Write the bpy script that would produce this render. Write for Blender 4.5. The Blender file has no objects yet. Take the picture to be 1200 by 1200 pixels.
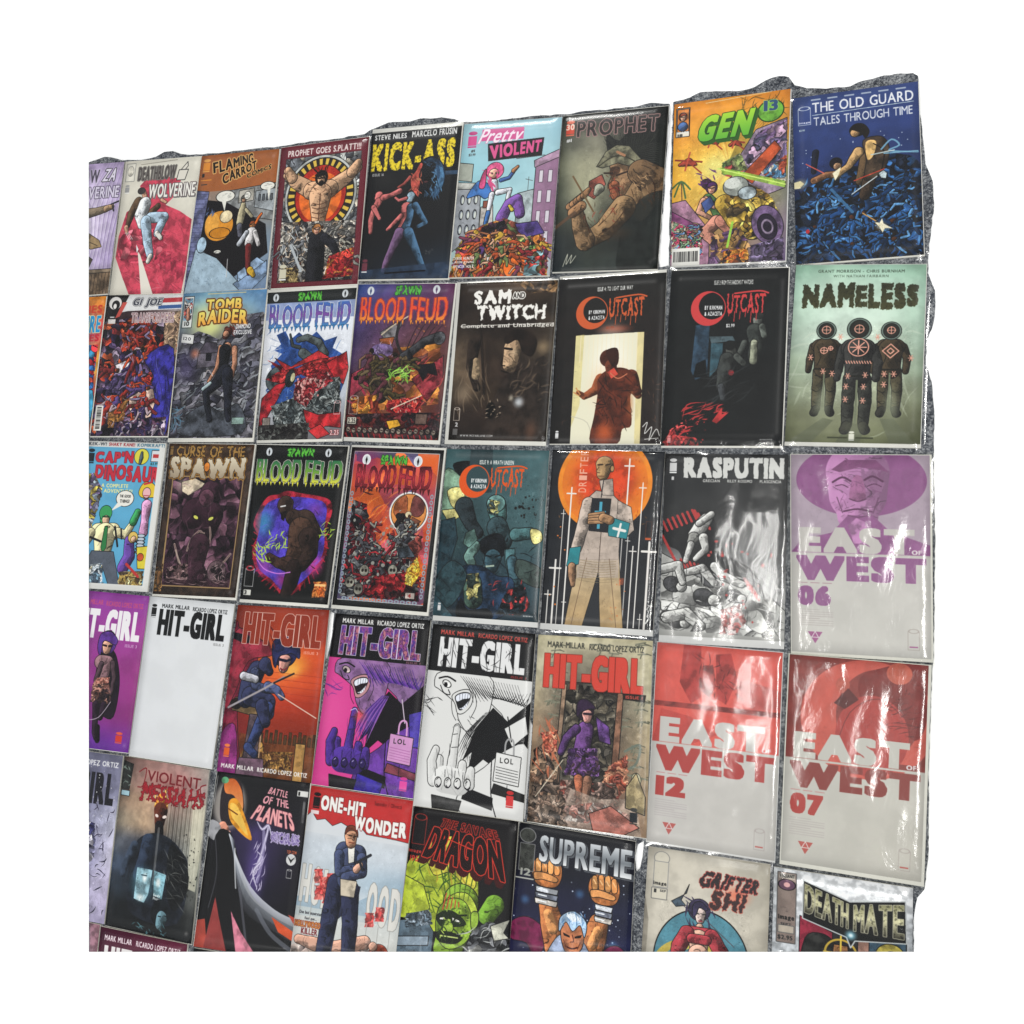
import bpy, bmesh, math, random
import numpy as np
from mathutils import Matrix, Vector
sc = bpy.context.scene
# ---------------------------------------------------------------- camera, light, exposure
cam_d = bpy.data.cameras.new('camera'); cam = bpy.data.objects.new('camera', cam_d); sc.collection.objects.link(cam); sc.camera = cam
RC = Matrix(((0.9499372295159214, 0.07582722643108372, -0.3030998048684925),
             (0.028921501944690807, -0.9872785412143872, -0.15634778150076678),
             (-0.3110993518231954, 0.1397544768038485, -0.9400456794783376)))
TC = Vector((-0.08686773987447452, -0.09966006707322488, 1.3730819182138834))
FPX = 1038.9182
loc = -(RC.transposed() @ TC)
m = Matrix.Identity(4)
for i in range(3):
    m[i][0] = RC[0][i]; m[i][1] = -RC[1][i]; m[i][2] = -RC[2][i]; m[i][3] = loc[i]
cam.matrix_world = m
cam_d.sensor_width = 36; cam_d.lens = 36*FPX/1200; cam_d.clip_start = .05; cam_d.clip_end = 50
w = bpy.data.worlds.new('World'); sc.world = w; w.use_nodes = True
w.node_tree.nodes['Background'].inputs[0].default_value = (.93, .97, 1, 1); w.node_tree.nodes['Background'].inputs[1].default_value = .5
def area(name, x, y, z, sx, sy, watts, col=(1, 1, 1), rot=(0, 0, 0)):
    d = bpy.data.lights.new(name, 'AREA'); d.shape = 'RECTANGLE'; d.size = sx; d.size_y = sy; d.energy = watts; d.color = col
    o = bpy.data.objects.new(name, d); o.location = (x, y, z); o.rotation_euler = rot; sc.collection.objects.link(o); return o
# two fluorescent ceiling panels of the room, one nearly over the right-hand columns
area('ceiling_or_fill_light', 1.25, -.35, 2.7, .12, 1.2, 26, (1, .985, .95))
area('ceiling_or_fill_light', .36, -.2, 2.7, .07, 1.1, 8, (1, .985, .95))
area('ceiling_or_fill_light', -.8, -3.2, 2.7, 1.2, .5, 122, (1, .985, .95))  # from here on: unseen fill lamps, added for even light without glare on the sleeves
area('ceiling_or_fill_light', -1.0, 3.6, 2.7, 1.2, .5, 122, (1, .985, .95))
area('ceiling_or_fill_light', 3.4, 1.2, 2.7, .5, 1.2, 84, (1, .985, .95))
sc.view_settings.view_transform = 'Standard'; sc.view_settings.look = 'None'; sc.view_settings.exposure = 0; sc.view_settings.gamma = 1
sc.cycles.max_bounces = 8; sc.cycles.transparent_max_bounces = 16; sc.cycles.caustics_reflective = False; sc.cycles.caustics_refractive = False
try: sc.cycles.use_denoising = True
except Exception: pass
GAIN = 1.28          # light level on a matt white card lying on the carpet
# ---------------------------------------------------------------- plane geometry of the shoot: picture points traced back onto the carpet
def back(u, v, z=0.):
    d = RC.transposed() @ Vector(((u-600)/FPX, (v-600)/FPX, 1)); t = (z-loc.z)/d.z
    p = loc + d*t; return (p.x, p.y)
# ---------------------------------------------------------------- print artwork engine
# Every cover print is drawn here from shapes, strokes and lettering (no files are read).
CW, CH, K = 640, 992, 6.4            # drawing canvas for 100 x 155 units; halved at the end
RNG = np.random.default_rng(7)
def _noise(seed, beta, lo):
    r = np.random.default_rng(seed); n = 1024
    f = np.fft.rfft2(r.standard_normal((n, n)))
    ky = np.fft.fftfreq(n)[:, None]*n; kx = np.fft.rfftfreq(n)[None, :]*n
    k = np.sqrt(kx*kx + ky*ky) + 1e-6
    f *= (k > lo)/k**beta
    a = np.fft.irfft2(f, (n, n))
    a = a.ravel(); o = np.empty(a.size, np.float32); o[np.argsort(a)] = np.linspace(0, 1, a.size)
    return o.reshape(n, n)
NZ = [_noise(s, b, 6) for s, b in ((1, 1.9), (2, 1.9), (3, 1.6), (4, 2.9), (5, 2.9), (6, 1.3))]
def nz(i, x, y, s, sx=1., sd=0):     # noise field i, blobs about s units across, stretched by sx
    k = 100./s
    xi = (x*k/sx + sd*137.3).astype(np.int64) & 1023
    yi = (y*k + sd*71.7).astype(np.int64) & 1023
    return NZ[i % 6][yi, xi]
def hx(c):
    if not isinstance(c, str): return np.array(c, np.float32)
    if len(c) == 3: c = ''.join(a+a for a in c)
    return np.array([int(c[i:i+2], 16)/255. for i in (0, 2, 4)], np.float32)
def sm(t): return np.clip(t, 0, 1)
class Cv:
    def __init__(s, sd=0):
        s.a = np.zeros((CH, CW, 3), np.float32); s.sd = sd; s.t = .22; s.o = .55; s.n = sd*10
        s.auto = None
    def reg(s, x0, y0, x1, y1, pad=1.):
        i0 = max(0, int((x0-pad)*K)); i1 = min(CW, int((x1+pad)*K)+1)
        j0 = max(0, int((y0-pad)*K)); j1 = min(CH, int((y1+pad)*K)+1)
        if i1 <= i0 or j1 <= j0: return None
        y, x = np.mgrid[j0:j1, i0:i1].astype(np.float32)
        return (slice(j0, j1), slice(i0, i1)), (x+.5)/K, (y+.5)/K
    def put(s, sl, m, col, al=1.):
        m = (m*al)[..., None].astype(np.float32)
        s.a[sl] = s.a[sl]*(1-m) + col*m
    def bg(s, rows, n=.05, sc=30, sx=1., i=0):
        R = [[hx(c) for c in r.split()] for r in rows.split('/')]
        y, x = np.mgrid[0:CH, 0:CW].astype(np.float32)
        nr = len(R); v = y/(CH-1)*(nr-1) if nr > 1 else y*0
        j = np.minimum(v.astype(int), max(nr-2, 0)); fv = v-j
        lin = []
        for r in R:
            xs = np.linspace(0, CW-1, len(r)) if len(r) > 1 else None
            lin.append(np.stack([np.interp(np.arange(CW), xs, [c[k] for c in r]) if xs is not None else np.full(CW, r[0][k]) for k in range(3)], -1))
        lin = np.array(lin, np.float32)
        if nr == 1: s.a[:] = lin[0][None]
        else:
            j0 = j[:, 0]; f = fv[:, 0][:, None, None]; f = f*f*(3-2*f)
            s.a[:] = lin[j0]*(1-f) + lin[j0+1]*f
        if n:
            q = nz(i, x/K, y/K, sc, sx, s.sd)
            s.a *= (1 + n*2*(q-.5))[..., None]
    def fill(s, sl, x, y, m, col, t=None, o=None, oc='111', grad=None, al=1., edge=None, sc=9):
        """flat colour (or 'a/b' top-to-bottom gradient) with drawn-in shading marks and an ink edge"""
        t = s.t if t is None else t; o = s.o if o is None else o
        s.n += 1
        if isinstance(col, str) and '/' in col:
            a, b = col.split('/'); yy = y[m > .5] if (m > .5).any() else y.ravel()
            g = sm((y-yy.min())/max(1e-3, yy.max()-yy.min()))[..., None]
            c = hx(a)*(1-g) + hx(b)*g
        else: c = np.broadcast_to(hx(col), m.shape+(3,)).copy()
        if t:
            q = nz(3+s.n % 2, x+5*nz(0, x, y, 14), y, sc, .6, s.n); q1 = nz(1, x, y, 16, 1, s.n)
            c = c*(1 + t*(np.clip((q-.5)*7, -1, 1)*.16+(q1-.5)*1.1))[..., None]
            ink = (np.abs(q-.42) < .035*t/.22*.5) & (nz(s.n+2, x, y, 25) > .55)
            c = c*(1-.45*ink)[..., None]
            if t > .14: c = c*(1-.3*((q1 < .3) & (((x*.9-y*.8) % 1.1) < .4)))[..., None]
        s.put(sl, m, c, al)
        if o and edge is not None: s.put(sl, edge, hx(oc))
    def P(s, pts, col, k=0, t=None, o=None, oc='111', al=1.):
        p = np.array(pts, np.float32).reshape(-1, 2)
        if k: p = spline(p, True)
        o_ = s.o if o is None else o
        r = s.reg(p[:, 0].min(), p[:, 1].min(), p[:, 0].max(), p[:, 1].max())
        if r is None: return
        sl, x, y = r
        xs = x[0]; ys = y[:, 0]; m = np.zeros(x.shape, bool)
        q = np.roll(p, -1, 0)
        for (ax, ay), (bx, by) in zip(p, q):
            if ay == by: continue
            a = (ys > min(ay, by)) & (ys <= max(ay, by))
            if not a.any(): continue
            xc = ax + (ys[a]-ay)*(bx-ax)/(by-ay)
            m[a] ^= xs[None, :] < xc[:, None]
        e = None
        if o_: e = (dil(m, o_*K/2) & ~ero(m, o_*K/2)).astype(np.float32)
        s.fill(sl, x, y, m.astype(np.float32), col, t, o, oc, al=al, edge=e)
    def R(s, x0, y0, x1, y1, col, **k): s.P([x0, y0, x1, y0, x1, y1, x0, y1], col, **k)
    def E(s, cx, cy, rx, ry, col, rot=0, soft=0, t=None, o=None, oc='111', al=1., ring=0):
        R_ = max(rx, ry); r = s.reg(cx-R_, cy-R_, cx+R_, cy+R_)
        if r is None: return
        sl, x, y = r; a = math.radians(rot)
        u = ((x-cx)*math.cos(a)+(y-cy)*math.sin(a))/rx; v = (-(x-cx)*math.sin(a)+(y-cy)*math.cos(a))/ry
        d = np.sqrt(u*u+v*v)
        if soft:
            m = sm((1-d)/soft); m = m*m*(3-2*m); s.fill(sl, x, y, m, col, 0 if t is None else t, 0, al=al); return
        m = (d < 1).astype(np.float32)
        if ring: m *= (d > 1-ring/min(rx, ry))
        o_ = s.o if o is None else o
        e = (np.abs(d-1)*min(rx, ry) < o_/2).astype(np.float32) if o_ else None
        s.fill(sl, x, y, m, col, t, o, oc, al=al, edge=e)
    def G(s, cx, cy, rx, ry, col, al=1., rot=0): s.E(cx, cy, rx, ry, col, rot=rot, soft=1., al=al)
    def S(s, pts, w, col, k=1, taper=0, al=1.):
        p = np.array(pts, np.float32).reshape(-1, 2)
        if k and len(p) > 2: p = spline(p, False)
        r = s.reg(p[:, 0].min(), p[:, 1].min(), p[:, 0].max(), p[:, 1].max(), w+1)
        if r is None: return
        sl, x, y = r; m = np.zeros(x.shape, bool); n = len(p)-1
        for i in range(n):
            ww = w/2*(1 if not taper else (1-taper*abs(2*(i+.5)/n-1) if taper < 2 else 1-(i+.5)/n*.9))
            d = segd(x, y, p[i], p[i+1])[0]; m |= d < ww
        if isinstance(col, str) and '/' in col: s.fill(sl, x, y, m.astype(np.float32), col, 0, 0, al=al)
        else: s.put(sl, m.astype(np.float32), hx(col), al)
    def L(s, a, col, o=None, sh=.38, t=None, lx=-.6, ly=-.5, oc='111', f=1.):
        """tapered limb / body mass through x,y,r triplets, shaded round"""
        a = np.array(a, np.float32).reshape(-1, 3); o = s.o if o is None else o; t = s.t if t is None else t
        if len(a) == 1: a = np.vstack([a, a+[[.01, .01, 0]]])
        R_ = a[:, 2].max(); r = s.reg(a[:, 0].min()-R_, a[:, 1].min()-R_, a[:, 0].max()+R_, a[:, 1].max()+R_)
        if r is None: return
        sl, x, y = r; best = np.full(x.shape, 1e9, np.float32); shd = np.zeros(x.shape, np.float32)
        s.n += 1
        for i in range(len(a)-1):
            d, tt, dx, dy = segd(x, y, a[i, :2], a[i+1, :2], True)
            rad = a[i, 2]*(1-tt)+a[i+1, 2]*tt; sd_ = d-rad
            q = (dx*lx+dy*ly)/np.maximum(rad, .1); b = sd_ < best
            best[b] = sd_[b]; shd[b] = q[b]
        w = (nz(3, x, y, max(5, R_*1.6), .8, s.n)-.5)
        best = best + w*min(.35, R_*.06)
        m = (best < 0).astype(np.float32)
        z = shd + w*t*.5 + (nz(3+s.n % 2, x, y, max(6, R_*1.8), .8, s.n)-.5)*t*.8
        k = np.clip(sh/.38, 0, 1.2); zz = z + (nz(0, x, y, 9, 1, s.n)-.5)*.5*min(1, t*3)
        lv = 1 + k*(.13*(zz > .35) + .12*np.clip(zz, -1, 1) - .2*(zz < -.08) - .26*(zz < -.5))
        c = hx(col)[None, None]*lv[..., None]
        if R_ > 2.2:
            fold = (np.abs(((nz(4, x, y, max(7, R_*2.2), 1.6, s.n)*6) % 1)-.5) < .045) & (zz < .45) & (nz(1, x, y, 18, 1, s.n) > .38)
            c = c*(1-.6*k*fold)[..., None]
            c = c*(1-.4*k*((zz < -.15) & (zz > -.55) & (((x*1.1+y*.75) % .9) < .34)))[..., None]
        s.put(sl, m, np.clip(c, 0, 1), f)
        if o: s.put(sl, (np.abs(best) < o/2).astype(np.float32), hx(oc), f)
    def B(s, pts, pal, sc=8, ink=.5, sx=1., al=1., k=0, w=6., sh=.5, ic='0a0a0c', rot=0):
        """crowded drawn detail: interlocking patches of the palette with ink between them"""
        p = np.array(pts, np.float32)
        if p.size == 4: p = np.array([p[0], p[1], p[2], p[1], p[2], p[3], p[0], p[3]])
        p = p.reshape(-1, 2)
        if k: p = spline(p, True)
        r = s.reg(p[:, 0].min(), p[:, 1].min(), p[:, 0].max(), p[:, 1].max())
        if r is None: return
        sl, x, y = r; xs = x[0]; ys = y[:, 0]; m = np.zeros(x.shape, bool); q = np.roll(p, -1, 0)
        wob = (nz(2, ys*0, ys, 9, 1, s.n)-.5)*2.0
        for (ax, ay), (bx, by) in zip(p, q):
            if ay == by: continue
            a = (ys > min(ay, by)) & (ys <= max(ay, by))
            if not a.any(): continue
            xc = ax + (ys[a]-ay)*(bx-ax)/(by-ay) + wob[a]*(len(pts) > 4)
            m[a] ^= xs[None, :] < xc[:, None]
        s.n += 3; n = s.n
        if rot:
            ca, sa = math.cos(math.radians(rot)), math.sin(math.radians(rot)); x, y = x*ca+y*sa, -x*sa+y*ca
            x = x+200; y = y+200
        X = x + w*.9*(nz(3, x, y, sc*2, 1, n)-.5) + w*.5*(nz(4, x, y, sc*.9, 1, n+2)-.5); Y = y + w*.9*(nz(4, x, y, sc*2, 1, n+1)-.5) + w*.5*(nz(3, x, y, sc*.9, 1, n+3)-.5)
        cs = max(2.2, sc*.62); gx = X/(cs*sx*1.25); gy = Y/cs; ix = np.floor(gx).astype(np.int64); iy = np.floor(gy).astype(np.int64)
        f1 = np.full(x.shape, 9., np.float32); f2 = f1.copy(); idc = np.zeros(x.shape, np.int64); ox = f1*0; oy = f1*0
        for dy in (-1, 0, 1):
            for dx in (-1, 0, 1):
                h = ((ix+dx)*73856093 ^ (iy+dy)*19349663 ^ n*83492791) & 0x7fffffff; h = (h*1103515245+12345) & 0x7fffffff
                jx = ((h >> 8) & 1023)/1023.; jy = ((h >> 18) & 1023)/1023.
                ex_ = gx-(ix+dx+jx); ey_ = gy-(iy+dy+jy); d = ex_*ex_+ey_*ey_
                nb = d < f1; f2 = np.where(nb, f1, np.minimum(f2, d)); f1 = np.where(nb, d, f1); idc = np.where(nb, h, idc); ox = np.where(nb, ex_, ox); oy = np.where(nb, ey_, oy)
        f1 = np.sqrt(f1); f2 = np.sqrt(f2); cols = np.array([hx(c) for c in pal.split()]); c = cols[(idc >> 5) % len(cols)]
        th = ((idc >> 11) & 255)/255.*6.283; gr = ox*np.cos(th)+oy*np.sin(th); q2 = nz(0, x, y, sc*1.3, 1, n+5)
        z = gr*1.5+(q2-.5)*.9
        f = 1 + sh*(.22*np.clip(z, -1, 1) - .35*(z < -.1) - .35*(z < -.42)); c = c*f[..., None]; c = np.where((z > .55)[..., None], c*1.15+.05, c)
        st = (((X*.9+Y*1.3) % .95) < .33) & (z < .05) & (z > -.45); c = c*(1-.3*ink*st)[..., None]
        wd = (f2-f1) < .07*ink*(.5+1.6*q2); hl = (np.abs(gr-.12) < .03) & (q2 > .5) & (ink > .3)
        c = np.where((wd | hl)[..., None], hx(ic)*.85+c*.15, c)
        s.put(sl, m.astype(np.float32), np.clip(c, 0, 1), al)
    def Q(s, x0, y0, x1, y1, sc=9, amt=.5):
        """pen work over a finished picture: thin contour lines, small shadows and lights"""
        sl, x, y = s.reg(x0, y0, x1, y1, 0); k = sm(np.minimum(np.minimum(x-x0, x1-x), np.minimum(y-y0, y1-y))/5)
        X = x+4*(nz(4, x, y, 22, 1, s.sd)-.5); Y = y+4*(nz(3, x, y, 22, 1, s.sd+3)-.5)
        q = nz(3, X, Y, sc, .7, s.sd+1); p = nz(4, X, Y, sc*.5, 1.3, s.sd+2); g = nz(0, x, y, 30, 1, s.sd+5)
        ln = ((np.abs((q*5) % 1-.5) < .06) & (g > .35)) | ((np.abs((p*4) % 1-.5) < .05) & (g < .6))
        f = 1 + amt*.12*(q-.5); f = np.where(ln, f*(1-.5*amt), f)
        hi = (p > .93) & (q > .6)
        a = s.a[sl]; lum = a.mean(-1, keepdims=True)
        b = a*f[..., None] + (hi*amt*.35)[..., None]*(lum*.7+.06)
        s.a[sl] = np.clip(a*(1-k[..., None]) + b*k[..., None], 0, 1)
    def H(s, pts, w, col, n, ang=0, jit=6, ln=12, al=1., sd=0):
        """scattered brush strokes inside a polygon's bounding area"""
        p = np.array(pts, np.float32)
        x0, y0, x1, y1 = (p if p.size == 4 else [p[0::2].min(), p[1::2].min(), p[0::2].max(), p[1::2].max()])
        r = np.random.default_rng(s.sd*31+sd+int(x0*7+y0))
        for _ in range(n):
            x, y = r.uniform(x0, x1), r.uniform(y0, y1); a = math.radians(ang+r.normal()*jit); l = ln*r.uniform(.4, 1.2)
            c, d = math.cos(a)*l/2, math.sin(a)*l/2; b = r.normal()*l*.1
            s.S([x-c, y-d, x+b, y+b, x+c, y+d], w*r.uniform(.5, 1.3), col, taper=.9, al=al)
    def D(s, x0, y0, x1, y1, n, r0, r1, col, sd=0, al=1.):
        r = np.random.default_rng(s.sd*17+sd)
        for _ in range(n): s.E(r.uniform(x0, x1), r.uniform(y0, y1), r.uniform(r0, r1), r.uniform(r0, r1), col, o=0, t=0, al=al)
    def T(s, txt, x0, y0, x1, y1, col='fff', bx=5, by=3, o=0, oc='000', o2=0, oc2='fff', ex=None, exc='000', sh=0,
          q=None, j=0, jf=8, arch=0, let=0, top=0, sp=9, al=1., tex=None, lc=0):
        """lettering warped into a box or a quad; arch bends it, sh shears, j roughens, let jitters letters"""
        if s.auto: z_ = s.auto; s.auto = None; s.Q(*z_)
        bm = textmap(txt, bx, by, sp, let, lc)
        if q is None: q = [x0, y0, x1, y0, x1, y1, x0, y1]
        Q = np.array(q, np.float32).reshape(4, 2)
        pad = 2+abs(arch)+o+abs(sh)+(max(abs(ex[0]), abs(ex[1])) if ex else 0)
        r = s.reg(Q[:, 0].min(), Q[:, 1].min(), Q[:, 0].max(), Q[:, 1].max(), pad)
        if r is None: return
        sl, x, y = r
        if j:
            x = x + j*(nz(1, x, y, jf, 1, len(txt))-.5)*2; y = y + j*(nz(2, x, y, jf, .5, len(txt))-.5)*2
        Hm = homog(Q, np.array([[0, 0], [1, 0], [1, 1], [0, 1]], np.float32))
        def samp(xx, yy):
            w = Hm[2, 0]*xx+Hm[2, 1]*yy+Hm[2, 2]
            u = (Hm[0, 0]*xx+Hm[0, 1]*yy+Hm[0, 2])/w; v = (Hm[1, 0]*xx+Hm[1, 1]*yy+Hm[1, 2])/w
            h = max(1., abs(Q[3, 1]-Q[0, 1]))
            v = v + arch/h*(1-(2*u-1)**2)                     # arch>0 lifts the middle
            if top: v = 1-(1-v)/(1+top*(2*np.abs(u-.5)))      # taller towards the ends
            u = u - sh/max(1., abs(Q[1, 0]-Q[0, 0]))*(.5-v)
            i = (u*bm.shape[1]).astype(int); k = (v*bm.shape[0]).astype(int)
            ok = (i >= 0) & (i < bm.shape[1]) & (k >= 0) & (k < bm.shape[0])
            return np.where(ok, bm[np.clip(k, 0, bm.shape[0]-1), np.clip(i, 0, bm.shape[1]-1)], False), v
        m, v = samp(x, y)
        if ex:
            n = int(max(abs(ex[0]), abs(ex[1]))*K/2)+1; e = np.zeros_like(m)
            for i in range(1, n+1): e |= samp(x-ex[0]*i/n, y-ex[1]*i/n)[0]
            if o: e = dil(e, o*K)
            s.put(sl, e.astype(np.float32), hx(exc))
        if o2: s.put(sl, dil(m, (o+o2)*K).astype(np.float32), hx(oc2), al)
        if o: s.put(sl, dil(m, o*K).astype(np.float32), hx(oc), al)
        if col:
            if '/' in col:
                cs = np.array([hx(c) for c in col.split('/')]); g = sm(v)*(len(cs)-1); i = np.minimum(g.astype(int), len(cs)-2)
                c = cs[i]*(1-(g-i))[..., None] + cs[i+1]*(g-i)[..., None]
            else: c = hx(col)[None, None]+np.zeros(m.shape+(3,), np.float32)
            if tex: c = c*(1-tex*(nz(2, x, y, 3.5, 1, 3) > .74))[..., None]
            s.put(sl, m.astype(np.float32), c, al)
        return sl, m
    def logo(s, x, y, w, h, col, oc='111', hollow=0, hat=None):
        """publisher's mark: a column with an oval top"""
        if hollow:
            s.S([x, y+h*.15, x, y+h, x+w, y+h, x+w, y+h*.15], .5, col, k=0); s.E(x+w/2, y+h*.13, w/2, h*.11, col, ring=.5, o=0, t=0); return
        s.R(x, y+h*.3, x+w, y+h*.88, col, t=0, o=0); s.E(x+w/2, y+h*.13, w/2, h*.12, hat or col, t=0, o=0)
        s.R(x, y+h*.92, x+w, y+h, 'eee' if not hat else hat, t=0, o=0)
    def bars(s, x0, y0, x1, y1, vert=0):
        s.R(x0, y0, x1, y1, 'e8e6df', t=0, o=0); r = np.random.default_rng(5)
        p = .06
        while p < .92:
            w = r.choice([.015, .03, .045])
            if vert: s.R(x0+(x1-x0)*.2, y0+(y1-y0)*p, x1-(x1-x0)*.2, y0+(y1-y0)*(p+w), '222', t=0, o=0)
            else: s.R(x0+(x1-x0)*p, y0+(y1-y0)*.2, x0+(x1-x0)*(p+w), y1-(y1-y0)*.2, '222', t=0, o=0)
            p += w+r.choice([.015, .03])
    def done(s):
        a = s.a.reshape(CH//2, 2, CW//2, 2, 3).mean((1, 3))
        return np.clip(a, 0, 1)
def mini(c, x, y, s, ang, col, skin, r, hair='1c1614', t=.3):
    """one small inked figure for crowded scenes"""
    ca, sa = math.cos(ang), math.sin(ang)
    def w(*p):
        o = []
        for i in range(0, len(p), 3): u, v = p[i]*s, p[i+1]*s; o += [x+u*ca-v*sa, y+u*sa+v*ca, p[i+2]*s]
        return o
    k = r.uniform(-2, 2, 10)
    c.L(w(-1, 6, 1.8, -2+k[0], 11, 1.5, -3+k[1], 16, 1.1), col, o=.45, t=t); c.L(w(1, 6, 1.8, 3+k[2], 10, 1.5, 4+k[3], 15, 1.1), col, o=.45, t=t)
    c.L(w(-3, -2, 1.2, -6+k[4], 2, 1, -7+k[5], 6+k[6], .8), skin, o=.45, t=t)
    c.L(w(-1.6, -1.5, 2.1, 1.6, -1.5, 2.1, 0, 3, 1.9, 0, 6, 2), col, o=.5, t=t)
    c.L(w(3, -2, 1.2, 5+k[7], 1+k[8], 1, 7+k[9], -1+k[6], .9), skin, o=.45, t=t)
    c.L(w(0, -5.2, 1.6), skin, o=.4, t=.1); hx_ = w(0, -6.2, 1.7, .8, -5.6, 1.2); c.L(hx_, hair, o=.3, t=.1)
def heap(c, x0, y0, x1, y1, n, cols, skins, s=1., seed=0, ang=None):
    r = np.random.default_rng(seed+5); cols = cols.split(); skins = skins.split(); P_ = sorted([(r.uniform(y0, y1), r.uniform(x0, x1)) for _ in range(n)])
    for y, x in P_: mini(c, x, y, s*r.uniform(.8, 1.25), r.uniform(-1.6, 1.6) if ang is None else ang+r.normal()*.3, cols[r.integers(len(cols))], skins[r.integers(len(skins))], r, hair=('1c1614', '4a2a1a', cols[0])[r.integers(3)])
def spline(p, closed):
    n = len(p); out = []
    for i in range(n if closed else n-1):
        p0, p1, p2, p3 = (p[(i-1) % n], p[i], p[(i+1) % n], p[(i+2) % n]) if closed else (p[max(i-1, 0)], p[i], p[i+1], p[min(i+2, n-1)])
        for t in (0, .25, .5, .75):
            out.append(.5*((2*p1)+(p2-p0)*t+(2*p0-5*p1+4*p2-p3)*t*t+(3*p1-p0-3*p2+p3)*t**3))
    if not closed: out.append(p[-1])
    return np.array(out, np.float32)
def segd(x, y, a, b, full=False):
    vx, vy = b[0]-a[0], b[1]-a[1]; l = vx*vx+vy*vy+1e-9
    t = np.clip(((x-a[0])*vx+(y-a[1])*vy)/l, 0, 1); dx = x-a[0]-t*vx; dy = y-a[1]-t*vy
    return np.sqrt(dx*dx+dy*dy), t, dx, dy
def dil(m, r):
    r = max(1, int(round(r))); o = m.copy()
    def sh(a, dy, dx):
        b = np.zeros_like(a); h, w = a.shape
        if abs(dy) >= h or abs(dx) >= w: return b
        b[max(0, dy):h+min(0, dy), max(0, dx):w+min(0, dx)] = a[max(0, -dy):h+min(0, -dy), max(0, -dx):w+min(0, -dx)]
        return b
    left = r
    while left > 0:
        st = min(left, 2); q = o
        for dy, dx in ((st, 0), (-st, 0), (0, st), (0, -st), (1, 1), (1, -1), (-1, 1), (-1, -1)): q = q | sh(o, dy, dx)
        o = q; left -= st
    return o
def ero(m, r): return ~dil(~m, r)
def homog(a, b):
    A = []
    for (x, y), (u, v) in zip(a, b):
        A += [[x, y, 1, 0, 0, 0, -u*x, -u*y], [0, 0, 0, x, y, 1, -v*x, -v*y]]
    h = np.linalg.solve(np.array(A, float), np.array(b, float).ravel())
    return np.append(h, 1).reshape(3, 3)
GL = {}
def glyph(ch):
    """outline of one letter as a bitmap: 100 px cap height, 30 px below the base line"""
    if ch in GL: return GL[ch]
    cu = bpy.data.curves.new('letter', 'FONT'); cu.body = ch; cu.resolution_u = 3
    ob = bpy.data.objects.new('letter', cu); me = ob.to_mesh()
    v = np.array([p.co[:2] for p in me.vertices], np.float32).reshape(-1, 2)
    me.calc_loop_triangles(); tr = [tuple(t.vertices) for t in me.loop_triangles]
    if ch == 'H' or not GL:
        pass
    H_ = 148; sc = GLS[0]
    if len(v) == 0: GL[ch] = np.zeros((H_, 40), bool)
    else:
        x0, x1 = v[:, 0].min(), v[:, 0].max(); W_ = int((x1-x0)*sc)+2; b = np.zeros((H_, W_), bool)
        P_ = np.stack([(v[:, 0]-x0)*sc+1, 112-v[:, 1]*sc], -1)
        for t in tr:
            a = P_[list(t)]; i0, j0 = np.floor(a.min(0)).astype(int); i1, j1 = np.ceil(a.max(0)).astype(int)+1
            i0, j0 = max(i0, 0), max(j0, 0)
            yy, xx = np.mgrid[j0:min(j1, H_), i0:min(i1, W_)]; yy = yy+.5; xx = xx+.5
            e = [(a[(k+1) % 3, 0]-a[k, 0])*(yy-a[k, 1])-(a[(k+1) % 3, 1]-a[k, 1])*(xx-a[k, 0]) for k in range(3)]
            in_ = ((e[0] >= -.3) & (e[1] >= -.3) & (e[2] >= -.3)) | ((e[0] <= .3) & (e[1] <= .3) & (e[2] <= .3))
            b[j0:min(j1, H_), i0:min(i1, W_)] |= in_
        GL[ch] = b
    ob.to_mesh_clear(); bpy.data.objects.remove(ob); bpy.data.curves.remove(cu)
    return GL[ch]
GLS = [100/.70]
def _init_font():
    cu = bpy.data.curves.new('letter', 'FONT'); cu.body = 'H'; ob = bpy.data.objects.new('letter', cu); me = ob.to_mesh()
    h = max(p.co[1] for p in me.vertices); GLS[0] = 100./h; ob.to_mesh_clear(); bpy.data.objects.remove(ob); bpy.data.curves.remove(cu)
TM = {}
def textmap(txt, bx, by, sp, let, lc):
    key = (txt, bx, by, sp, let, lc)
    if key in TM: return TM[key]
    r = np.random.default_rng(len(txt)+ord(txt[0])); cols = []
    for ch in txt:
        g = glyph(ch); p = int(bx)+2
        g = np.pad(g, ((12, 12), (p, p)))
        for _ in range(int(bx)):
            h = g.copy(); h[:, 1:] |= g[:, :-1]; h[:, :-1] |= g[:, 1:]; g = h
        for _ in range(int(by)):
            h = g.copy(); h[1:] |= g[:-1]; h[:-1] |= g[1:]; g = h
        if let:
            n = g.shape[0]; k = 1+let*r.uniform(-1, 1); o = let*r.uniform(-1, 1)*40
            yy = np.clip(((np.arange(n)-70)*k+70+o), 0, n-1).astype(int); g = g[yy]
        cols.append(g); cols.append(np.zeros((g.shape[0], max(1, int(sp)-2)), bool))
    b = np.concatenate(cols[:-1], 1)
    ys = np.where(b.any(1))[0]; xs = np.where(b.any(0))[0]
    if not lc: b = b[ys[0]:ys[-1]+1]
    else: b = b[10:146]
    if len(xs): b = b[:, xs[0]:xs[-1]+1]
    TM[key] = b
    return b
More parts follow.
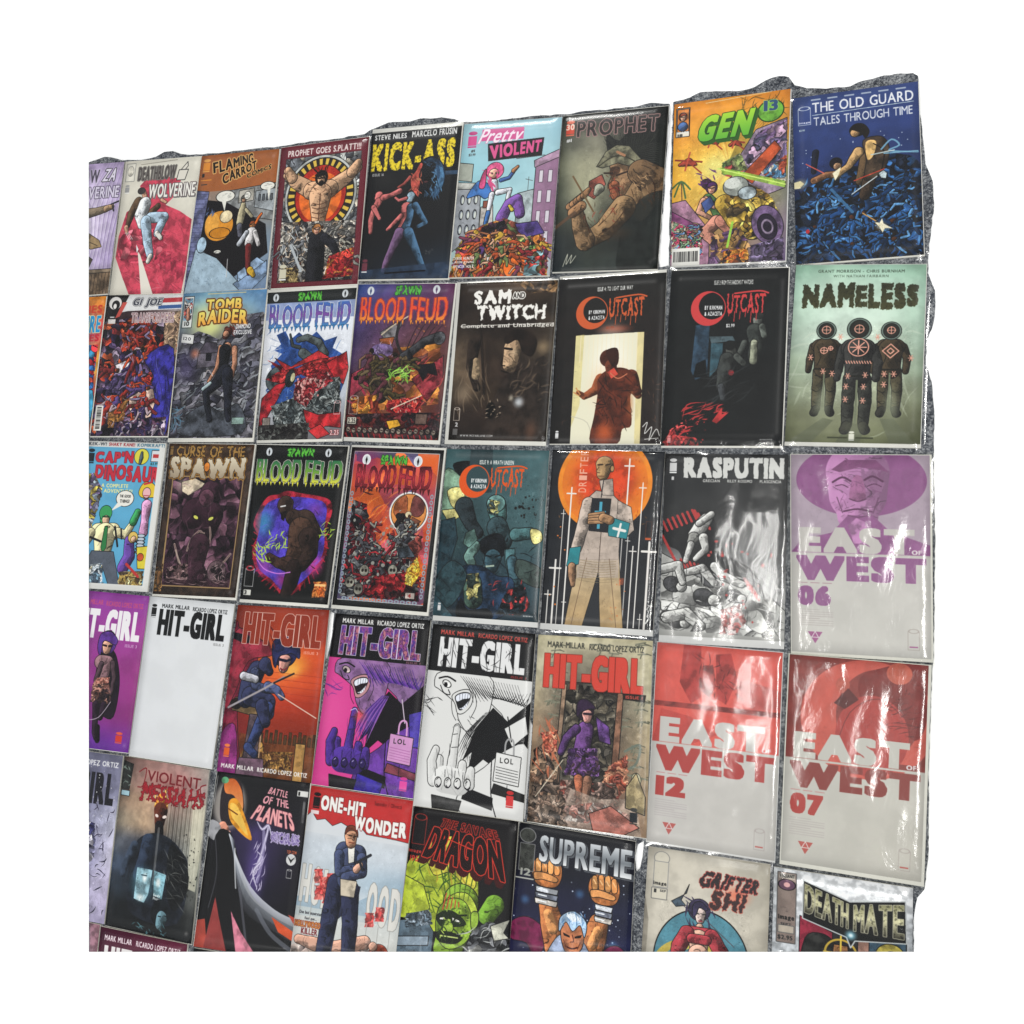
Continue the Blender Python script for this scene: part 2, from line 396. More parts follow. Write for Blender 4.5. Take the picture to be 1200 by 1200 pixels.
# ---------------------------------------------------------------- the covers, one function each (100 x 155 units)
def frame(c, x0, y0, x1, y1, col, w=1.):
    for a in ((x0, y0, x1, y0), (x1, y0, x1, y1), (x1, y1, x0, y1), (x0, y1, x0, y0)): c.S(list(a), w, col)
def face(c, x, y, r, skin='d9a47c', hair='2a1c16', look=0, beard=None, eyes='111'):
    """a small drawn head: hair mass, face, brow and eye shadows, nose, mouth"""
    c.E(x, y-r*.15, r*1.02, r*1.15, hair)
    c.L([x+look*r*.2, y-r*.05, r*.72, x+look*r*.25, y+r*.5, r*.55], skin, sh=.3, t=.1)
    for k in (-1, 1):
        c.S([x+look*r*.3+k*r*.5, y-r*.12, x+look*r*.3+k*r*.15, y-r*.05], r*.2, eyes, k=0)
    c.S([x+look*r*.35, y, x+look*r*.5, y+r*.35, x+look*r*.3, y+r*.38], r*.1, '5a3424')
    c.S([x+look*r*.3-r*.22, y+r*.62, x+look*r*.3+r*.24, y+r*.6], r*.12, '6a2020')
    c.P([x-r*.8, y-r*.3, x-r*.5, y-r*1.1, x+r*.5, y-r*1.15, x+r*.9, y-r*.4, x+r*.3, y-r*.5, x-r*.2, y-r*.35], hair, k=1, t=.2)
    if beard: c.L([x+look*r*.3, y+r*.7, r*.42], beard, t=.3)
def a1a(c):
    c.bg('6b5a78 8d7aa2 b3a0c6 8f80a0/5f5070 a08fb8 d5c8e4 b0a0c4/6a5a7a b8a8cc e6dcf0 a898bc/5a5060 8a80a0 c4b6d6 a090b8/3a3834 5a564e 6a665a 6a6058', .12, 20)
    for i in range(26): c.S([40+i*2.6, 155, 62+i*1.5, 100, 58+i*2, 50, 80+i*1.3, 0], 1.1, ('e8ddf2', '8d78a8', 'c9b9dc')[i % 3], taper=.8, al=.6)
    c.T('DEATHBLOW', -6, 7, 70, 23, '4d4656', o=.5, oc='cfc8da'); c.T('ZA', 76, 7, 92, 22, 'ddd6e6', o=.9, oc='333', sh=4)
    c.T('WOLVERINE', 28, 28, 98, 42, 'd5cde0', o=.8, oc='4a4256', bx=4)
    c.L([40, 62, 7, 70, 58, 5, 84, 55, 4], '8a7a66'); c.L([84, 55, 4, 91, 53, 3.2], 'a88a6c'); c.S([90, 50, 99, 47], 2, '2a2a30', k=0); c.S([92, 52, 94, 58], 2, '2a2a30', k=0)
    c.P([40, 78, 60, 80, 80, 92, 84, 100, 70, 102, 58, 96, 40, 98], '857052', t=.4); c.P([40, 100, 58, 104, 74, 114, 70, 124, 40, 128], '5b5244', t=.4); c.S([44, 84, 78, 98], .8, '3a3226'); c.S([50, 106, 68, 118], .8, '2a241c')
    c.R(40, 128, 100, 155, '6a5846', t=.4)
    for i in range(14): c.S([44+i*4.5, 130, 43+i*4.5, 155], .7, '2e261e', k=0)
    c.R(40, 126, 100, 130, '8a7864'); c.P([44, 122, 60, 118, 70, 126, 44, 128], '6e6a50')
def a1b(c):
    c.bg('d9d4c6 dcd8ca/d6d2c2 dad6c8', .03); c.t = .18; c.o = .4
    red = 'c8465a'
    c.P([24, 30, 30, 24, 60, 21, 78, 25, 76, 41, 62, 54, 82, 62, 99, 72, 100, 128, 98, 155, 27, 155, 18, 140, 2, 118, 3, 88, 10, 60, 34, 48], red, o=0)
    c.H([20, 80, 95, 150], .5, '8f2c40', 60, 28, 20, 22); c.H([10, 80, 95, 152], .9, 'dd7080', 30, 28, 14, 18)
    for i in range(9): c.P([22+i*8, 96+i*3, 30+i*8, 92+i*3, 33+i*8, 102+i*4, 26+i*8, 108+i*4], 'b43a50', t=.3, o=.4, oc='8f2c40')
    c.T('VENOW', 16, 118, 92, 148, None, o=0); c.B([10, 84, 60, 116], 'c4485a b23c50 d86a78', 14, .4, ic='8a2a3c', k=1)
    c.P([32, 106, 36, 110, 60, 155, 44, 155, 38, 130], 'e6e0d4', t=0, o=0); c.P([29, 98, 33, 104, 31, 108], 'eee', t=0, o=0)
    c.P([2, 112, 26, 155, 0, 155], 'd9d4c6', t=0, o=0)
    c.T('DEATHBLOW', 20, 8, 70, 24, '4c4644', bx=7, o=.6, oc='8f8a84', o2=.3, oc2='333'); c.S([22, 5, 70, 2], .7, '8a8478', k=0)
    c.P([73, 18, 84, 5, 85, 10, 78, 19], 'ddd8cc', t=0, o=.9, oc='333'); c.P([74, 14, 86, 14, 83, 26, 72, 26], 'ddd8cc', t=0, o=.9, oc='333')
    c.T('WOLVERINE', 37, 29, 98, 45, 'eceae2', bx=5, o=.8, oc='5a4a4c', ex=(1, 1), exc='777')
    c.R(3, 3, 15, 24, 'd9d5c8', t=.1, o=.5, oc='777'); c.E(9, 12, 4, 6, 'cfcabc', oc='666'); c.logo(4, 28, 6, 10, '999')
    c.L([30, 37, 3.2, 33, 44, 3], 'c99a80'); c.E(27, 36, 5, 4, '3a3434'); c.L([25, 50, 7, 17, 62, 5, 14, 76, 3], '5a4634', t=.5)
    c.L([52, 55, 3.5, 44, 62, 4], '5a4634', t=.5); c.L([34, 52, 8.5, 30, 64, 8, 34, 74, 7], 'd6dade', t=.3)
    c.L([56, 48, 2, 62, 51, 1.6], 'c99a80'); c.L([12, 78, 3, 14, 84, 2], 'c99a80')
    for i in range(3): c.S([12+i*2, 84, 18+i*2.4, 92], .5, 'eee', k=0)
    c.L([44, 68, 6.5, 62, 68, 6, 56, 86, 5], 'a9c0d2', t=.35); c.L([38, 72, 7, 44, 96, 6, 50, 112, 4.5], 'a9c0d2', t=.35)
    c.L([55, 86, 3, 61, 92, 2.6], 'dcd8d0'); c.L([50, 112, 3, 48, 118, 3], 'dcd8d0')
def a1c(c):
    c.bg('a9653a a35f34/8c7a70 90806c/6f7a8c 7f90a0/8fa4b8 6f86a4', .05)
    c.R(0, 0, 100, 42, '9f5d33', t=.05, o=0)
    c.P([0, 40, 16, 42, 14, 100, 6, 155, 0, 155], '6c7096', t=.35)
    for j in range(20): c.S([0, 44+j*5.4, 15, 45+j*5.4], .5, '33365a', k=0)
    c.P([30, 44, 100, 38, 100, 80, 60, 72, 36, 62], '8a8c8c'); c.P([55, 44, 74, 42, 74, 56, 55, 58], 'a8a49a'); c.P([76, 46, 100, 44, 100, 70, 76, 64], '9aa0a4')
    for i in range(4): c.R(80+i*5, 50, 82.5+i*5, 57, '555a60', t=0)
    c.P([16, 52, 40, 56, 92, 84, 98, 116, 60, 140, 30, 118, 12, 104], '120f12', t=.05)
    c.P([8, 106, 36, 118, 76, 155, 0, 155], '9fb6c6', t=.12, o=.5); c.H([6, 112, 50, 150], .5, '5e7488', 22, 40, 40, 4)
    c.P([60, 148, 98, 124, 100, 140, 84, 155, 68, 155], '7d95b4', t=.3); c.P([64, 136, 86, 120, 96, 126, 66, 146], '8ea6c2', t=.3)
    c.E(34, 82, 18, 17, 'd98f2c', t=.1); c.E(25, 79, 9, 12, 'e8a544', t=.1, o=0); c.E(42, 72, 8, 7, 'e0cfa8'); c.E(36, 90, 13, 6, 'c8801f', t=.1)
    c.H([14, 62, 26, 70], 1.2, '5a6a90', 8, -60, 20, 7); c.E(15, 102, 6, 9, 'a9c4d8')
    c.L([62, 60, 3, 62, 66, 5, 60, 80, 4.5], 'b2a888'); face(c, 62, 54, 3.6, 'c9a080', '6a6a66'); c.L([66, 66, 2, 74, 74, 1.8], 'b2a888'); c.L([60, 84, 3.5, 62, 94, 3], '5a5a66')
    face(c, 76, 84, 4, 'd08a50', 'b85a28'); c.L([76, 92, 6, 74, 104, 5], 'd8d4d4', t=.3); c.L([80, 92, 3, 86, 106, 2.5], 'd8d4d4'); c.L([74, 108, 4, 76, 130, 3, 78, 138, 2], '6e2626'); c.L([70, 92, 3, 62, 104, 3], 'b8bcc4')
    c.L([86, 72, 1.4, 83, 76, 1.8, 80, 82, 1.5], 'd86a28'); c.L([79, 134, 4, 84, 140, 2.5], 'c8a030')
    for x, y, a, b in ((38, 49, 12, 6.4), (90, 41, 9, 4.6), (66, 50, 4, 4.5), (36, 111, 5, 2)): c.E(x, y, a, b, 'e8e6dc', t=0); c.H([x-a*.6, y-b*.5, x+a*.6, y+b*.5], .4, '555', 9, 0, 3, 4)
    c.P([34, 54, 40, 54, 39, 66], 'e8e6dc', t=0, o=0); c.P([90, 45, 94, 45, 93, 58], 'e8e6dc', t=0, o=0); c.S([50, 120, 51, 140], .8, 'bbb', k=0)
    c.T('FLAMING', 0, 0, 1, 1, '1d130c', q=[16, 8, 67, 2, 69, 13, 19, 23], let=.12, o=1.1, oc='d8a868', bx=6)
    c.T('CARROT', 0, 0, 1, 1, '1d130c', q=[30, 23, 72, 10, 74, 21, 33, 36], let=.1, o=1.1, oc='d8a868', bx=6)
    c.T('COMICS', 0, 0, 1, 1, '1d130c', q=[62, 25, 92, 16, 92, 22, 63, 31], let=.1, o=.7, oc='d8a868', bx=5)
    c.logo(4, 4, 9, 15, 'd98a34', hat='e0a050'); c.R(3, 28, 17, 29, 'd98a34', t=0, o=0); c.T('1', 4, 21, 7, 25, '222'); c.R(4, 33, 12, 34, '333', t=0, o=0)
def a1d(c):
    c.bg('6a2630 6e2832/5f1f2a 66242e', .06); c.T('PROPHET GOES S.PLATT!!!', 9, 5, 92, 12, 'e6d8d4', bx=5)
    x0, y0, x1, y1 = 7, 14, 93, 150
    c.B([x0, y0, x1, y1], '9aa0a4 6a6e74 c2c4c0 4a4c50 b0a898', 10, .6)
    c.E(50, 58, 41, 44, 'b9bcb8', t=.15); c.E(50, 58, 38, 41, '24201e', t=0)
    for i in range(30):
        a = i*12*math.pi/180; c.P([50+30*math.cos(a), 58+33*math.sin(a), 50+37*math.cos(a), 58+40*math.sin(a), 50+37*math.cos(a+.1), 58+40*math.sin(a+.1), 50+30*math.cos(a+.1), 58+33*math.sin(a+.1)], 'd9b64a', t=0, o=0)
    c.E(50, 58, 29, 33, 'a82a1e', t=.2); c.E(50, 60, 24, 27, 'dd6a2a', t=.2, o=0); c.E(50, 62, 16, 20, 'e8a040', t=0, o=0, soft=.6)
    c.R(0, 0, 7, 155, '672530', t=.03, o=0); c.R(93, 0, 100, 155, '672530', t=.03, o=0)
    sk = 'c9a07e'
    for k in (-1, 1): c.L([50+k*14, 50, 9, 50+k*30, 40, 7.5, 50+k*40, 32, 5], sk, t=.4); c.L([50+k*34, 36, 6, 50+k*40, 27, 4.5], sk, t=.5)
    c.L([40, 52, 10, 60, 52, 10], sk, t=.4); c.L([50, 58, 13, 50, 74, 10, 50, 84, 8], sk, t=.5)
    for i in range(4): c.S([42, 66+i*5, 50, 68+i*5, 58, 66+i*5], .8, '4a2c1e')
    c.S([50, 56, 50, 86], .8, '4a2c1e'); c.H([34, 44, 66, 62], .7, '4a2c1e', 20, 60, 50, 8)
    face(c, 50, 40, 7, sk, '14100e', beard='1c1410'); c.H([42, 28, 60, 40], 1.5, '14100e', 16, 30, 50, 9)
    c.B([7, 84, 93, 88, 93, 150, 7, 150], '8f8c88 c0b8ac 4b4a4c 6c6862 a89684 303034', 7, .8)
    heap(c, 12, 92, 88, 146, 22, '6a6c70 8c8a84 4a4c52 a8a498', 'b8a08a c8b4a0 8a8078', .8, 2)
    c.H([8, 88, 40, 140], 1, 'c4c8c8', 26, 40, 40, 14); c.S([20, 110, 34, 138], 3, 'aeb4b8', k=0); c.H([60, 88, 92, 120], .7, '2a2a2c', 26, -50, 30, 10)
    c.L([50, 104, 9, 50, 126, 10, 50, 148, 10], '1e1e22', t=.5); c.L([58, 104, 5, 68, 112, 4.5, 74, 122, 4], '24242a', t=.4); face(c, 49, 95, 5.2, 'd9a58a', 'b87a44')
    c.B([66, 124, 93, 116, 93, 146, 60, 148], 'a0242a c23a30 701820 c87a3a', 6, .6); c.B([12, 134, 30, 134, 32, 150, 10, 150], '3a2e22 a08a5a', 5, .6); c.logo(9, 130, 8, 17, 'c9c4ae')
    c.R(0, 150, 100, 155, '672530', t=.03, o=0); c.S([7, 14, 93, 14, 93, 150, 7, 150, 7, 14], .5, '3a1218', k=0)
def a1e(c):
    c.bg('17181a 1a1b1d/141416 161719/131315 16171a/16181d 23303f', .05)
    c.G(20, 30, 22, 14, '262626', .7); c.G(20, 52, 20, 14, '242424', .6)
    c.T('STEVE NILES', 4, 2.5, 40, 8, 'e8e8e6', bx=6); c.T('MARCELO FRUSIN', 46, 1.5, 95, 8, 'e8e8e6', bx=6)
    c.T('KICK-ASS', 3, 12, 95, 42, 'e9cf2e', bx=9, by=7, tex=.45, j=.35, jf=3, sh=0)
    c.R(80, 46, 100, 50, '3c5878', t=.2, o=0, al=.7)
    c.L([68, 44, 13, 69, 54, 15, 67, 64, 12], '14161c', oc='0a0a0c', sh=.1)
    c.P([58, 38, 66, 30, 76, 31, 84, 40, 87, 52, 85, 64, 78, 74, 68, 76, 60, 70], '101318', k=1, t=.1, o=0)
    c.P([70, 32, 78, 34, 85, 44, 86, 56, 83, 66, 77, 73, 73, 66, 78, 58, 77, 50, 72, 47, 76, 40], '27405a', k=1, t=.5, o=0); c.P([77, 36, 83, 43, 85.5, 54, 83, 64, 80, 58, 81, 47], '4f7ea4', k=1, t=.5, o=0)
    c.P([64, 52, 72, 50, 73, 54, 66, 56], '08090b', k=1, t=0, o=0); c.P([60, 66, 68, 64, 70, 67, 62, 69], '07080a', k=1, t=0, o=0); c.P([76, 36, 83, 44, 85, 54, 82, 66, 76, 72, 80, 60, 80, 48], '2c4a68', k=1, t=.5, o=0, al=.4); c.P([62, 36, 68, 31, 77, 34, 82, 42, 76, 38, 68, 35], '24384e', k=1, t=.4, o=0)
    c.H([72, 44, 84, 68], 1, '5a88ac', 26, 80, 30, 5); c.H([60, 34, 78, 42], .8, '35506c', 12, 20, 30, 6)
    for i in range(0):
        a = -1.2+i*.034; r = 15.5+(i % 3)*.5; c.S([69+(r-6)*math.cos(a), 53+(r+4)*math.sin(a), 69+r*math.cos(a), 53+(r+6)*math.sin(a)], .7, ('4f7aa0', '2c4560', '6d98ba')[i % 3])
    c.P([54, 44, 58, 36, 61, 38, 58, 48, 60, 58, 58, 66, 60, 72, 52, 64, 49, 52], 'a84a40', k=1, t=.5, o=.3); c.H([49, 44, 62, 70], .9, 'c86850', 12, 60, 30, 7); c.H([66, 62, 82, 74], .9, '3f6080', 16, 70, 20, 8)
    c.E(58, 53, 3, 1.4, 'b06a50', rot=15, t=0, o=0); c.E(66, 56, 2.4, 1, '4a2a2c', t=0, o=0)
    c.L([48, 50, 2, 42, 57, 1.8, 36, 60, 1.4], '9a4a44', t=.3)
    pk = 'c26a68'; bl = '41607c'
    c.L([15, 68, 5, 14, 70, 4], pk); c.L([15, 74, 4, 10, 84, 3, 8, 94, 3, 9, 106, 2.4], pk, t=.4); c.L([20, 70, 3.5, 28, 68, 2.5, 38, 64, 3.2], pk, t=.4); c.L([10, 80, 3, 18, 92, 2], pk)
    c.L([51, 70, 4.6, 50, 74, 3.4], '8aa2b0', t=.4); c.L([46, 72, 2, 38, 74, 1.6, 34, 71, 1.4], pk)
    c.L([47, 82, 6, 48, 92, 4.4, 44, 104, 5], pk, lx=.6, t=.4); c.L([52, 82, 4.5, 52, 92, 3.5, 48, 104, 5], bl, lx=.6, t=.4)
    c.L([42, 90, 2.6, 34, 98, 2.2, 28, 104, 1.8], pk, t=.4); c.L([57, 80, 4, 64, 90, 3.2, 70, 98, 2.6, 62, 102, 2], bl, lx=.5, t=.4)
    c.L([42, 108, 6, 36, 122, 4.4, 30, 138, 3.6, 28, 146, 3], '6a5070', t=.4); c.L([52, 108, 6, 60, 122, 4.6, 68, 138, 3.6, 73, 146, 3], bl, lx=.6, t=.4)
    c.P([0, 146, 100, 138, 100, 155, 0, 155], '2b3a50', o=0, t=.2, al=.8); c.S([30, 149, 74, 147], 1.6, '101014'); c.logo(3, 134, 6, 14, '6a3440'); c.T('ISSUE 16', 5, 44, 18, 47, 'aaa'); c.H([72, 126, 84, 130], .5, '666', 8, 60, 20, 3)
def a1f(c):
    c.bg('9fc9d4 9ec8d6/94c6d2 a6ccd4/a9cfd2 b4cfd0/b8c8c4 b4bcc4', .03)
    c.P([0, 40, 14, 42, 14, 60, 0, 58], 'a7aca0', t=.1); c.P([0, 62, 24, 64, 26, 110, 10, 122, 0, 130], '9a9ea4', t=.12); c.P([0, 60, 26, 62, 26, 68, 0, 67], 'b9bab4')
    for i in range(3):
        for j in range(3): c.E(6+i*7, 78+j*15, 2, 4.5, '7c8490', t=0); c.E(6.6+i*7, 78.5+j*15, 1.2, 3.4, 'cfd4cc', t=0, o=0)
    c.P([26, 86, 38, 84, 40, 106, 26, 108], 'b7b2ac'); c.R(28, 80, 34, 87, 'a8604c'); c.P([62, 74, 80, 70, 80, 116, 62, 112], 'a5b2b4'); c.P([78, 44, 100, 34, 100, 140, 78, 120], '93708c', t=.1); c.P([76, 42, 100, 32, 100, 40, 77, 49], 'b090a8')
    for j in range(4):
        for i in range(2): c.R(82+i*9, 52+j*20, 86+i*9, 64+j*20, 'd2ccd4', t=0, oc='5a4458')
    c.S([72, 58, 72, 72], .5, '444', k=0); c.S([69, 60, 76, 62], .5, '444', k=0)
    c.P([30, 62, 20, 60, 10, 76, 22, 74, 30, 78, 38, 68], '3f6fb0', k=1); c.L([37, 62, 4, 38, 68, 4], 'd8dce8'); c.L([44, 60, 2, 52, 58, 1.8, 56, 52, 1.8], '4060a0'); c.L([56, 51, 2.2, 60, 47, 1.4], 'b07850')
    c.E(37, 50, 9, 8.5, 'd8608c', t=.25); c.L([36, 53, 5.2], 'e8b89c', t=0); c.H([26, 44, 46, 66], 2.2, 'cf5080', 12, 70, 30, 12); c.P([24, 54, 28, 48, 28, 66, 22, 66], 'cf5080', k=1)
    c.S([34, 52, 34.5, 53], 1.3, '222', k=0); c.S([38, 52, 38.5, 53], 1.3, '222', k=0); c.S([33, 56, 36, 57.5, 39, 56], .7, '7a2030')
    c.L([36, 74, 3, 34, 90, 2.2, 32, 102, 2], 'dfe2ea'); c.L([34, 92, 2.4, 32, 104, 2], '3f6fb0'); c.L([42, 72, 3, 54, 70, 2.4, 52, 82, 2], 'dfe2ea')
    c.L([48, 98, 6, 54, 84, 5, 62, 80, 5.5, 66, 94, 5], '7a54a0', t=.3); c.L([55, 86, 1.5, 58, 90, 2], 'd8c040')
    c.B([4, 128, 14, 112, 30, 104, 50, 98, 74, 106, 88, 116, 96, 124, 98, 155, 0, 155], 'b8522c 7a3a52 d8863a 8a4a3a c8a03c 5a3050 c04a3c 6a7a4a', 9, .6, k=0)
    c.B([28, 106, 52, 100, 56, 112, 40, 118, 30, 116], '141216 2a1a24', 8, .2); c.P([62, 104, 84, 102, 92, 114, 74, 118, 66, 112], '4a3a78', t=.4)
    c.B([6, 138, 24, 124, 40, 118, 52, 130, 56, 155, 2, 155], 'd85a26 e8792e c44420 ea9040', 8, .45); c.E(66, 146, 12, 12, 'dc6a28', t=.4); c.B([74, 134, 92, 130, 96, 155, 74, 155], '8a2a30 c04038 6a5a3a 7aa0a8', 7, .6)
    c.B([34, 122, 46, 112, 48, 124, 40, 130], 'e8c040 d89a38', 6, .5); c.P([26, 126, 34, 132, 40, 128, 44, 140, 34, 144, 24, 136], 'cfc8c0', t=.3); c.B([60, 122, 78, 116, 84, 128, 72, 136], '7a9a4a 4a6a3a a8b060', 7, .5)
    heap(c, 8, 112, 92, 150, 26, 'b8522c 7a3a52 d8863a 8a2a30 5a3a78 6a7a4a c8a03c', 'c98a60 d8a888 a86a48', .95, 3)
    c.logo(6, 8, 9, 17, 'd0508c', hat='b8407c'); c.T('#1', 10, 27, 14, 30, '333'); c.T('$3.99', 8, 31, 15, 34, '444')
    c.R(20, 7, 63, 19, 'cf5a92', t=0, o=0); c.T('Pretty', 19, 5, 62, 24, 'f2e4ee', sh=8, bx=2, by=2, lc=1, sp=-4, o=.3, oc='cf5a92'); c.P([27, 22, 84, 19, 83, 37, 29, 40], '1a141a', t=0, o=0)
    c.T('VIOLENT', 0, 0, 1, 1, 'd8568e', q=[29, 24, 82, 21, 81, 33, 31, 38], bx=9, by=6); c.S([58, 39, 86, 37], .7, '444', k=0)
    for i, w in enumerate(('DEREK HUNTER', 'JASON YOUNG', 'SPENCER HOLT')): c.T(w, 3, 135+i*4, 24, 138+i*4, 'e8e4e4', bx=6)
def a1g(c):
    c.bg('2a2c28 2c2d2a 1c1d1c 1a1b1a/4a4c42 7a7868 2a2a27 1c1d1c/626453 a6a48a 3a3a30 1e201f/4c5044 8f8f76 42413a 242828/363a34 5c5e4e 2c302c 1c2222/23282a 30342e 262a28 1a1f20/20282c 343a36 303634 1b2022', .1, 24)
    c.G(22, 68, 20, 40, 'b9b695', .55); c.G(30, 95, 16, 26, 'd4d0b0', .5)
    c.P([48, 44, 44, 22, 56, 30, 70, 16, 96, 18, 100, 30, 100, 80, 78, 72, 70, 50], '141614', k=1, t=.2, o=0)
    for i in range(60): c.S([52+i*.5, 46-i*.1, 40+i*.9, 22+(i*7 % 9)], .6, ('0e0f0e', '35382f', '1c1e1a')[i % 3], taper=2)
    for i in range(40): c.S([70, 40+i*.8, 90, 34+i, 100, 40+i*1.1], .5, ('0e0f0e', '3c3f38')[i % 2], taper=.8)
    c.P([50, 52, 74, 52, 76, 66, 72, 78, 62, 86, 53, 85, 51, 78, 48, 73, 51, 64], '86684c', k=1, t=.5); c.P([50, 56, 58, 56, 58, 62, 50, 64], '4a3426', k=1, t=.2, o=0); c.L([54, 74, 5, 56, 84, 4], '96583c')
    c.P([36, 54, 44, 40, 54, 34, 66, 36, 78, 50, 74, 58, 56, 52, 42, 56], '6f6d58', t=.5); c.S([38, 54, 50, 46, 62, 46, 76, 54], 1, '2c2a20')
    c.S([55, 41, 62, 45], 2.4, 'a87858'); c.S([44, 61, 53, 62], 1.6, '281a14', k=0); c.S([56, 64, 66, 61], 1.6, '281a14', k=0); c.S([53, 64, 51, 73, 55, 74], .8, '4a2a1c'); c.S([50, 78, 55, 76, 60, 79], 1, '5a1c18'); c.H([46, 58, 70, 84], .7, '5a3826', 24, 20, 50, 6); c.H([48, 68, 64, 84], .8, '963c2c', 8, 60, 40, 6)
    c.P([30, 68, 42, 62, 46, 72, 36, 86, 30, 82], '8a4a3e', t=.5); c.L([40, 76, 5, 38, 80, 3], '9a9a88', t=.5)
    c.L([88, 76, 17, 76, 92, 14], '7a6044', t=.45); c.L([78, 62, 12, 92, 72, 14, 100, 90, 16], '6a523a', t=.4); c.L([98, 108, 26, 94, 134, 24], '22231f', t=.3, sh=.15); c.P([66, 96, 82, 110, 100, 92, 100, 155, 64, 155, 62, 130], '1d211f', k=1, t=.2, o=0)
    c.L([64, 96, 12, 48, 116, 10, 32, 126, 8], '8a6e4e', t=.5, sh=.45); c.L([30, 126, 9.5, 24, 112, 7.5, 20, 96, 6], '80664a', t=.5, sh=.45)
    c.G(60, 120, 20, 10, '3a2c20', .6); c.S([58, 92, 50, 104, 42, 112], .9, '3a2416'); c.S([66, 98, 56, 112, 44, 120], .9, '3a2416'); c.S([34, 118, 30, 108, 28, 100], .9, '3a2416'); c.S([72, 70, 80, 82, 78, 92], 1.1, '2c1c12'); c.S([84, 64, 92, 76, 92, 88], 1.1, '2c1c12'); c.H([70, 64, 98, 96], .8, '3a281a', 30, 70, 30, 9); c.H([72, 66, 92, 84], .8, 'b8946c', 14, 40, 30, 7)
    for i in range(5): c.L([12+i*3.4, 92+i*-2.6, 3.3, 18+i*3, 86-i*2.4, 2.6], '9a7250', t=.4)
    c.L([16, 98, 5, 24, 92, 5], '96704e', t=.4); c.S([0, 112, 18, 98], 3, '5a4434', k=0); c.S([14, 62, 36, 98], 1.6, '6a5236', k=0); c.H([16, 90, 60, 128], .6, '3a2818', 30, 60, 40, 8); c.H([22, 94, 58, 110], .8, '8a3a2a', 12, 60, 40, 6)
    c.G(80, 84, 10, 6, 'a88a62', .5); c.G(50, 104, 10, 7, 'b0926a', .5)
    c.T('PROPHET', 15, 7, 92, 23, '272323', bx=3, by=2, sp=14, o=.8, oc='9a7876', j=.2); c.T('PROPHET', 15, 7, 92, 23, '2c2827', bx=3, by=2, sp=14, j=.2)
    c.logo(4, 5, 8, 16, 'c84a38', hat='d86a50'); c.T('30', 4, 9, 12, 15, 'f0d0c0', bx=6); c.T('#1', 5, 24, 10, 27.5, 'ddd')
    c.S([10, 150, 14, 138, 13, 148, 18, 139, 17, 147, 22, 140], .6, 'b9b9a9')
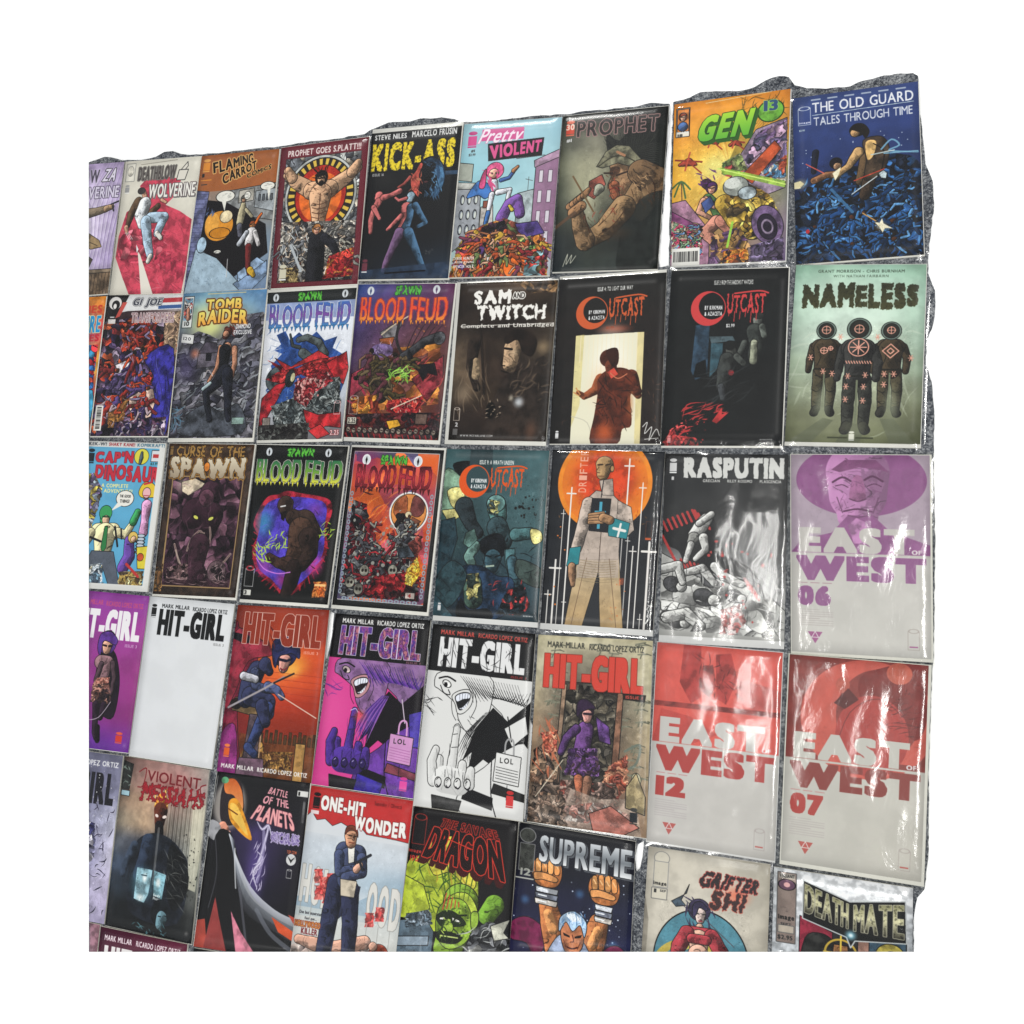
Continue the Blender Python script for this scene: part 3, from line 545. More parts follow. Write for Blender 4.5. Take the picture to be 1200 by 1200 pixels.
def a1h(c):
    c.bg('e08a2e e8962e d8842c/e89a34 efb040 d09038/f0b33c f0d060 a8984a/eab040 d8c060 7a7a70/c8884a a08458 8a7a88/8a7060 807060 6a5a7c', .06, 20)
    for i in range(22): c.S([i*2+2, 155-i*6, 50, 66], .6, ('f8d880', 'c86a28')[i % 2], k=0, al=.5)
    for i in range(16): c.S([70+i*2, 10+i*1.5, 50, 60], .8, '6a5a20', k=0, al=.4)
    c.G(38, 66, 26, 22, 'f2ec8c', .8)
    c.P([50, 72, 72, 34, 98, 26, 98, 90, 80, 96, 56, 88], '8f7c90', t=.4); c.B([62, 62, 74, 36, 98, 28, 98, 66, 80, 76], '8a6a9a 6a5a80 b090a8 50506a', 7, .7, sx=1.8, rot=-40); c.P([60, 76, 88, 46, 94, 54, 70, 84], 'b8502c', t=.2); c.B([78, 74, 98, 60, 98, 84, 84, 84], 'cc5a3c 5a8ab0 e8dcc8 4a3a40', 6, .7); c.B([44, 62, 60, 54, 66, 70, 52, 78, 44, 72], '7a8a50 5a7a40 a0a070 c0504a', 6, .6)
    c.P([42, 66, 98, 84, 98, 90, 44, 72], '9ac448', o=0, t=.2, al=.9); c.S([40, 67, 98, 87], 1.1, 'd4f07a', k=0)
    for x, y, s_ in ((34, 40, 1), (55, 44, .8), (14, 58, 1.3)):
        c.L([x-6*s_, y+2, 1.5, x, y, 3*s_, x+5*s_, y+3, 1.2], 'a8402e', t=.4); c.S([x-9*s_, y-3, x+9*s_, y+1], 1.6, '8a3424', k=0); c.S([x-3, y+6*s_, x+1, y-7*s_], 1.4, 'c05038', k=0); c.S([x, y, x+9*s_, y+9*s_], 1.2, '9a3a28', k=0)
    c.S([0, 82, 8, 76, 16, 84], 1.6, '4a6a3a'); c.S([2, 90, 8, 76, 12, 92], 1.6, '4a6a3a'); c.S([8, 78, 9, 96], 1, '6a4a2a', k=0)
    c.P([0, 96, 12, 94, 34, 124, 34, 155, 0, 155], 'a67a92', t=.2); c.P([0, 104, 26, 120, 26, 130, 0, 116], '8a4a78'); c.B([0, 112, 24, 124, 30, 146, 0, 148], 'd8c0a8 6a8ab0 c84a6a 8ab08a e8dcc0', 5, .6)
    c.L([30, 80, 4.5, 34, 84, 4], '3a2438'); c.H([24, 68, 38, 82], 1.4, '5a2a70', 10, 40, 40, 8); face(c, 35, 85, 5, 'dca48c', '4a2458'); c.L([32, 94, 4.5, 40, 104, 5.5, 44, 112, 6], '4a7040', t=.4); c.L([30, 95, 3.2, 38, 102, 2.6, 50, 100, 2.2], 'd09a80', t=.3); c.L([28, 96, 3, 24, 106, 2.4, 34, 112, 2], 'd09a80', t=.3); c.L([40, 116, 6, 30, 126, 5, 42, 138, 4.4, 46, 148, 3.4], 'c98a76', t=.4); c.L([44, 116, 5.5, 54, 128, 4.6, 50, 140, 3.6], 'b87a68', t=.4); c.P([26, 98, 34, 92, 38, 100, 30, 108], '3a4a7a', t=.4)
    c.L([46, 100, 8, 60, 114, 12, 72, 124, 11], 'b09038', t=.5); c.B([52, 84, 72, 86, 90, 104, 92, 130, 70, 134, 54, 122, 46, 104], 'b8983a 8a6a28 d8c060 5a4a30 c8a848', 9, .7, k=1); heap(c, 4, 120, 28, 138, 9, 'c84a6a 6a8ab0 e8dcc0 8ab08a', 'd8a888', .5, 2)
    c.E(56, 85, 11, 9, 'aab0a8', t=.35); c.E(53, 82, 7, 5, 'd4d8d0', t=0, o=0); c.E(66, 92, 8, 6, '98a4a8', t=.4)
    c.E(84, 122, 13, 18, '6a5478', rot=-20, t=.4); c.E(84, 124, 8, 12, '241c2c', rot=-20); c.E(84, 124, 5, 7, '8a7a90', rot=-20, ring=1.4, o=0)
    c.B([36, 130, 60, 122, 70, 140, 60, 155, 34, 155], '6a4a70 8a6a3a 4a3a50 a88050', 7, .6); c.S([54, 118, 50, 140], 2, '9ad048', k=0); c.B([46, 144, 66, 142, 70, 155, 44, 155], 'd86a28 3a2420 e89a3a', 5, .5)
    c.B([70, 140, 98, 134, 98, 155, 70, 155], '6a5a80 40344a 8a7aa0', 7, .6)
    c.H([60, 2, 96, 30], .6, '3a3a18', 40, 0, 60, 14); c.E(84, 18, 11, 10, '6aa83a', rot=-15, o=1, oc='1c3a14'); c.T('13', 78, 8, 90, 18, '2c4c70', bx=8, o=.5, oc='9ac860')
    c.T('GEN', 0, 0, 1, 1, 'a8d83a/5fae38', q=[25, 16, 70, 13, 67, 38, 21, 40], bx=10, by=7, sh=3, o=.7, oc='173410', ex=(2.5, 3), exc='2a5a1e', sp=14)
    c.S([28, 3, 84, 0], .6, 'f4e0b0', k=0); c.R(2, 5, 14, 33, 'e8e2d0', t=0); c.R(3, 6, 13.5, 28, 'c87a3a', t=.4); face(c, 8, 14, 3.6, 'e0b090', '8a3a20'); c.L([8, 23, 4.5], '4a6aa0'); c.T('image', 3, 27, 13, 29.5, 'e8e8e8', lc=1); c.T('18', 3.5, 30, 8, 32.6, '222')
    c.bars(1, 139, 26, 155)
def a1i(c):
    c.bg('33457a 33457c/2c3d72 2b3b70/26366a 24335f/1a2648 1a2546/121c33 131c30/0e1626 0e141f', .06, 20)
    r = np.random.default_rng(3); 
    for _ in range(45): c.E(r.uniform(2, 98), r.uniform(38, 105), .45, .45, 'b8c4d8', o=0, t=0)
    c.B([0, 96, 10, 86, 20, 80, 30, 74, 42, 70, 60, 72, 76, 62, 92, 66, 100, 76, 100, 155, 0, 155], '0c111c 131d30 1f4270 0e1726 2a5a90 101828 0b0f18', 8, .5, k=0, ic='070a12')
    c.H([4, 80, 98, 150], 2.4, '2f62a0', 70, -35, 60, 10); c.H([4, 80, 98, 150], 1.2, '5f9ad0', 60, -30, 70, 6); c.H([0, 88, 100, 152], 2.4, '0a0e18', 40, 20, 60, 10)
    heap(c, 8, 84, 94, 148, 34, '1c4478 153258 2a5a94 10243f', '3f78b0 5f98cc 2a5a90', 1.0, 7)
    pass
    sk = 'b08a60'
    c.L([62, 60, 8, 58, 74, 7, 54, 84, 5], '5a4630', t=.5); c.L([52, 58, 4.5, 44, 70, 3, 36, 76, 2.5], 'c09a68', t=.4); c.L([66, 54, 4, 62, 66, 3.4], 'c09a68', t=.4); c.L([60, 84, 5, 56, 98, 4.5], '3c2e22', t=.4); c.E(52, 38, 6.5, 5.5, '1c1612'); c.L([50, 40, 4], sk); c.P([46, 36, 50, 32, 57, 33, 61, 40, 58, 46, 55, 41, 50, 38], '1c1612', k=1); c.P([56, 48, 70, 46, 76, 56, 74, 72, 66, 82, 56, 84, 58, 66], '3f3226', k=1, t=.5); c.P([58, 50, 66, 50, 64, 62, 59, 66], 'd8b070', k=1, t=.3, o=0); c.S([64, 52, 72, 60, 70, 76], .9, '120e0a')
    c.E(34, 66, 5, 5, '141216'); c.L([35, 69, 3.4], 'a07c5c'); c.L([16, 80, 3, 26, 76, 3, 32, 76, 3], '9a6a48', t=.4)
    c.G(34, 77, 6, 6, 'd8b878', .6); c.P([31, 75, 38, 70, 36, 77, 33, 82, 32, 78], 'f2eac8', t=0, o=0); c.P([0, 80, 5, 79, 8, 82, 4, 86, 0, 86], 'f2e8c0', t=0, o=0); c.G(5, 82, 8, 7, 'e8d8a0', .6)
    c.L([18, 54, 2.6, 17, 62, 2.4, 16, 72, 2], '171b2c'); c.S([10, 64, 24, 74], 1, 'c85a50', k=0)
    c.S([70, 58, 78, 50, 84, 56, 76, 60, 98, 64], 1.4, '6c9cb8'); c.S([72, 62, 98, 63], 1, '7aaac4', k=0); c.S([62, 62, 80, 60], 1, 'b8c8c8', k=0)
    c.S([46, 96, 66, 82], .8, 'd8e4e8', k=0); c.P([67, 80, 71, 77, 74, 80, 73, 85, 69, 84], 'c8d8dc', t=.3); c.S([48, 84, 72, 76], .8, 'c04030', k=0)
    c.S([30, 90, 46, 112], 2.4, '3a6a94'); c.S([54, 114, 64, 122], 1, 'c89858', k=0); c.G(68, 127, 7, 6, 'd8b070', .6); c.P([63, 123, 67, 124, 69, 120, 70, 125, 77, 130, 71, 129, 69, 133, 67, 128], 'f4eccc', t=0, o=0); c.E(10, 126, 1.6, 2, 'b82a30', o=0, t=0)
    c.logo(4.5, 9, 10, 18, 'c8d0dc', hollow=1); c.T('image', 5, 23.5, 14, 26, 'dde', lc=1)
    c.T('THE OLD GUARD', 16, 7, 96, 16.5, 'e6e8ec', bx=2, by=1, sp=10); c.S([16, 18.8, 96, 17.6], .5, 'cdd', k=0); c.T('TALES THROUGH TIME', 17, 21, 95, 29, 'd4d8e0', bx=1, by=1, sp=8)
    for i in range(6): c.R(15+i*13.5, 3.5, 23+i*13.5, 4.9, 'a8b4c8', t=0, o=0)
    c.T('$3.99', 5, 31, 9.5, 33, 'bcc')
def a2a(c):
    c.bg('d8862c c87428 d8862c/5a90c0 4a88c0 c84a50/e8d860 e8d04a d8a040/5ab0d0 4aa0d0 a03a40/d8c850 c8b84a 8a5a50', .15, 12)
    c.T('STORIES', 40, 10, 97, 19, 'c0402c', bx=7); c.T('ADVENTURE', 20, 22, 97, 42, '2a90c8', bx=8, o=.6, oc='e8e0a0'); c.T('HEROES', 50, 44, 97, 52, 'c02838', bx=6)
    c.B([30, 56, 97, 155], 'e8d860 4aa8d8 c83038 e8e0b0 2a70b0', 16, .5); c.B([60, 70, 96, 70, 97, 120, 64, 110], 'b82a34 c84a3a 2a60a0', 9, .6); c.P([70, 120, 97, 108, 97, 150, 76, 150], '4aa8d0', k=1)
def a2b(c):
    c.bg('2a2428 4a3438 d8d4d0/1c1418 3a2428 5a4848/2a2034 5a2a34 6a4a54/3a2c48 4a3448 463450/3a2a44 4c3846 3a3050', .15, 14)
    c.P([22, 0, 100, 0, 100, 16, 30, 18, 18, 20], 'dcdcdc', t=.05, o=0); c.P([72, 4, 100, 3, 100, 8, 72, 9], 'b03038', o=0, t=0); c.P([70, 12, 100, 11, 100, 15, 70, 16], '3a5a90', o=0, t=0)
    c.P([0, 0, 30, 0, 18, 24, 0, 40], '1a1719', t=0, o=0); c.P([22, 8, 28, 8, 20, 24, 14, 26], 'c05048', o=0, t=0)
    c.B([0, 30, 100, 18, 100, 155, 0, 155], '2c2434 4a3a5c 7a2a2c b8402c 1c1620 6a5470 8a7a8c 35284a c05a34', 11, .7, rot=30)
    c.B([78, 20, 100, 18, 100, 70, 84, 60], 'a88a70 c8a888 6a5648', 8, .4, rot=-35); c.B([20, 30, 60, 28, 74, 56, 88, 66, 60, 72, 40, 60, 26, 46], 'c8402a 9a2a20 3a1418 d85a3a', 7, .7)
    c.P([22, 78, 44, 70, 50, 80, 30, 90], 'd8d0d4', t=.4); c.P([26, 88, 56, 76, 62, 90, 36, 104], '6a5a80', t=.5); c.B([10, 92, 40, 88, 44, 116, 16, 120], '4a3c64 6a5a84 241c34', 8, .6, rot=-20)
    c.P([60, 70, 96, 60, 98, 150, 84, 150, 70, 110, 74, 90], '34308c', t=.5, k=1); c.H([72, 74, 98, 140], 1.4, '1c1850', 14, 80, 12, 30); c.H([72, 74, 98, 140], 1, '5a58b0', 8, 80, 12, 24)
    c.P([46, 108, 54, 98, 66, 104, 74, 100, 80, 118, 76, 134, 58, 140, 46, 124], 'd8b8a8', t=.5); c.B([50, 94, 70, 90, 72, 104, 58, 108, 48, 104], 'c8382c 8a2020 e05838', 5, .6); c.B([18, 118, 46, 114, 40, 146, 22, 146], 'b07a3c 6a4426 8a5a30', 7, .6)
    heap(c, 14, 40, 66, 130, 16, 'a8342a 5a4680 3a2c58 7a2a2c', '8a7a9c b8a0a8 c8502e', 1.3, 4); c.B([30, 140, 96, 134, 96, 155, 30, 155], '3a3058 b8a8b8 5a3a50 201a30', 6, .6); c.H([6, 40, 70, 150], .8, 'b8a8c0', 36, -30, 60, 8)
    c.E(12, 9, 8.5, 7.2, 'e4e0dc', t=0, o=0); c.E(13, 11, 5.4, 5.2, '1a1719', t=0, o=0); c.E(12, 12.5, 2.2, 3, 'e4e0dc', t=0, o=0); c.R(5, 27, 15, 32, 'dcd8d4', t=0, o=0); c.R(7, 24, 13, 25.4, 'ccc', t=0, o=0)
    c.T('GI JOE', 36, 4, 74, 14, '3a3c48', sh=3, bx=7, o=.7, oc='eeeeee', o2=.4, oc2='333'); c.T('TRANSFORMERS', 36, 20, 92, 31, '9a7c80', bx=5, o=.4, oc='e4d8d8', o2=.3, oc2='3a2428'); 
    c.bars(3, 122, 13, 149, 1)
def a2c(c):
    c.bg('5f8ab0 7aa4b8 6a94b8 5a88b4/7a9498 c0c890 8fa498 6a88a8/5a5c68 8a8c74 66646c 5c6a80/4a4652 5a5460 5c5a62 5e5e66/40404c 484855 545660 50535a/2c3440 32363f 42464e 40444a/1c2a38 262c36 30353c 22262c', .08, 16)
    c.G(36, 38, 24, 16, 'dce08c', .8); c.B([0, 62, 10, 48, 24, 42, 36, 46, 50, 52, 66, 40, 80, 26, 100, 24, 100, 155, 0, 155], '4a4854 5c5a64 6a6870 3a3a46 7a7a80 52525e', 11, .5, sx=1.6, rot=-30)
    c.G(12, 80, 22, 30, '4a4070', .5); c.P([26, 66, 32, 58, 46, 58, 52, 68, 52, 80, 26, 82], '66606c', t=.3); c.R(36, 66, 42, 74, '16161c', t=0); c.P([26, 66, 34, 54, 46, 55, 52, 66], '4a4450', t=.3); c.G(22, 66, 8, 8, 'c07050', .7)
    c.H([66, 60, 98, 130], 2, '8a8e94', 30, -30, 25, 12); c.H([10, 96, 90, 150], 1.6, '1c2028', 50, -15, 35, 14); c.H([10, 96, 98, 150], 1.2, '7c8288', 40, -20, 35, 12)
    c.P([14, 136, 40, 120, 60, 128, 80, 120, 88, 150, 16, 152], '43474f', t=.5, k=1); c.H([2, 124, 14, 146], .8, '5f86a0', 24, -60, 60, 12)
    sk = 'bb8468'
    c.H([54, 36, 68, 52], 2, '5a2a22', 10, 30, 30, 10); c.L([59, 44, 5, 57, 48, 4], '5a2a22'); c.L([57, 46, 3.6], sk, t=0); c.L([60, 60, 5, 62, 66, 5], sk); c.L([69, 62, 3.4, 71, 78, 3, 68, 96, 2.4], sk, t=.3); c.L([52, 60, 2.5, 50, 82, 2.2, 42, 96, 1.8], sk, t=.3)
    c.L([58, 64, 7, 58, 78, 5.4], '16171b', t=.2); c.L([60, 86, 8, 52, 98, 6, 40, 108, 4, 44, 124, 3.4, 48, 136, 3], '1c1e26', t=.4); c.L([63, 88, 7, 66, 106, 5, 68, 126, 4, 70, 136, 3], '20222c', t=.4); c.S([36, 92, 40, 84, 46, 90], 1, 'a8a0a0'); c.L([36, 104, 2, 44, 98, 2], 'a8bcc0')
    c.R(74, 134, 88, 141, '8aa49c', t=.2, o=.3); c.T('TOMB', 30, 8, 72, 20, 'e6d86a/e8a848', bx=7, by=5, o=.9, oc='2c2018', o2=.5, oc2='a85a28'); c.T('RAIDER', 22, 22, 80, 37, 'e6d86a/e8a040', bx=7, by=5, arch=3, o=.9, oc='2c2018', o2=.5, oc2='a85a28'); c.R(30, 1.5, 76, 2.6, 'c8c4a0', t=0, o=0)
    c.P([2, 4, 14, 4, 14, 38, 2, 38], 'd4d8d4', t=0); c.B([3, 6, 13, 30], 'b84a40 7aa0b8 e0d8d0 5a4a5a', 5, .6); c.L([8, 18, 2, 9, 28, 2.4], 'c88a70'); c.T('10', 5, 31, 11, 36, '333')
    c.T('DIAMOND', 68, 36, 85, 41, 'e8e8e8', bx=5); c.T('EXCLUSIVE', 66, 42.5, 87, 47, 'e8e8e8', bx=5)
def feud(c, top, col, spawnc='4fae3e', y0=13, x0=4, x1=95):
    pass
def emblem(c, x, y, r, dark='16171a'):
    c.E(x, y, r*.8, r, 'cfd4d8', t=0, o=0); c.P([x, y-r*.7, x+r*.25, y, x, y+r, x-r*.25, y], dark, t=0, o=0)
def btitle(c, col, y0, y1, oc='e0e4ec', o2c='22304a', x0=4, x1=96):
    w = x1-x0
    for t_, a_, b_ in (('BLOOD', x0, x0+w*.53), ('FEUD', x0+w*.58, x1)):
        c.T(t_, a_, y0+1, b_, y1-2, col, bx=4, by=1, o=.35, oc=o2c, o2=.45, oc2=oc, top=.22, j=.22, jf=4, sp=5)
        n = len(t_); e = col.split('/')[-1]
        for i in range(n):
            u = a_+(b_-a_)*(i+.5)/n; h = abs(2*(i+.5)/n-1)*2
            for d in (-1, 1): c.P([u+d*2.6-1.3, y1-3, u+d*2.6+1.3, y1-3, u+d*3.0, y1+1.5+h], e, t=0, o=.3, oc=o2c)
def a2d(c):
    c.bg('d8dce4 dce0e8/e4e6ec e2e6ee/d4d8e0 b8c0cc/8a8c90 6a6468', .04)
    c.R(0, 0, 100, 12, '1c1f20', t=0, o=0); c.R(0, 12, 100, 30, '8f9ec4', t=.1, o=0)
    c.P([14, 46, 20, 56, 12, 62, 22, 66, 10, 78, 14, 92, 6, 104, 20, 120, 90, 120, 96, 100, 90, 86, 94, 70, 80, 62, 84, 50, 70, 54, 60, 44, 50, 52, 40, 44, 30, 52, 24, 42], '2a4a8a', t=.3, o=0); c.H([8, 50, 94, 110], 1, '5a82c0', 24, -60, 50, 14)
    c.H([0, 40, 20, 120], 1.2, 'a8b4cc', 14, 10, 40, 16)
    c.L([40, 52, 3, 50, 50, 3.6, 64, 56, 4, 72, 68, 4, 62, 76, 4.5, 46, 66, 5], '4f5758', t=.7); c.L([30, 46, 1, 34, 58, 1.6, 42, 60, 2], '3a4040')
    c.E(20, 92, 15, 13, '3d4547', t=.6, rot=-30)
    c.B([6, 72, 26, 80, 40, 82, 60, 74, 78, 72, 90, 70, 98, 78, 92, 96, 80, 92, 60, 94, 44, 88, 30, 96, 10, 110, 26, 98, 4, 92, 22, 84], 'a8262c 8a1c24 c43a38 b02e30 6a141c', 9, .5, rot=20); c.P([2, 112, 18, 98, 30, 96, 22, 112, 8, 136, 0, 150], '9a222a', t=.5); c.P([74, 78, 96, 66, 100, 84, 96, 100, 84, 92], 'a8262c', t=.5); c.H([30, 76, 84, 96], 1, '4a1016', 26, -20, 25, 16)
    c.P([64, 64, 78, 72, 60, 74, 28, 84, 14, 70, 34, 80], 'b83034', t=.4)
    c.E(34, 92, 5.5, 9, '23282a', rot=10, t=.5); c.E(37, 91, 2.6, 5, 'c9c49a', rot=10, o=.3, t=.2)
    c.B([46, 96, 92, 92, 96, 128, 60, 146, 20, 142, 14, 120, 40, 112], '5a6262 7c8484 3c4446 949a98 2a3032', 7, .8, sx=.8); c.H([20, 104, 94, 142], .9, 'a4acaa', 50, 35, 50, 5); c.H([20, 104, 94, 142], .7, '1a1e20', 50, -40, 50, 5)
    c.B([40, 96, 74, 84, 84, 96, 64, 108, 56, 122, 40, 114], 'b03038 8a2028 d89a94 5a161c', 5, .6); c.D(42, 92, 72, 114, 14, .8, 1.6, 'd88a86')
    c.P([52, 124, 70, 130, 96, 128, 98, 144, 80, 142, 70, 150, 58, 140], 'a8262c', t=.5); c.P([60, 146, 74, 140, 86, 150, 72, 155], 'c03034', t=.3); c.B([0, 140, 60, 138, 60, 155, 0, 155], '33302f 5a5c58 1e1c1c', 6, .6)
    c.R(5, 132, 14, 140, '9a8f86', t=.2); c.logo(88, 116, 7, 14, 'caa', hollow=1); c.T('2.25', 86, 146, 96, 151, 'e8c8c8', o=.4, oc='7a1a20')
    emblem(c, 10, 6, 4.2); emblem(c, 88, 5.4, 4.2); c.T('SPAWN', 36, 2, 62, 10.5, '5cbc3c', bx=6, j=.8, jf=5, o=.5, oc='1c5020'); btitle(c, '3a6ab0/7a4a98/3c86b8', 15, 41, 'e6eaf2', '1e2c54')
def a2e(c):
    c.bg('2f4680 4a4078 5a3a68 5a2f50/3c3c70 5a4068 4c3450 50304a/3f3460 5a3c58 5c3a44 5a3438/443456 70484a 6a4438 5c3434/4a3040 8a5c3c a06a38 5a3030/3f2428 6a3c2c 7c4a30 4a2428/3a1a1e 5a2420 5a2820 3a181c', .1, 18)
    c.B([40, 66, 92, 60, 96, 120, 30, 128, 20, 112], 'b06c34 8a4c2c c07c34 5c3430', 18, .2, sx=1.2); c.D(60, 40, 96, 100, 40, .3, .8, 'b87038')
    c.H([2, 96, 30, 124], 1.8, '9a3044', 22, 40, 40, 16); c.P([2, 92, 16, 84, 24, 98, 14, 108, 2, 116], '8a3040', t=.5); c.P([66, 96, 96, 72, 98, 96, 84, 118], '7a2c34', t=.6); c.H([70, 78, 98, 120], 1, 'b84a48', 16, -40, 15, 20)
    c.P([28, 50, 40, 42, 54, 34, 48, 46, 46, 56, 34, 58], '6d6a6c', t=.5); c.S([30, 52, 42, 42, 58, 32], 1.4, 'c4b49c'); c.S([48, 36, 46, 54, 50, 66, 56, 74], 3, '2a2628'); c.P([28, 56, 44, 54, 42, 62, 30, 62], '8a4c2c', t=.3)
    c.E(32, 68, 12, 7, '6a5a8a', t=.6, o=0, al=.8); c.H([22, 60, 44, 74], .6, 'b8a8d0', 20, 20, 60, 5)
    for i in range(5): c.S([58+i*4, 66, 66+i*6, 44, 78+i*4, 28+i*3], 1.1, '241c22', taper=2)
    c.L([56, 74, 5, 66, 66, 4, 76, 58, 4, 90, 54, 5.5], '3c3c40', t=.7); c.E(90, 55, 6, 6.5, '4a4c50', t=.7); c.P([60, 66, 70, 82, 88, 80, 92, 92, 82, 90, 78, 98, 72, 88, 62, 82], '1c1a1e', k=0, t=.2)
    c.L([26, 82, 6.5, 22, 96, 5], '4c4228', t=.7); c.E(24, 78, 6, 6, '4a4026', t=.6); c.L([34, 84, 5, 48, 88, 6], '423c34', t=.7); c.L([30, 96, 10, 34, 112, 9], '3c3226', t=.7); c.L([10, 92, 2, 18, 88, 2.5], '4c4228', t=.6)
    heap(c, 14, 74, 60, 112, 9, '4c4228 3a3226 5a3038', '6a5a40 4c4228 7a5a48', 1.2, 6)
    c.H([40, 84, 62, 100], 1.2, '76b040', 30, -20, 60, 9); c.H([44, 84, 66, 92], .9, 'a8dc60', 14, -25, 20, 14)
    c.B([44, 118, 80, 112, 78, 128, 60, 134, 42, 128], 'b0242c 7c1a20 d84038', 6, .5); c.H([50, 118, 78, 130], .7, 'e8c8b0', 16, 80, 20, 4); c.S([48, 126, 78, 112], 1, 'e0d0b8')
    c.B([4, 116, 30, 112, 40, 136, 10, 140], 'b46228 8a3424 d08a34', 8, .5); c.B([0, 132, 100, 128, 100, 155, 0, 155], '3a2428 5a1c20 241a1e 6a2a28', 7, .6)
    c.R(74, 130, 86, 140, '5f4c44', t=.3); c.P([44, 138, 56, 136, 60, 142, 48, 146], 'd8a030', t=.2)
    for i in range(16): c.E(4+i*6, 147+(i % 2), 2.2, 2.6, '8a7c70', t=.2); c.S([3+i*6, 147, 5+i*6, 147.5], .9, '1c1214', k=0); c.S([2+i*6, 151, 4+i*6, 156], 1.2, 'a02028', k=0)
    c.logo(3, 113, 9, 19, 'b8a8a0', hollow=1); c.R(2, 135, 12, 142, 'cfc8b8', t=0); c.T('2.25', 3, 136, 11, 141, '333')
    emblem(c, 14, 7, 4.5, '2c3a6a'); emblem(c, 82, 6, 4.5, '4a2f58'); c.T('SPAWN', 40, 2, 66, 11, '4fae3e', bx=6, j=.8, jf=5, o=.5, oc='1c4020'); btitle(c, 'd8642c/e04a30/e89038', 15, 40, 'a8385c', '3c1a30', 5, 95)
def a2f(c):
    c.bg('30261f 3c2f27 5a4636 2e2620/241d1a 2a221d 30261f 261f19/322a24 221b17 221b17 3e342b/5a4c3e 30261f 302822 463c30/6a5a48 3c2f26 241d1a 302922/4c4034 32281f 1e1815 241f1c/2a221e 2c221d 3c2e26 2a2420/181412 1e1815 4a3428 1c1816', .12, 16)
    c.G(90, 65, 10, 10, '9a8466', .7); c.G(22, 92, 14, 30, '8a765e', .6); c.G(12, 110, 12, 14, 'a8937a', .5)
    c.L([20, 60, 7, 18, 84, 5, 26, 104, 4], '2a221d', t=.5, o=0); c.S([24, 34, 34, 110], 3, '1c1613', k=0, al=.8); c.S([34, 60, 36, 90], 5, '261e1a', k=0, al=.6); c.L([23, 78, 3, 24, 92, 4.5], '9a8468', t=.5, o=0)
    c.L([60, 66, 9, 58, 82, 7], 'a98d70', t=.45, o=0, sh=.6); c.P([50, 56, 60, 48, 76, 50, 84, 60, 80, 74, 70, 70, 64, 58, 54, 62], '1e1713', k=1, t=.4, o=0); c.G(62, 70, 6, 6, 'd8bc98', .6); c.S([52, 66, 59, 67], 2.2, '17110e'); c.S([50, 76, 49, 82, 53, 83], 1.2, '1a1210'); c.S([50, 88, 57, 90], 1.5, '17110e'); c.S([66, 84, 60, 94, 54, 94], 2, '241a16')
    c.P([56, 94, 74, 84, 96, 78, 98, 155, 40, 155, 44, 118], '2a231f', k=1, t=.45, o=0, al=.75); c.H([60, 78, 96, 120], 2, '6a5a4a', 30, -40, 30, 12, .5); c.H([2, 80, 40, 130], 1.4, '8f7c66', 20, 70, 20, 16, .4)
    c.G(70, 118, 8, 8, 'c8ccd0', .9); c.G(62, 114, 4, 5, 'b0a898', .8); c.E(42, 126, 5, 8, '0e0b0a', t=.3, o=0); c.H([38, 116, 52, 134], 1.2, '9a8a78', 14, 60, 60, 4); c.G(84, 146, 9, 16, '7a5440', .5)
    c.B([56, 0, 100, 0, 100, 12, 74, 12], '8a6a48 4a3a2c 2a2018', 8, .3)
    c.T('SAM', 16, 8, 54, 22, 'eceae4', bx=8, by=6, j=.5, jf=7, let=.05); c.T('AND', 56, 11, 68, 17, '2a221e', bx=5, o=1, oc='eceae4'); c.T('TWITCH', 20, 23, 90, 38, 'eceae4', bx=9, by=6, j=.9, jf=7, let=.04, sp=4)
    c.T('Complete and Unabridged', 4, 41, 99, 46, 'e0dcd4', bx=4, by=2, lc=1); c.S([4, 43.5, 98, 42], .6, 'e0dcd4', k=0)
    c.logo(4, 123, 6, 13, 'b8aca0', hollow=1); c.T('2', 6, 138, 9, 142, 'ccc'); c.R(4, 144, 9, 150, '888', t=0, o=0, al=.6); c.T('WWW.MCFARLANE.COM', 12, 149.5, 46, 151.6, 'bbb', sp=16)
def outcast(c, col, txt, x0=20, y0=19, dy=0, price=None):
    c.T(txt, x0+17, 10+dy, x0+50, 14+dy, 'e4e4e0', bx=4)
    cx, cy = x0+13, y0+15+dy
    c.E(cx, cy, 15, 15.5, col, t=0, o=0); return cx, cy
def ocword(c, col, cx, cy, bgc, g=1):
    c.E(cx+3.6, cy-2.2, 11.8, 12, bgc, t=0, o=0)
    c.E(cx, cy, 15, 15.5, col, ring=.8, t=0, o=0)
    c.T('BY KIRKMAN', cx-3, cy-2.5, cx+12, cy+1.2, 'eee', bx=7); c.T('& AZACETA', cx-3, cy+3, cx+12, cy+6.6, 'eee', bx=7)
    c.T('UTCAST', cx+16, cy-13, cx+48, cy+5, col, bx=4, by=2, j=.35, jf=4, sp=6, let=.08)
    for i in range(6): c.S([cx+18+i*4.6, cy+3, cx+17.6+i*4.6, cy+7+(i*5 % 7)], 1.1, col, taper=2)
    c.S([cx+22, cy-13, cx+42, cy-15, cx+50, cy-13], 1.4, col)
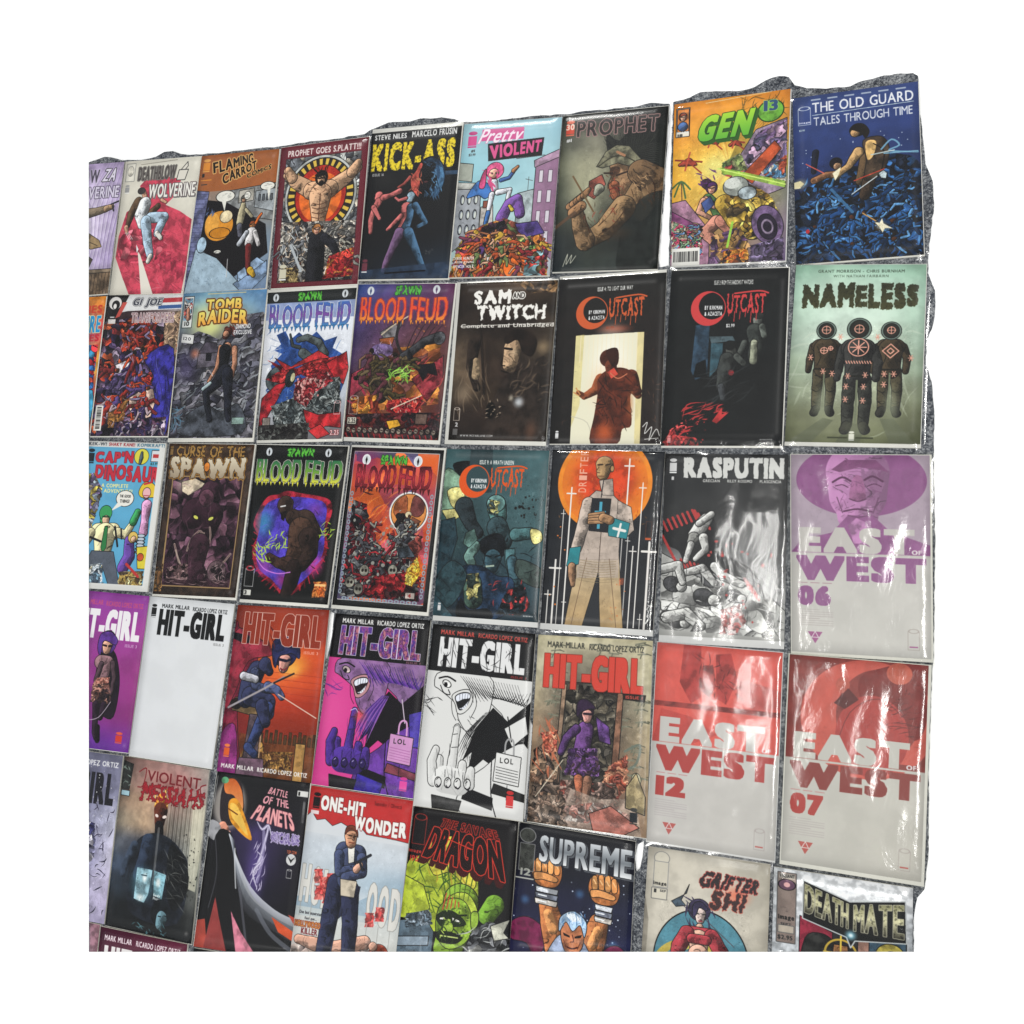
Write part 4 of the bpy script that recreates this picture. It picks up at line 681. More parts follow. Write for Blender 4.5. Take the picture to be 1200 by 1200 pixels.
def a2g(c):
    c.bg('1c1a19 1c1b19/1d1917 1f1a18/1a1817 231c19/181615 221a18', .1, 14); c.H([2, 50, 98, 150], .5, '3c2c26', 40, 30, 80, 8); c.H([80, 50, 98, 140], .5, '6a4a3a', 14, 80, 50, 6)
    c.G(55, 50, 22, 6, 'a04830', .8)
    x0, y0, x1, y1 = 19, 54, 82, 155
    c.P([x0, y0+1, x1, y0, x1, y1, x0, y1], 'e6e2c8', t=0, o=0); c.G(52, 90, 26, 60, 'fbf8ee', .9); c.P([x0, y0+1, 27, y0, 26, 120, 19, 140], 'd4c478', t=.1, o=0, al=.6); c.P([76, y0, x1, y0, x1, y1, 77, y1], 'd8c47c', t=.1, o=0, al=.6); c.S([19, 130, 34, 136, 40, 155], .8, 'c8c4b0')
    for i in range(14): c.S([24+i*4, 55, 24+i*4, 80+i*5 % 30], .7, 'eee2c0', k=0, al=.7)
    br = '6a3424'
    c.G(52, 104, 26, 34, 'e8b078', .5)
    c.L([24, 108, 2, 30, 112, 3, 40, 106, 4.5, 44, 96, 5], '8a4a2c', t=.3, o=0); c.S([22, 104, 26, 110], 1, 'c88a50', k=0); c.S([20, 108, 25, 111], 1, 'c88a50', k=0)
    c.L([76, 108, 3.6, 79, 112, 3], '6a3a26', o=0); c.L([72, 94, 6, 78, 108, 4], '5a2c1e', t=.3, o=0)
    c.P([42, 96, 50, 88, 62, 86, 72, 90, 77, 100, 72, 112, 74, 138, 66, 142, 62, 155, 38, 155, 40, 130, 42, 112], '552618', k=1, t=.35, o=0); c.G(50, 145, 14, 14, 'd06030', .75); c.G(72, 120, 5, 20, 'b86838', .5); c.H([44, 92, 74, 140], .8, '1e100c', 30, 60, 40, 14)
    c.E(50, 77, 7.5, 8, '4a2418', t=.2, o=0); c.L([53, 84, 5.5, 54, 90, 5], '5c2e1e', o=0); c.P([48, 70, 58, 68, 60, 80, 56, 86, 50, 78], '301812', k=1, t=.2, o=0); c.P([50, 90, 56, 86, 60, 92, 54, 96], 'c84a3a', t=.2, o=0); c.S([53, 91, 60, 96, 68, 92], .9, 'c87858')
    c.logo(5, 143, 3, 7, 'ddd'); 
    cx, cy = outcast(c, 'c85a30', 'ISSUE 4: TO LIGHT OUR WAY'); ocword(c, 'c85a30', cx, cy, '1b1a18'); c.T('$2.99', 47, 47.5, 54, 50, '9a4a30')
    c.S([84, 140, 88, 136, 86, 146, 92, 140, 90, 152, 96, 142, 99, 148], .7, 'd8d8d4'); c.S([86, 151, 98, 150], .6, 'd8d8d4')
def a2h(c):
    c.bg('151616 161717/131515 161818/151616 141515/111313 121314', .12, 18)
    c.P([24, 50, 36, 48, 36, 94, 26, 98, 22, 90], '2e4254', t=.3, o=0); c.P([36, 60, 56, 60, 58, 64, 38, 66], '4a5a60', t=.2, o=0); c.P([38, 66, 48, 66, 48, 84, 38, 96], '35515c', t=.2, o=0); c.P([26, 84, 34, 80, 36, 96, 24, 96], '0d0f10', o=0, t=0)
    c.L([76, 46, 4, 76, 52, 3.4], '6a6e68'); c.E(77, 42, 4.4, 3, '2a2c2a'); c.L([74, 56, 7, 76, 66, 6, 74, 78, 5], '343835', t=.7); c.L([80, 52, 3, 82, 60, 2.6], '5c625c', t=.4); c.L([74, 66, 3, 74, 82, 3.4], '8c907c', t=.4); c.L([66, 66, 3, 62, 76, 2.4], '4a4e4a', t=.4)
    c.L([54, 70, 4, 56, 76, 5], '4a4c48', t=.6); c.E(54, 68, 5, 4, '1c1d1c'); c.L([52, 80, 6, 50, 92, 6, 48, 104, 4], '383b39', t=.7); c.L([60, 78, 3, 66, 84, 2.6], '4a4e4a'); c.L([48, 104, 3, 50, 114, 2.5], '44474a'); c.E(56, 92, 2.4, 2.4, '7a2428', o=0)
    c.H([30, 88, 70, 118], .5, '3c4042', 20, -25, 20, 24)
    red = 'b03434'
    for x, y, l in ((20, 122, 22), (34, 118, 18), (28, 130, 12), (8, 146, 16), (14, 140, 12), (46, 122, 10)): c.H([x, y, x+8, y+5], 1.3, red, 5, -24, 14, l)
    c.P([42, 134, 50, 122, 50, 128, 56, 126, 46, 136], red, t=.2, o=0); c.B([2, 150, 8, 140, 20, 132, 22, 138, 12, 146, 28, 148, 34, 155, 0, 155], 'b83838 8a2a2c 16100f c84a48', 5, .3); c.D(10, 130, 40, 154, 20, .3, .8, red)
    c.logo(5, 146, 3, 6, 'd88'); c.T('azaceta', 82, 148.5, 92, 150.5, 'bbb', lc=1)
    cx, cy = outcast(c, 'c84040', 'ISSUE 2: FROM THE SHADOWS IT WATCHES', 21, 20); ocword(c, 'c84040', cx, cy, '151616'); c.T('$2.99', 50, 49, 57, 52.5, 'ddd')
def a2i(c):
    c.bg('8fb8a0 a4c6b0 9cc0ac 8fb49c/a8c8b4 bcd4c2 b8d2c0 9cbca8/b4ceba c8dccc c4d8c8 a4c0ac/a8bcaa ccdacc c6d4c2 98b09c/98a890 b8c4b0 b4beaa 889a84/8a947c a4ac94 a0a68c 788068/686c52 84886c 7c8064 5c6048/585c42 6c7052 666a4c 4e523a', .07, 28)
    c.H([0, 60, 100, 150], 2, 'd4dcc8', 24, -60, 60, 26, .25)
    sh = '5c614c'
    c.P([28, 134, 36, 136, 20, 155, 2, 155], sh, t=0, o=0, al=.7); c.P([48, 138, 60, 140, 56, 155, 38, 155], sh, t=0, o=0, al=.8); c.P([70, 134, 80, 134, 96, 155, 78, 155], sh, t=0, o=0, al=.7)
    dk = '30302e'; bn = '3f3526'; pk = 'e0a08c'
    def suit(x, y, s, body, legs):
        c.L([x-11*s, y+20*s, 4*s, x-14*s, y+34*s, 3.4*s, x-15*s, y+46*s, 2.6*s], body, t=.4); c.L([x+11*s, y+20*s, 4*s, x+15*s, y+32*s, 3.6*s, x+14*s, y+46*s, 2.8*s], body, t=.4)
        c.L([x-5*s, y+46*s, 5.5*s, x-6*s, y+66*s, 4.6*s, x-6*s, y+86*s, 3.8*s], legs, t=.3); c.L([x+5*s, y+46*s, 5.5*s, x+7*s, y+66*s, 4.6*s, x+6*s, y+84*s, 3.8*s], legs, t=.3)
        c.L([x-5*s, y+20*s, 8*s, x+5*s, y+20*s, 8*s], body, t=.3); c.L([x, y+22*s, 11*s, x, y+38*s, 9.5*s, x, y+44*s, 9.5*s], body, t=.3)
        for k_ in (-1, 1): c.S([x+k_*3*s, y+66*s, x+k_*6*s, y+68*s, x+k_*10*s, y+66*s], .7, '15150f'); c.S([x+k_*2*s, y+78*s, x+k_*6*s, y+80*s, x+k_*9*s, y+78*s], .6, '15150f'); c.L([x+k_*6*s, y+86*s, 3.6*s, x+k_*7.5*s, y+90*s, 3.8*s], '2c2c26')
        c.S([x, y+48*s, x, y+84*s], 1.6*s, '6f765f'); c.S([x-9*s, y+44*s, x+9*s, y+44*s], 1.2, '15150f'); c.S([x-8*s, y+20*s, x-4*s, y+30*s, x-7*s, y+40*s], .6, '15150f'); c.S([x+8*s, y+20*s, x+4*s, y+30*s, x+7*s, y+40*s], .6, '15150f')
        c.E(x, y+3*s, 9.2*s, 9.5*s, '6a7a70', t=.1); c.E(x, y+3*s, 7.2*s, 7.8*s, '23241f', t=.1)
    suit(27, 56, .82, bn, '4a4432'); suit(76, 56, .82, bn, '4a4432'); c.G(26, 122, 9, 22, '8a9078', .75); c.G(78, 122, 9, 22, '868c74', .75)
    suit(52, 54, 1, dk, '33342f'); c.G(52, 142, 14, 10, '7c8068', .5)
    c.E(52, 73, 8, 8, pk, ring=.9, t=0, o=0)
    for a in range(0, 360, 45): c.S([52, 73, 52+6*math.cos(a/57.3), 73+6*math.sin(a/57.3)], .9, pk, k=0)
    c.P([76, 70, 82, 76, 76, 82, 70, 76], bn, t=0, o=.8, oc=pk); c.P([76, 73.5, 78.5, 76, 76, 78.5, 73.5, 76], bn, t=0, o=.8, oc=pk)
    for x, y, r in ((27, 58, 3.6), (52, 57, 3.8), (76, 58, 3.2), (26, 76, 3), (31, 74, 2)): c.E(x, y, r, r, pk, ring=.7, t=0, o=0); c.S([x, y-r, x, y+r], .6, pk, k=0); c.S([x-r, y, x+r, y], .6, pk, k=0)
    for x, y in ((45, 98), (58, 97), (44, 107), (57, 107), (44, 118), (57, 119), (26, 94), (33, 96), (72, 96), (79, 96), (72, 105), (16, 82), (91, 82), (38, 64), (66, 64)):
        for a in (0, 60, 120): c.S([x-2*math.cos(a/57.3), y-2.6*math.sin(a/57.3), x+2*math.cos(a/57.3), y+2.6*math.sin(a/57.3)], .65, pk, k=0)
    for i in range(10): c.S([43+i*2, 85, 44+i*2, 87], .8, pk, k=0)
    c.T('GRANT MORRISON - CHRIS BURNHAM', 18, 4.5, 84, 7.2, '4a5a4c', bx=3, sp=16); c.T('WITH NATHAN FAIRBAIRN', 30, 9, 72, 11.4, '5a6a5c', bx=2, sp=18)
    c.T('NAMELESS', 7, 16, 95, 40, '2f3020/454428', bx=11, by=9, let=.12, j=.5, jf=4, tex=.2, sp=3)
    c.logo(48, 145, 4, 8, 'dcdccc'); c.R(32, 150, 47, 151.4, '3c402c', t=0, o=0); c.R(53, 150, 66, 151.4, '3c402c', t=0, o=0)
def a3a(c):
    c.bg('5fa8cc 62accf/5aa4ca 60a8cc', .03); c.R(0, 0, 100, 6, 'dcdcd8', t=0, o=0); c.R(93, 0, 100, 155, 'dcdcd8', t=0, o=0); c.R(0, 149, 100, 155, 'dcdcd8', t=0, o=0); c.R(0, 0, 2, 155, 'dcdcd8', t=0, o=0)
    c.T('KEK-W!', 3, 1, 26, 4.6, '444b54', bx=5); c.T('SHAKY KANE!', 29, 1, 62, 4.6, 'a83038', bx=5); c.T('KOMIKRAFT!', 65, 1, 99, 4.6, '4a7890', bx=5)
    c.logo(4, 8, 8, 16, '18242c', hat='18242c'); c.T("CAP'N", 14, 10, 62, 23, 'c03040', bx=8, by=6, let=.1, o=.5, oc='611a28'); c.T('DINOSAUR', 16, 25, 96, 42, 'c03040', bx=8, by=6, let=.12, o=.5, oc='611a28')
    c.E(72, 15, 9, 8.5, 'd8d04a', t=0); c.L([72, 11, 1.4, 72, 16, 2.4, 71, 22, 1.6], '5a6a70'); c.R(84, 8, 95, 20, 'd4d8dc', t=0); c.R(86, 12, 93, 16, 'b83838', t=0, o=0); c.T('$3.99', 84, 21, 94, 24, '2a4a40')
    c.T('A COMPLETE', 26, 45, 60, 49, 'e8e49c', bx=5); c.T('ADVENTURE!', 30, 50.5, 66, 54.5, 'e8e49c', bx=5)
    c.B([2, 36, 16, 34, 28, 52, 26, 72, 16, 100, 10, 120, 2, 128], '8f7aa8 b8c8d8 6a6a80 c8b450 8a7c6a', 8, .7)
    c.E(58, 60, 11, 8.4, 'ebe9e0', t=0); c.P([50, 64, 56, 67, 42, 74], 'ebe9e0', t=0, o=0); c.T('THE GOOD', 51, 56, 65, 59, '222', bx=5); c.T('THING!', 52, 61, 64, 64.5, '222', bx=5)
    c.L([84, 50, 5, 84, 56, 4], 'e0a0a4'); c.P([74, 52, 80, 42, 92, 44, 96, 56, 88, 58, 78, 58], 'e0c038', t=0, k=1); c.E(84, 53, 5, 5.5, 'e8b4b8', t=0); c.S([81, 56, 87, 56], .9, 'a02838'); c.L([86, 66, 6, 86, 82, 4.6, 86, 94, 5.5], 'd8a0c8'); c.S([80, 44, 88, 42], 2, 'c03040', k=0)
    for j in range(6): c.E(84, 98+j*3.4, 5, 1.8, 'b8c4d0', t=0)
    c.L([36, 78, 7, 36, 84, 6], '3c9a5a', t=.05); c.E(36, 76, 8, 8, '3c9a5a', t=0); c.L([37, 83, 4.6, 38, 87, 3.6], 'e0b898', t=0); c.S([33, 80, 41, 80], 1.6, '143a24')
    c.L([28, 96, 9, 48, 95, 9], 'ddd4a8', t=.1); c.L([38, 100, 14, 38, 114, 11], 'ddd4a8', t=.1); c.L([20, 98, 6, 12, 112, 5, 8, 124, 4], 'ddd4a8', t=.1); c.L([54, 96, 5.5, 64, 98, 4.5, 70, 88, 4], 'ddd4a8', t=.1); c.L([72, 84, 4.5, 76, 74, 4], '3c9a5a'); c.L([8, 124, 4.4, 6, 132, 4], '3a7a8a')
    c.P([37, 90, 41, 90, 42, 112, 38, 118, 35, 112], '2f7a44', t=0); c.S([20, 102, 34, 106], 2.4, '1c1c20'); c.S([50, 90, 56, 110], 2.4, '1c1c20'); c.S([58, 92, 60, 102], 2, '1c1c20')
    c.P([24, 116, 52, 116, 64, 150, 50, 150, 38, 128, 24, 150, 8, 150], '555c68', t=.1); c.L([70, 104, 6, 72, 120, 7, 66, 132, 7], '6a4aa0', t=.1); c.E(74, 100, 6, 6, 'd8b860', t=.1); c.L([75, 102, 3.4], 'e0b490', t=0); c.P([80, 110, 96, 108, 96, 132, 84, 132], 'd8c840', t=.1); c.E(86, 120, 4, 4, 'b85030')
    c.B([6, 134, 40, 128, 44, 150, 4, 150], 'd0dce4 8ab0c8 4a5a6a e8e0c0', 6, .6); c.B([62, 136, 92, 134, 92, 150, 62, 150], 'c8a85a 8a6a3a e0d090 5a4a3a', 5, .6); c.S([70, 128, 86, 140], 3, 'b83838', k=0)
    c.R(0, 149, 94, 155, 'dcdcd8', t=0, o=0); c.R(93, 6, 100, 155, 'dcdcd8', t=0, o=0)
def a3b(c):
    c.bg('3a2a20 4a3626 3a2a20/2a1f1a 32261e 2a1f1a', .3, 12)
    x0, y0, x1, y1 = 9, 34, 92, 146
    c.P([x0, y0, x1, y0, x1, y1, x0, y1], '3c2632', t=.3, o=.8, oc='a88a5c'); c.B([x0+1, y0+1, x1-1, y1-1], '4a303e 38222e 5c3c4c 2a1a24 6c4a58', 16, .3, sx=.8, rot=25, sh=.7); c.G(22, 44, 14, 12, 'b8a49c', .7)
    c.P([20, 40, 36, 36, 50, 42, 30, 54, 22, 50], 'c8b8a0', t=.3, o=.3); c.L([56, 50, 12, 54, 60, 13, 44, 72, 14], '3c2430', t=.6); c.L([40, 72, 16, 60, 74, 14, 54, 92, 12], '301c26', t=.6); c.L([52, 56, 9], '5c3a48', t=.5)
    c.G(50, 82, 18, 18, '24141c', .6); c.E(42, 76, 3.4, 1.8, 'd0d060', rot=25, o=.4, t=0); c.E(60, 77, 3.4, 1.8, 'd0d060', rot=-25, o=.4, t=0); c.S([46, 90, 52, 92, 56, 89], 1.8, '120a0e')
    for a in ([36, 110, 40, 98, 48, 90, 52, 92], [46, 116, 50, 100, 54, 92], [60, 114, 62, 96, 60, 86], [20, 104, 26, 118, 28, 122], [88, 112, 80, 122, 76, 126]): c.S(a, 2, 'b09a90'); c.S(a, .8, '4a3434')
    c.S([22, 110, 30, 124], 1.6, 'a89488'); c.L([50, 104, 12, 48, 126, 10, 52, 136, 10], '38222c', t=.7); c.E(74, 130, 11, 11, '4c3c40', t=.7); c.E(77, 131, 4, 4, '181014'); c.E(70, 128, 3, 3, '181014'); c.H([60, 122, 88, 142], .8, 'a89090', 22, 50, 60, 6)
    c.B([14, 128, 40, 122, 40, 142, 14, 142], '2c1c22 6c5052 18100f 8a6c6c', 5, .7, sx=2); c.R(12, 139, 90, 145, '2a1a20', t=.5, o=0, al=.8); c.H([14, 138, 90, 145], .6, 'a88a8a', 16, 0, 4, 14); c.H([10, 40, 90, 140], 1, '8a6474', 40, -60, 30, 14, .4)
    for a in ((x0, y0, x1, y0+1), (x0, y0, x0-1, y1), (x1, y0, x1, y1), (x0, y1, x1, y1)): c.S(list(a), 1, 'a08458', k=0)
    c.B([0, 128, 8, 124, 10, 152, 0, 152], '6a4a2a 8a6438 3a2818', 5, .6); c.L([6, 134, 3, 6, 144, 2.4], '7a5430', t=.5)
    c.T('CURSE OF THE', 10, 2, 90, 14, 'a07a40', bx=4, j=.7, jf=6, o=.4, oc='1c120c', let=.06); c.T('i', 2, 3, 6, 12, '8a6a3a')
    c.T('SPAWN', 4, 16, 92, 36, 'd8cdb4/9a8a74', bx=10, by=6, j=.9, jf=8, top=.15, o=.5, oc='2a1e16', o2=.6, oc2='c08a34', sp=2); c.E(48, 24, 3.4, 5, 'c87830', o=.5)
def a3c(c):
    c.bg('121313 141515/101111 121313', .05)
    c.P([12, 62, 20, 52, 30, 50, 40, 46, 56, 48, 74, 50, 88, 54, 92, 66, 88, 84, 92, 100, 88, 116, 76, 128, 66, 142, 54, 150, 44, 146, 34, 138, 22, 132, 12, 120, 8, 104, 12, 92, 6, 80], '8c2030', k=1, t=.6, o=0)
    for i in range(46):
        a = i*.1366; c.S([50+36*math.cos(a), 98+42*math.sin(a), 50+43*math.cos(a+.06), 98+49*math.sin(a+.06)], 2, ('b02030', '601420')[i % 2], taper=2)
    c.P([16, 64, 30, 54, 60, 52, 84, 58, 86, 80, 88, 104, 80, 122, 64, 138, 48, 144, 34, 134, 18, 124, 12, 104, 14, 84], '4a3aa8', k=1, t=.35, o=0)
    c.G(18, 78, 16, 22, '3a90b0', .8); c.G(24, 122, 16, 14, 'a040a0', .7); c.G(80, 118, 14, 16, 'd04090', .85); c.G(74, 64, 14, 12, '7a3aa0', .7); c.G(46, 134, 12, 12, 'a02c70', .7); c.H([14, 60, 84, 130], 1.2, '6a5ad0', 30, -60, 20, 16, .5)
    bn = '382a24'
    c.L([40, 60, 9, 42, 66, 7], bn, t=.5); c.S([35, 62, 40, 61], 1.4, 'd8d8d8', k=0); c.P([36, 68, 42, 66, 40, 76, 37, 74], '181010', t=0); c.L([50, 72, 8, 62, 78, 14, 70, 88, 13], bn, t=.7); c.L([60, 84, 13, 60, 104, 12, 56, 114, 10], '463228', t=.7); c.L([70, 92, 11, 74, 106, 8, 66, 118, 7], '2c201c', t=.7)
    c.L([50, 118, 8, 40, 118, 5, 28, 112, 4], '3c2a24', t=.6); c.L([58, 122, 9, 56, 136, 8, 52, 146, 6], '241a18', t=.6); c.H([46, 62, 82, 120], .9, '8a6a54', 40, 70, 40, 8); c.H([46, 62, 82, 120], .8, '120c0a', 40, 70, 40, 9)
    c.H([24, 88, 46, 104], 1.1, 'b4d848', 26, -50, 50, 9); c.H([6, 100, 30, 120], 1.1, 'b4d848', 24, 50, 40, 9); c.H([82, 76, 96, 92], .9, 'b4d848', 16, -30, 40, 9); c.S([14, 114, 24, 124, 40, 128, 54, 126], 1, 'c87ad8')
    c.logo(3, 122, 10, 20, 'c8c8c8', hollow=1); c.E(8, 124, 4.6, 2.6, '9a2030', ring=1, o=0, t=0); c.R(3, 145, 12, 151, 'd4d4cc', t=0); c.T('3', 4, 146, 7, 150, '222')
    c.B([82, 134, 96, 133, 96, 148, 82, 149], 'd86a28 b04a20 e88a40', 5, .5); c.R(83, 136, 95, 138, 'f0c080', t=0, o=0)
    emblem(c, 15, 7, 4.2, '101112'); emblem(c, 80, 7, 4.2, '101112'); c.T('SPAWN', 36, 3, 64, 11, '5cbc3c', bx=6, j=.8, jf=5, o=.4, oc='1c5020'); btitle(c, '2a6a48/6a9a3c/e0d848', 16, 40, 'e8e8d8', '18241a', 3, 97)
def a3d(c):
    c.bg('101112 111213', .04)
    c.P([4, 4, 96, 4, 95, 149, 5, 149], '5c3048', t=0, o=.5, oc='ccc')
    c.B([4.5, 4.5, 95.5, 148.5], 'd8622c c85030 a8444c 7a4a6a 50486a', 40, 0, sx=.7, w=14, rot=-38, sh=.2); c.G(20, 16, 30, 24, '8a2858', .8); c.G(84, 26, 22, 20, 'd85a28', .8); c.H([10, 40, 90, 120], 1.4, 'e88a3c', 40, -48, 6, 26, .6); c.H([10, 40, 80, 120], 1.2, '6a3a5c', 26, -48, 6, 22, .6)
    c.G(70, 62, 27, 26, '2a5ac0', 1); c.G(70, 62, 25, 24, '4a7ae0', .7); c.E(70, 62, 20.5, 20, 'e8e4e0', t=0, o=0); c.E(70, 62, 18.5, 18, 'd88a48', t=.12, o=.6)
    c.P([66, 46, 56, 52, 54, 62, 60, 68, 68, 62], '9a5434', k=1, o=.3); c.P([74, 46, 84, 50, 86, 60, 80, 66, 72, 62], '6a3a38', k=1, o=.3); c.E(70, 64, 3.4, 3, 'e8d8b0', o=.3); c.P([62, 70, 68, 66, 70, 78, 62, 76], '5c3434', o=.3); c.P([84, 70, 74, 66, 74, 78], '7a4a38', o=.3)
    c.L([64, 66, 3, 60, 74, 3.4], '201c1e', t=.4); c.E(60, 66, 3, 3, '1c181a')
    c.B([8, 52, 24, 56, 30, 74, 40, 92, 56, 104, 76, 106, 88, 118, 90, 146, 6, 146, 8, 96], '7a2028 2c2c34 4a4a50 a02830 1c181c 6a6a6a 58161e', 7, .9); heap(c, 10, 66, 84, 138, 34, '4a4a50 7a2028 33343a 5c5e62', '8f8f88 a8a49a a83038', .85, 5); c.D(10, 60, 80, 140, 26, 1, 2, '8f8f88'); c.H([8, 60, 80, 140], 1, 'a0a09a', 50, 40, 60, 5)
    for x, y in ((16, 132), (26, 138), (60, 118), (68, 124), (30, 120)): c.E(x, y, 5, 5.5, '7c7a70', t=.5); c.E(x-1.6, y, 1.4, 1.6, '1c1814', o=0, t=0); c.E(x+1.8, y, 1.4, 1.6, '1c1814', o=0, t=0)
    c.B([40, 126, 78, 118, 84, 140, 50, 146, 36, 140], '8a1c24 b02c30 2a1214 501218', 7, .7); c.B([72, 92, 84, 82, 88, 96, 82, 112, 74, 104], '6a3430 8a4038', 7, .4); c.B([74, 118, 84, 104, 90, 118, 82, 132, 74, 130], 'e8b838 d88a2c f0d860', 5, .4); c.P([62, 98, 74, 94, 82, 104, 66, 106], '3c444c', t=.6)
    for i in range(18): y = 46+i*5.6; c.E(6.6, y, 1.8, 2.4, '8a98a4', ring=1, o=0, t=0); c.E(92.5, y, 1.8, 2.4, '8a98a4', ring=1, o=0, t=0)
    for i in range(13): c.E(12+i*6.2, 147.5, 2.8, 1.7, '8a98a4', ring=1, o=0, t=0)
    c.R(76, 138, 86, 144, 'c8b8b0', t=.2); c.T('4', 79, 139, 82, 143, '8a2020'); c.H([8, 40, 34, 46], 1, '2c1418', 8, 10, 20, 8)
    emblem(c, 18, 12, 5, '1c1416'); emblem(c, 74, 12, 5, '1c1416'); c.E(18, 12, 4.6, 5.4, 'e8e8e8', ring=1, t=0, o=0); c.E(74, 12, 4.6, 5.4, 'e8e8e8', ring=1, t=0, o=0); c.T('SPAWN', 34, 7.5, 62, 16, '58b23c', bx=6, j=.8, jf=5, o=.4, oc='1c4020'); btitle(c, '3a1418/b0303c/5a1c20', 18, 42, 'd04050', '1c0a10', 9, 90)
def a3e(c):
    c.bg('3f5f62 33484c 3f5c60 466468/4a6a6c 3a5256 426064 486468/36504f 2c4044 3c565a 425e62/24363c 22323a 2c4048 324850/1c2c34 1c2a34 22323c 22343c', .06, 20); c.o = .7; c.t = .3
    y = 'd4cc84'; tl = '527a78'; dk = '1e2c32'
    c.P([0, 20, 16, 26, 26, 44, 20, 62, 0, 60], '7c9c84', k=1); c.P([4, 40, 16, 36, 22, 46, 12, 56], y, k=1); c.P([0, 58, 14, 56, 18, 64, 8, 70], y); c.P([8, 14, 26, 12, 28, 26, 14, 24], '16181a', k=1); c.P([24, 0, 46, 0, 48, 40, 30, 42, 24, 20], '2c3c40', t=.1, o=0)
    c.P([0, 68, 14, 64, 18, 84, 12, 110, 0, 120], '243840'); c.L([22, 54, 9, 30, 70, 6, 38, 78, 5], '2a3438')
    c.L([54, 54, 9, 56, 62, 8], tl, t=.5); c.E(53, 50, 9, 8, '68908c'); c.B([46, 46, 56, 48, 56, 62, 46, 60], 'd4cc84 a8a86c 2c3c3c', 5, .7); c.L([56, 72, 10, 62, 84, 9, 54, 92, 10], '33474c'); c.L([74, 78, 6, 88, 76, 5, 94, 78, 4], '466a6c'); c.P([88, 72, 97, 74, 99, 82, 92, 86, 88, 80], y, k=1, t=.4)
    c.P([40, 86, 52, 78, 62, 80, 66, 94, 58, 100, 44, 96], '14181c', k=1); c.H([42, 78, 66, 98], 1.4, '0e1114', 20, 50, 60, 10); c.L([54, 100, 8, 52, 108, 7], '35505a', t=.6); c.S([46, 98, 52, 99], 1.4, '101418'); c.S([56, 99, 61, 97], 1.4, '101418'); c.S([48, 108, 55, 107], 1.6, 'a8b8a8')
    c.L([36, 90, 5, 30, 100, 4.5, 34, 106, 4], '6a8c84', t=.5); c.P([26, 78, 34, 74, 38, 84, 30, 92, 24, 88], '5e8078', t=.5); c.P([64, 92, 74, 90, 76, 108, 70, 116, 66, 104], '45666a', t=.5); c.L([72, 102, 5, 76, 118, 5, 84, 136, 5], '41606a', t=.5)
    c.P([24, 110, 44, 108, 60, 116, 74, 118, 78, 140, 60, 155, 30, 155, 22, 132], '22344a', k=1, t=.5); c.L([36, 124, 9, 38, 138, 9], '41584e', t=.7); c.B([30, 116, 42, 114, 44, 124, 40, 144, 32, 138], 'd0c880 b8ae6c 24302c', 8, .5); c.P([26, 138, 34, 148, 52, 146, 56, 155, 24, 155], '101418', k=1)
    c.P([78, 100, 100, 108, 100, 124, 84, 120, 76, 112], '3c4a46', k=1); c.P([0, 122, 14, 104, 30, 116, 22, 140, 8, 150, 0, 148], '2a4046', k=1); c.H([4, 90, 98, 150], .7, '0e1418', 50, 30, 60, 14); c.H([40, 116, 86, 146], .8, 'b83c38', 14, -40, 50, 9); c.B([70, 128, 84, 122, 92, 140, 84, 150, 60, 150], '141a1e 202c34 a83838 101418', 6, .4)
    c.P([0, 135, 20, 155, 0, 155], '35525c'); c.D(78, 40, 92, 62, 14, .4, 1.3, '1c1c1c'); c.D(70, 26, 98, 90, 20, .2, .6, '1e2426'); c.D(72, 50, 80, 54, 4, .8, 1.6, '1a1a1a')
    c.logo(4, 143, 3, 7, 'ddd'); c.T('azaceta', 86, 149, 95, 151, 'ccc', lc=1)
    cx, cy = outcast(c, 'd85420', 'ISSUE 9: A WRATH UNSEEN', 17, 15); c.E(cx+3.6, cy-2.2, 11.8, 12, '35494c', t=0, o=0); ocword(c, 'd85420', cx, cy, '32464a')
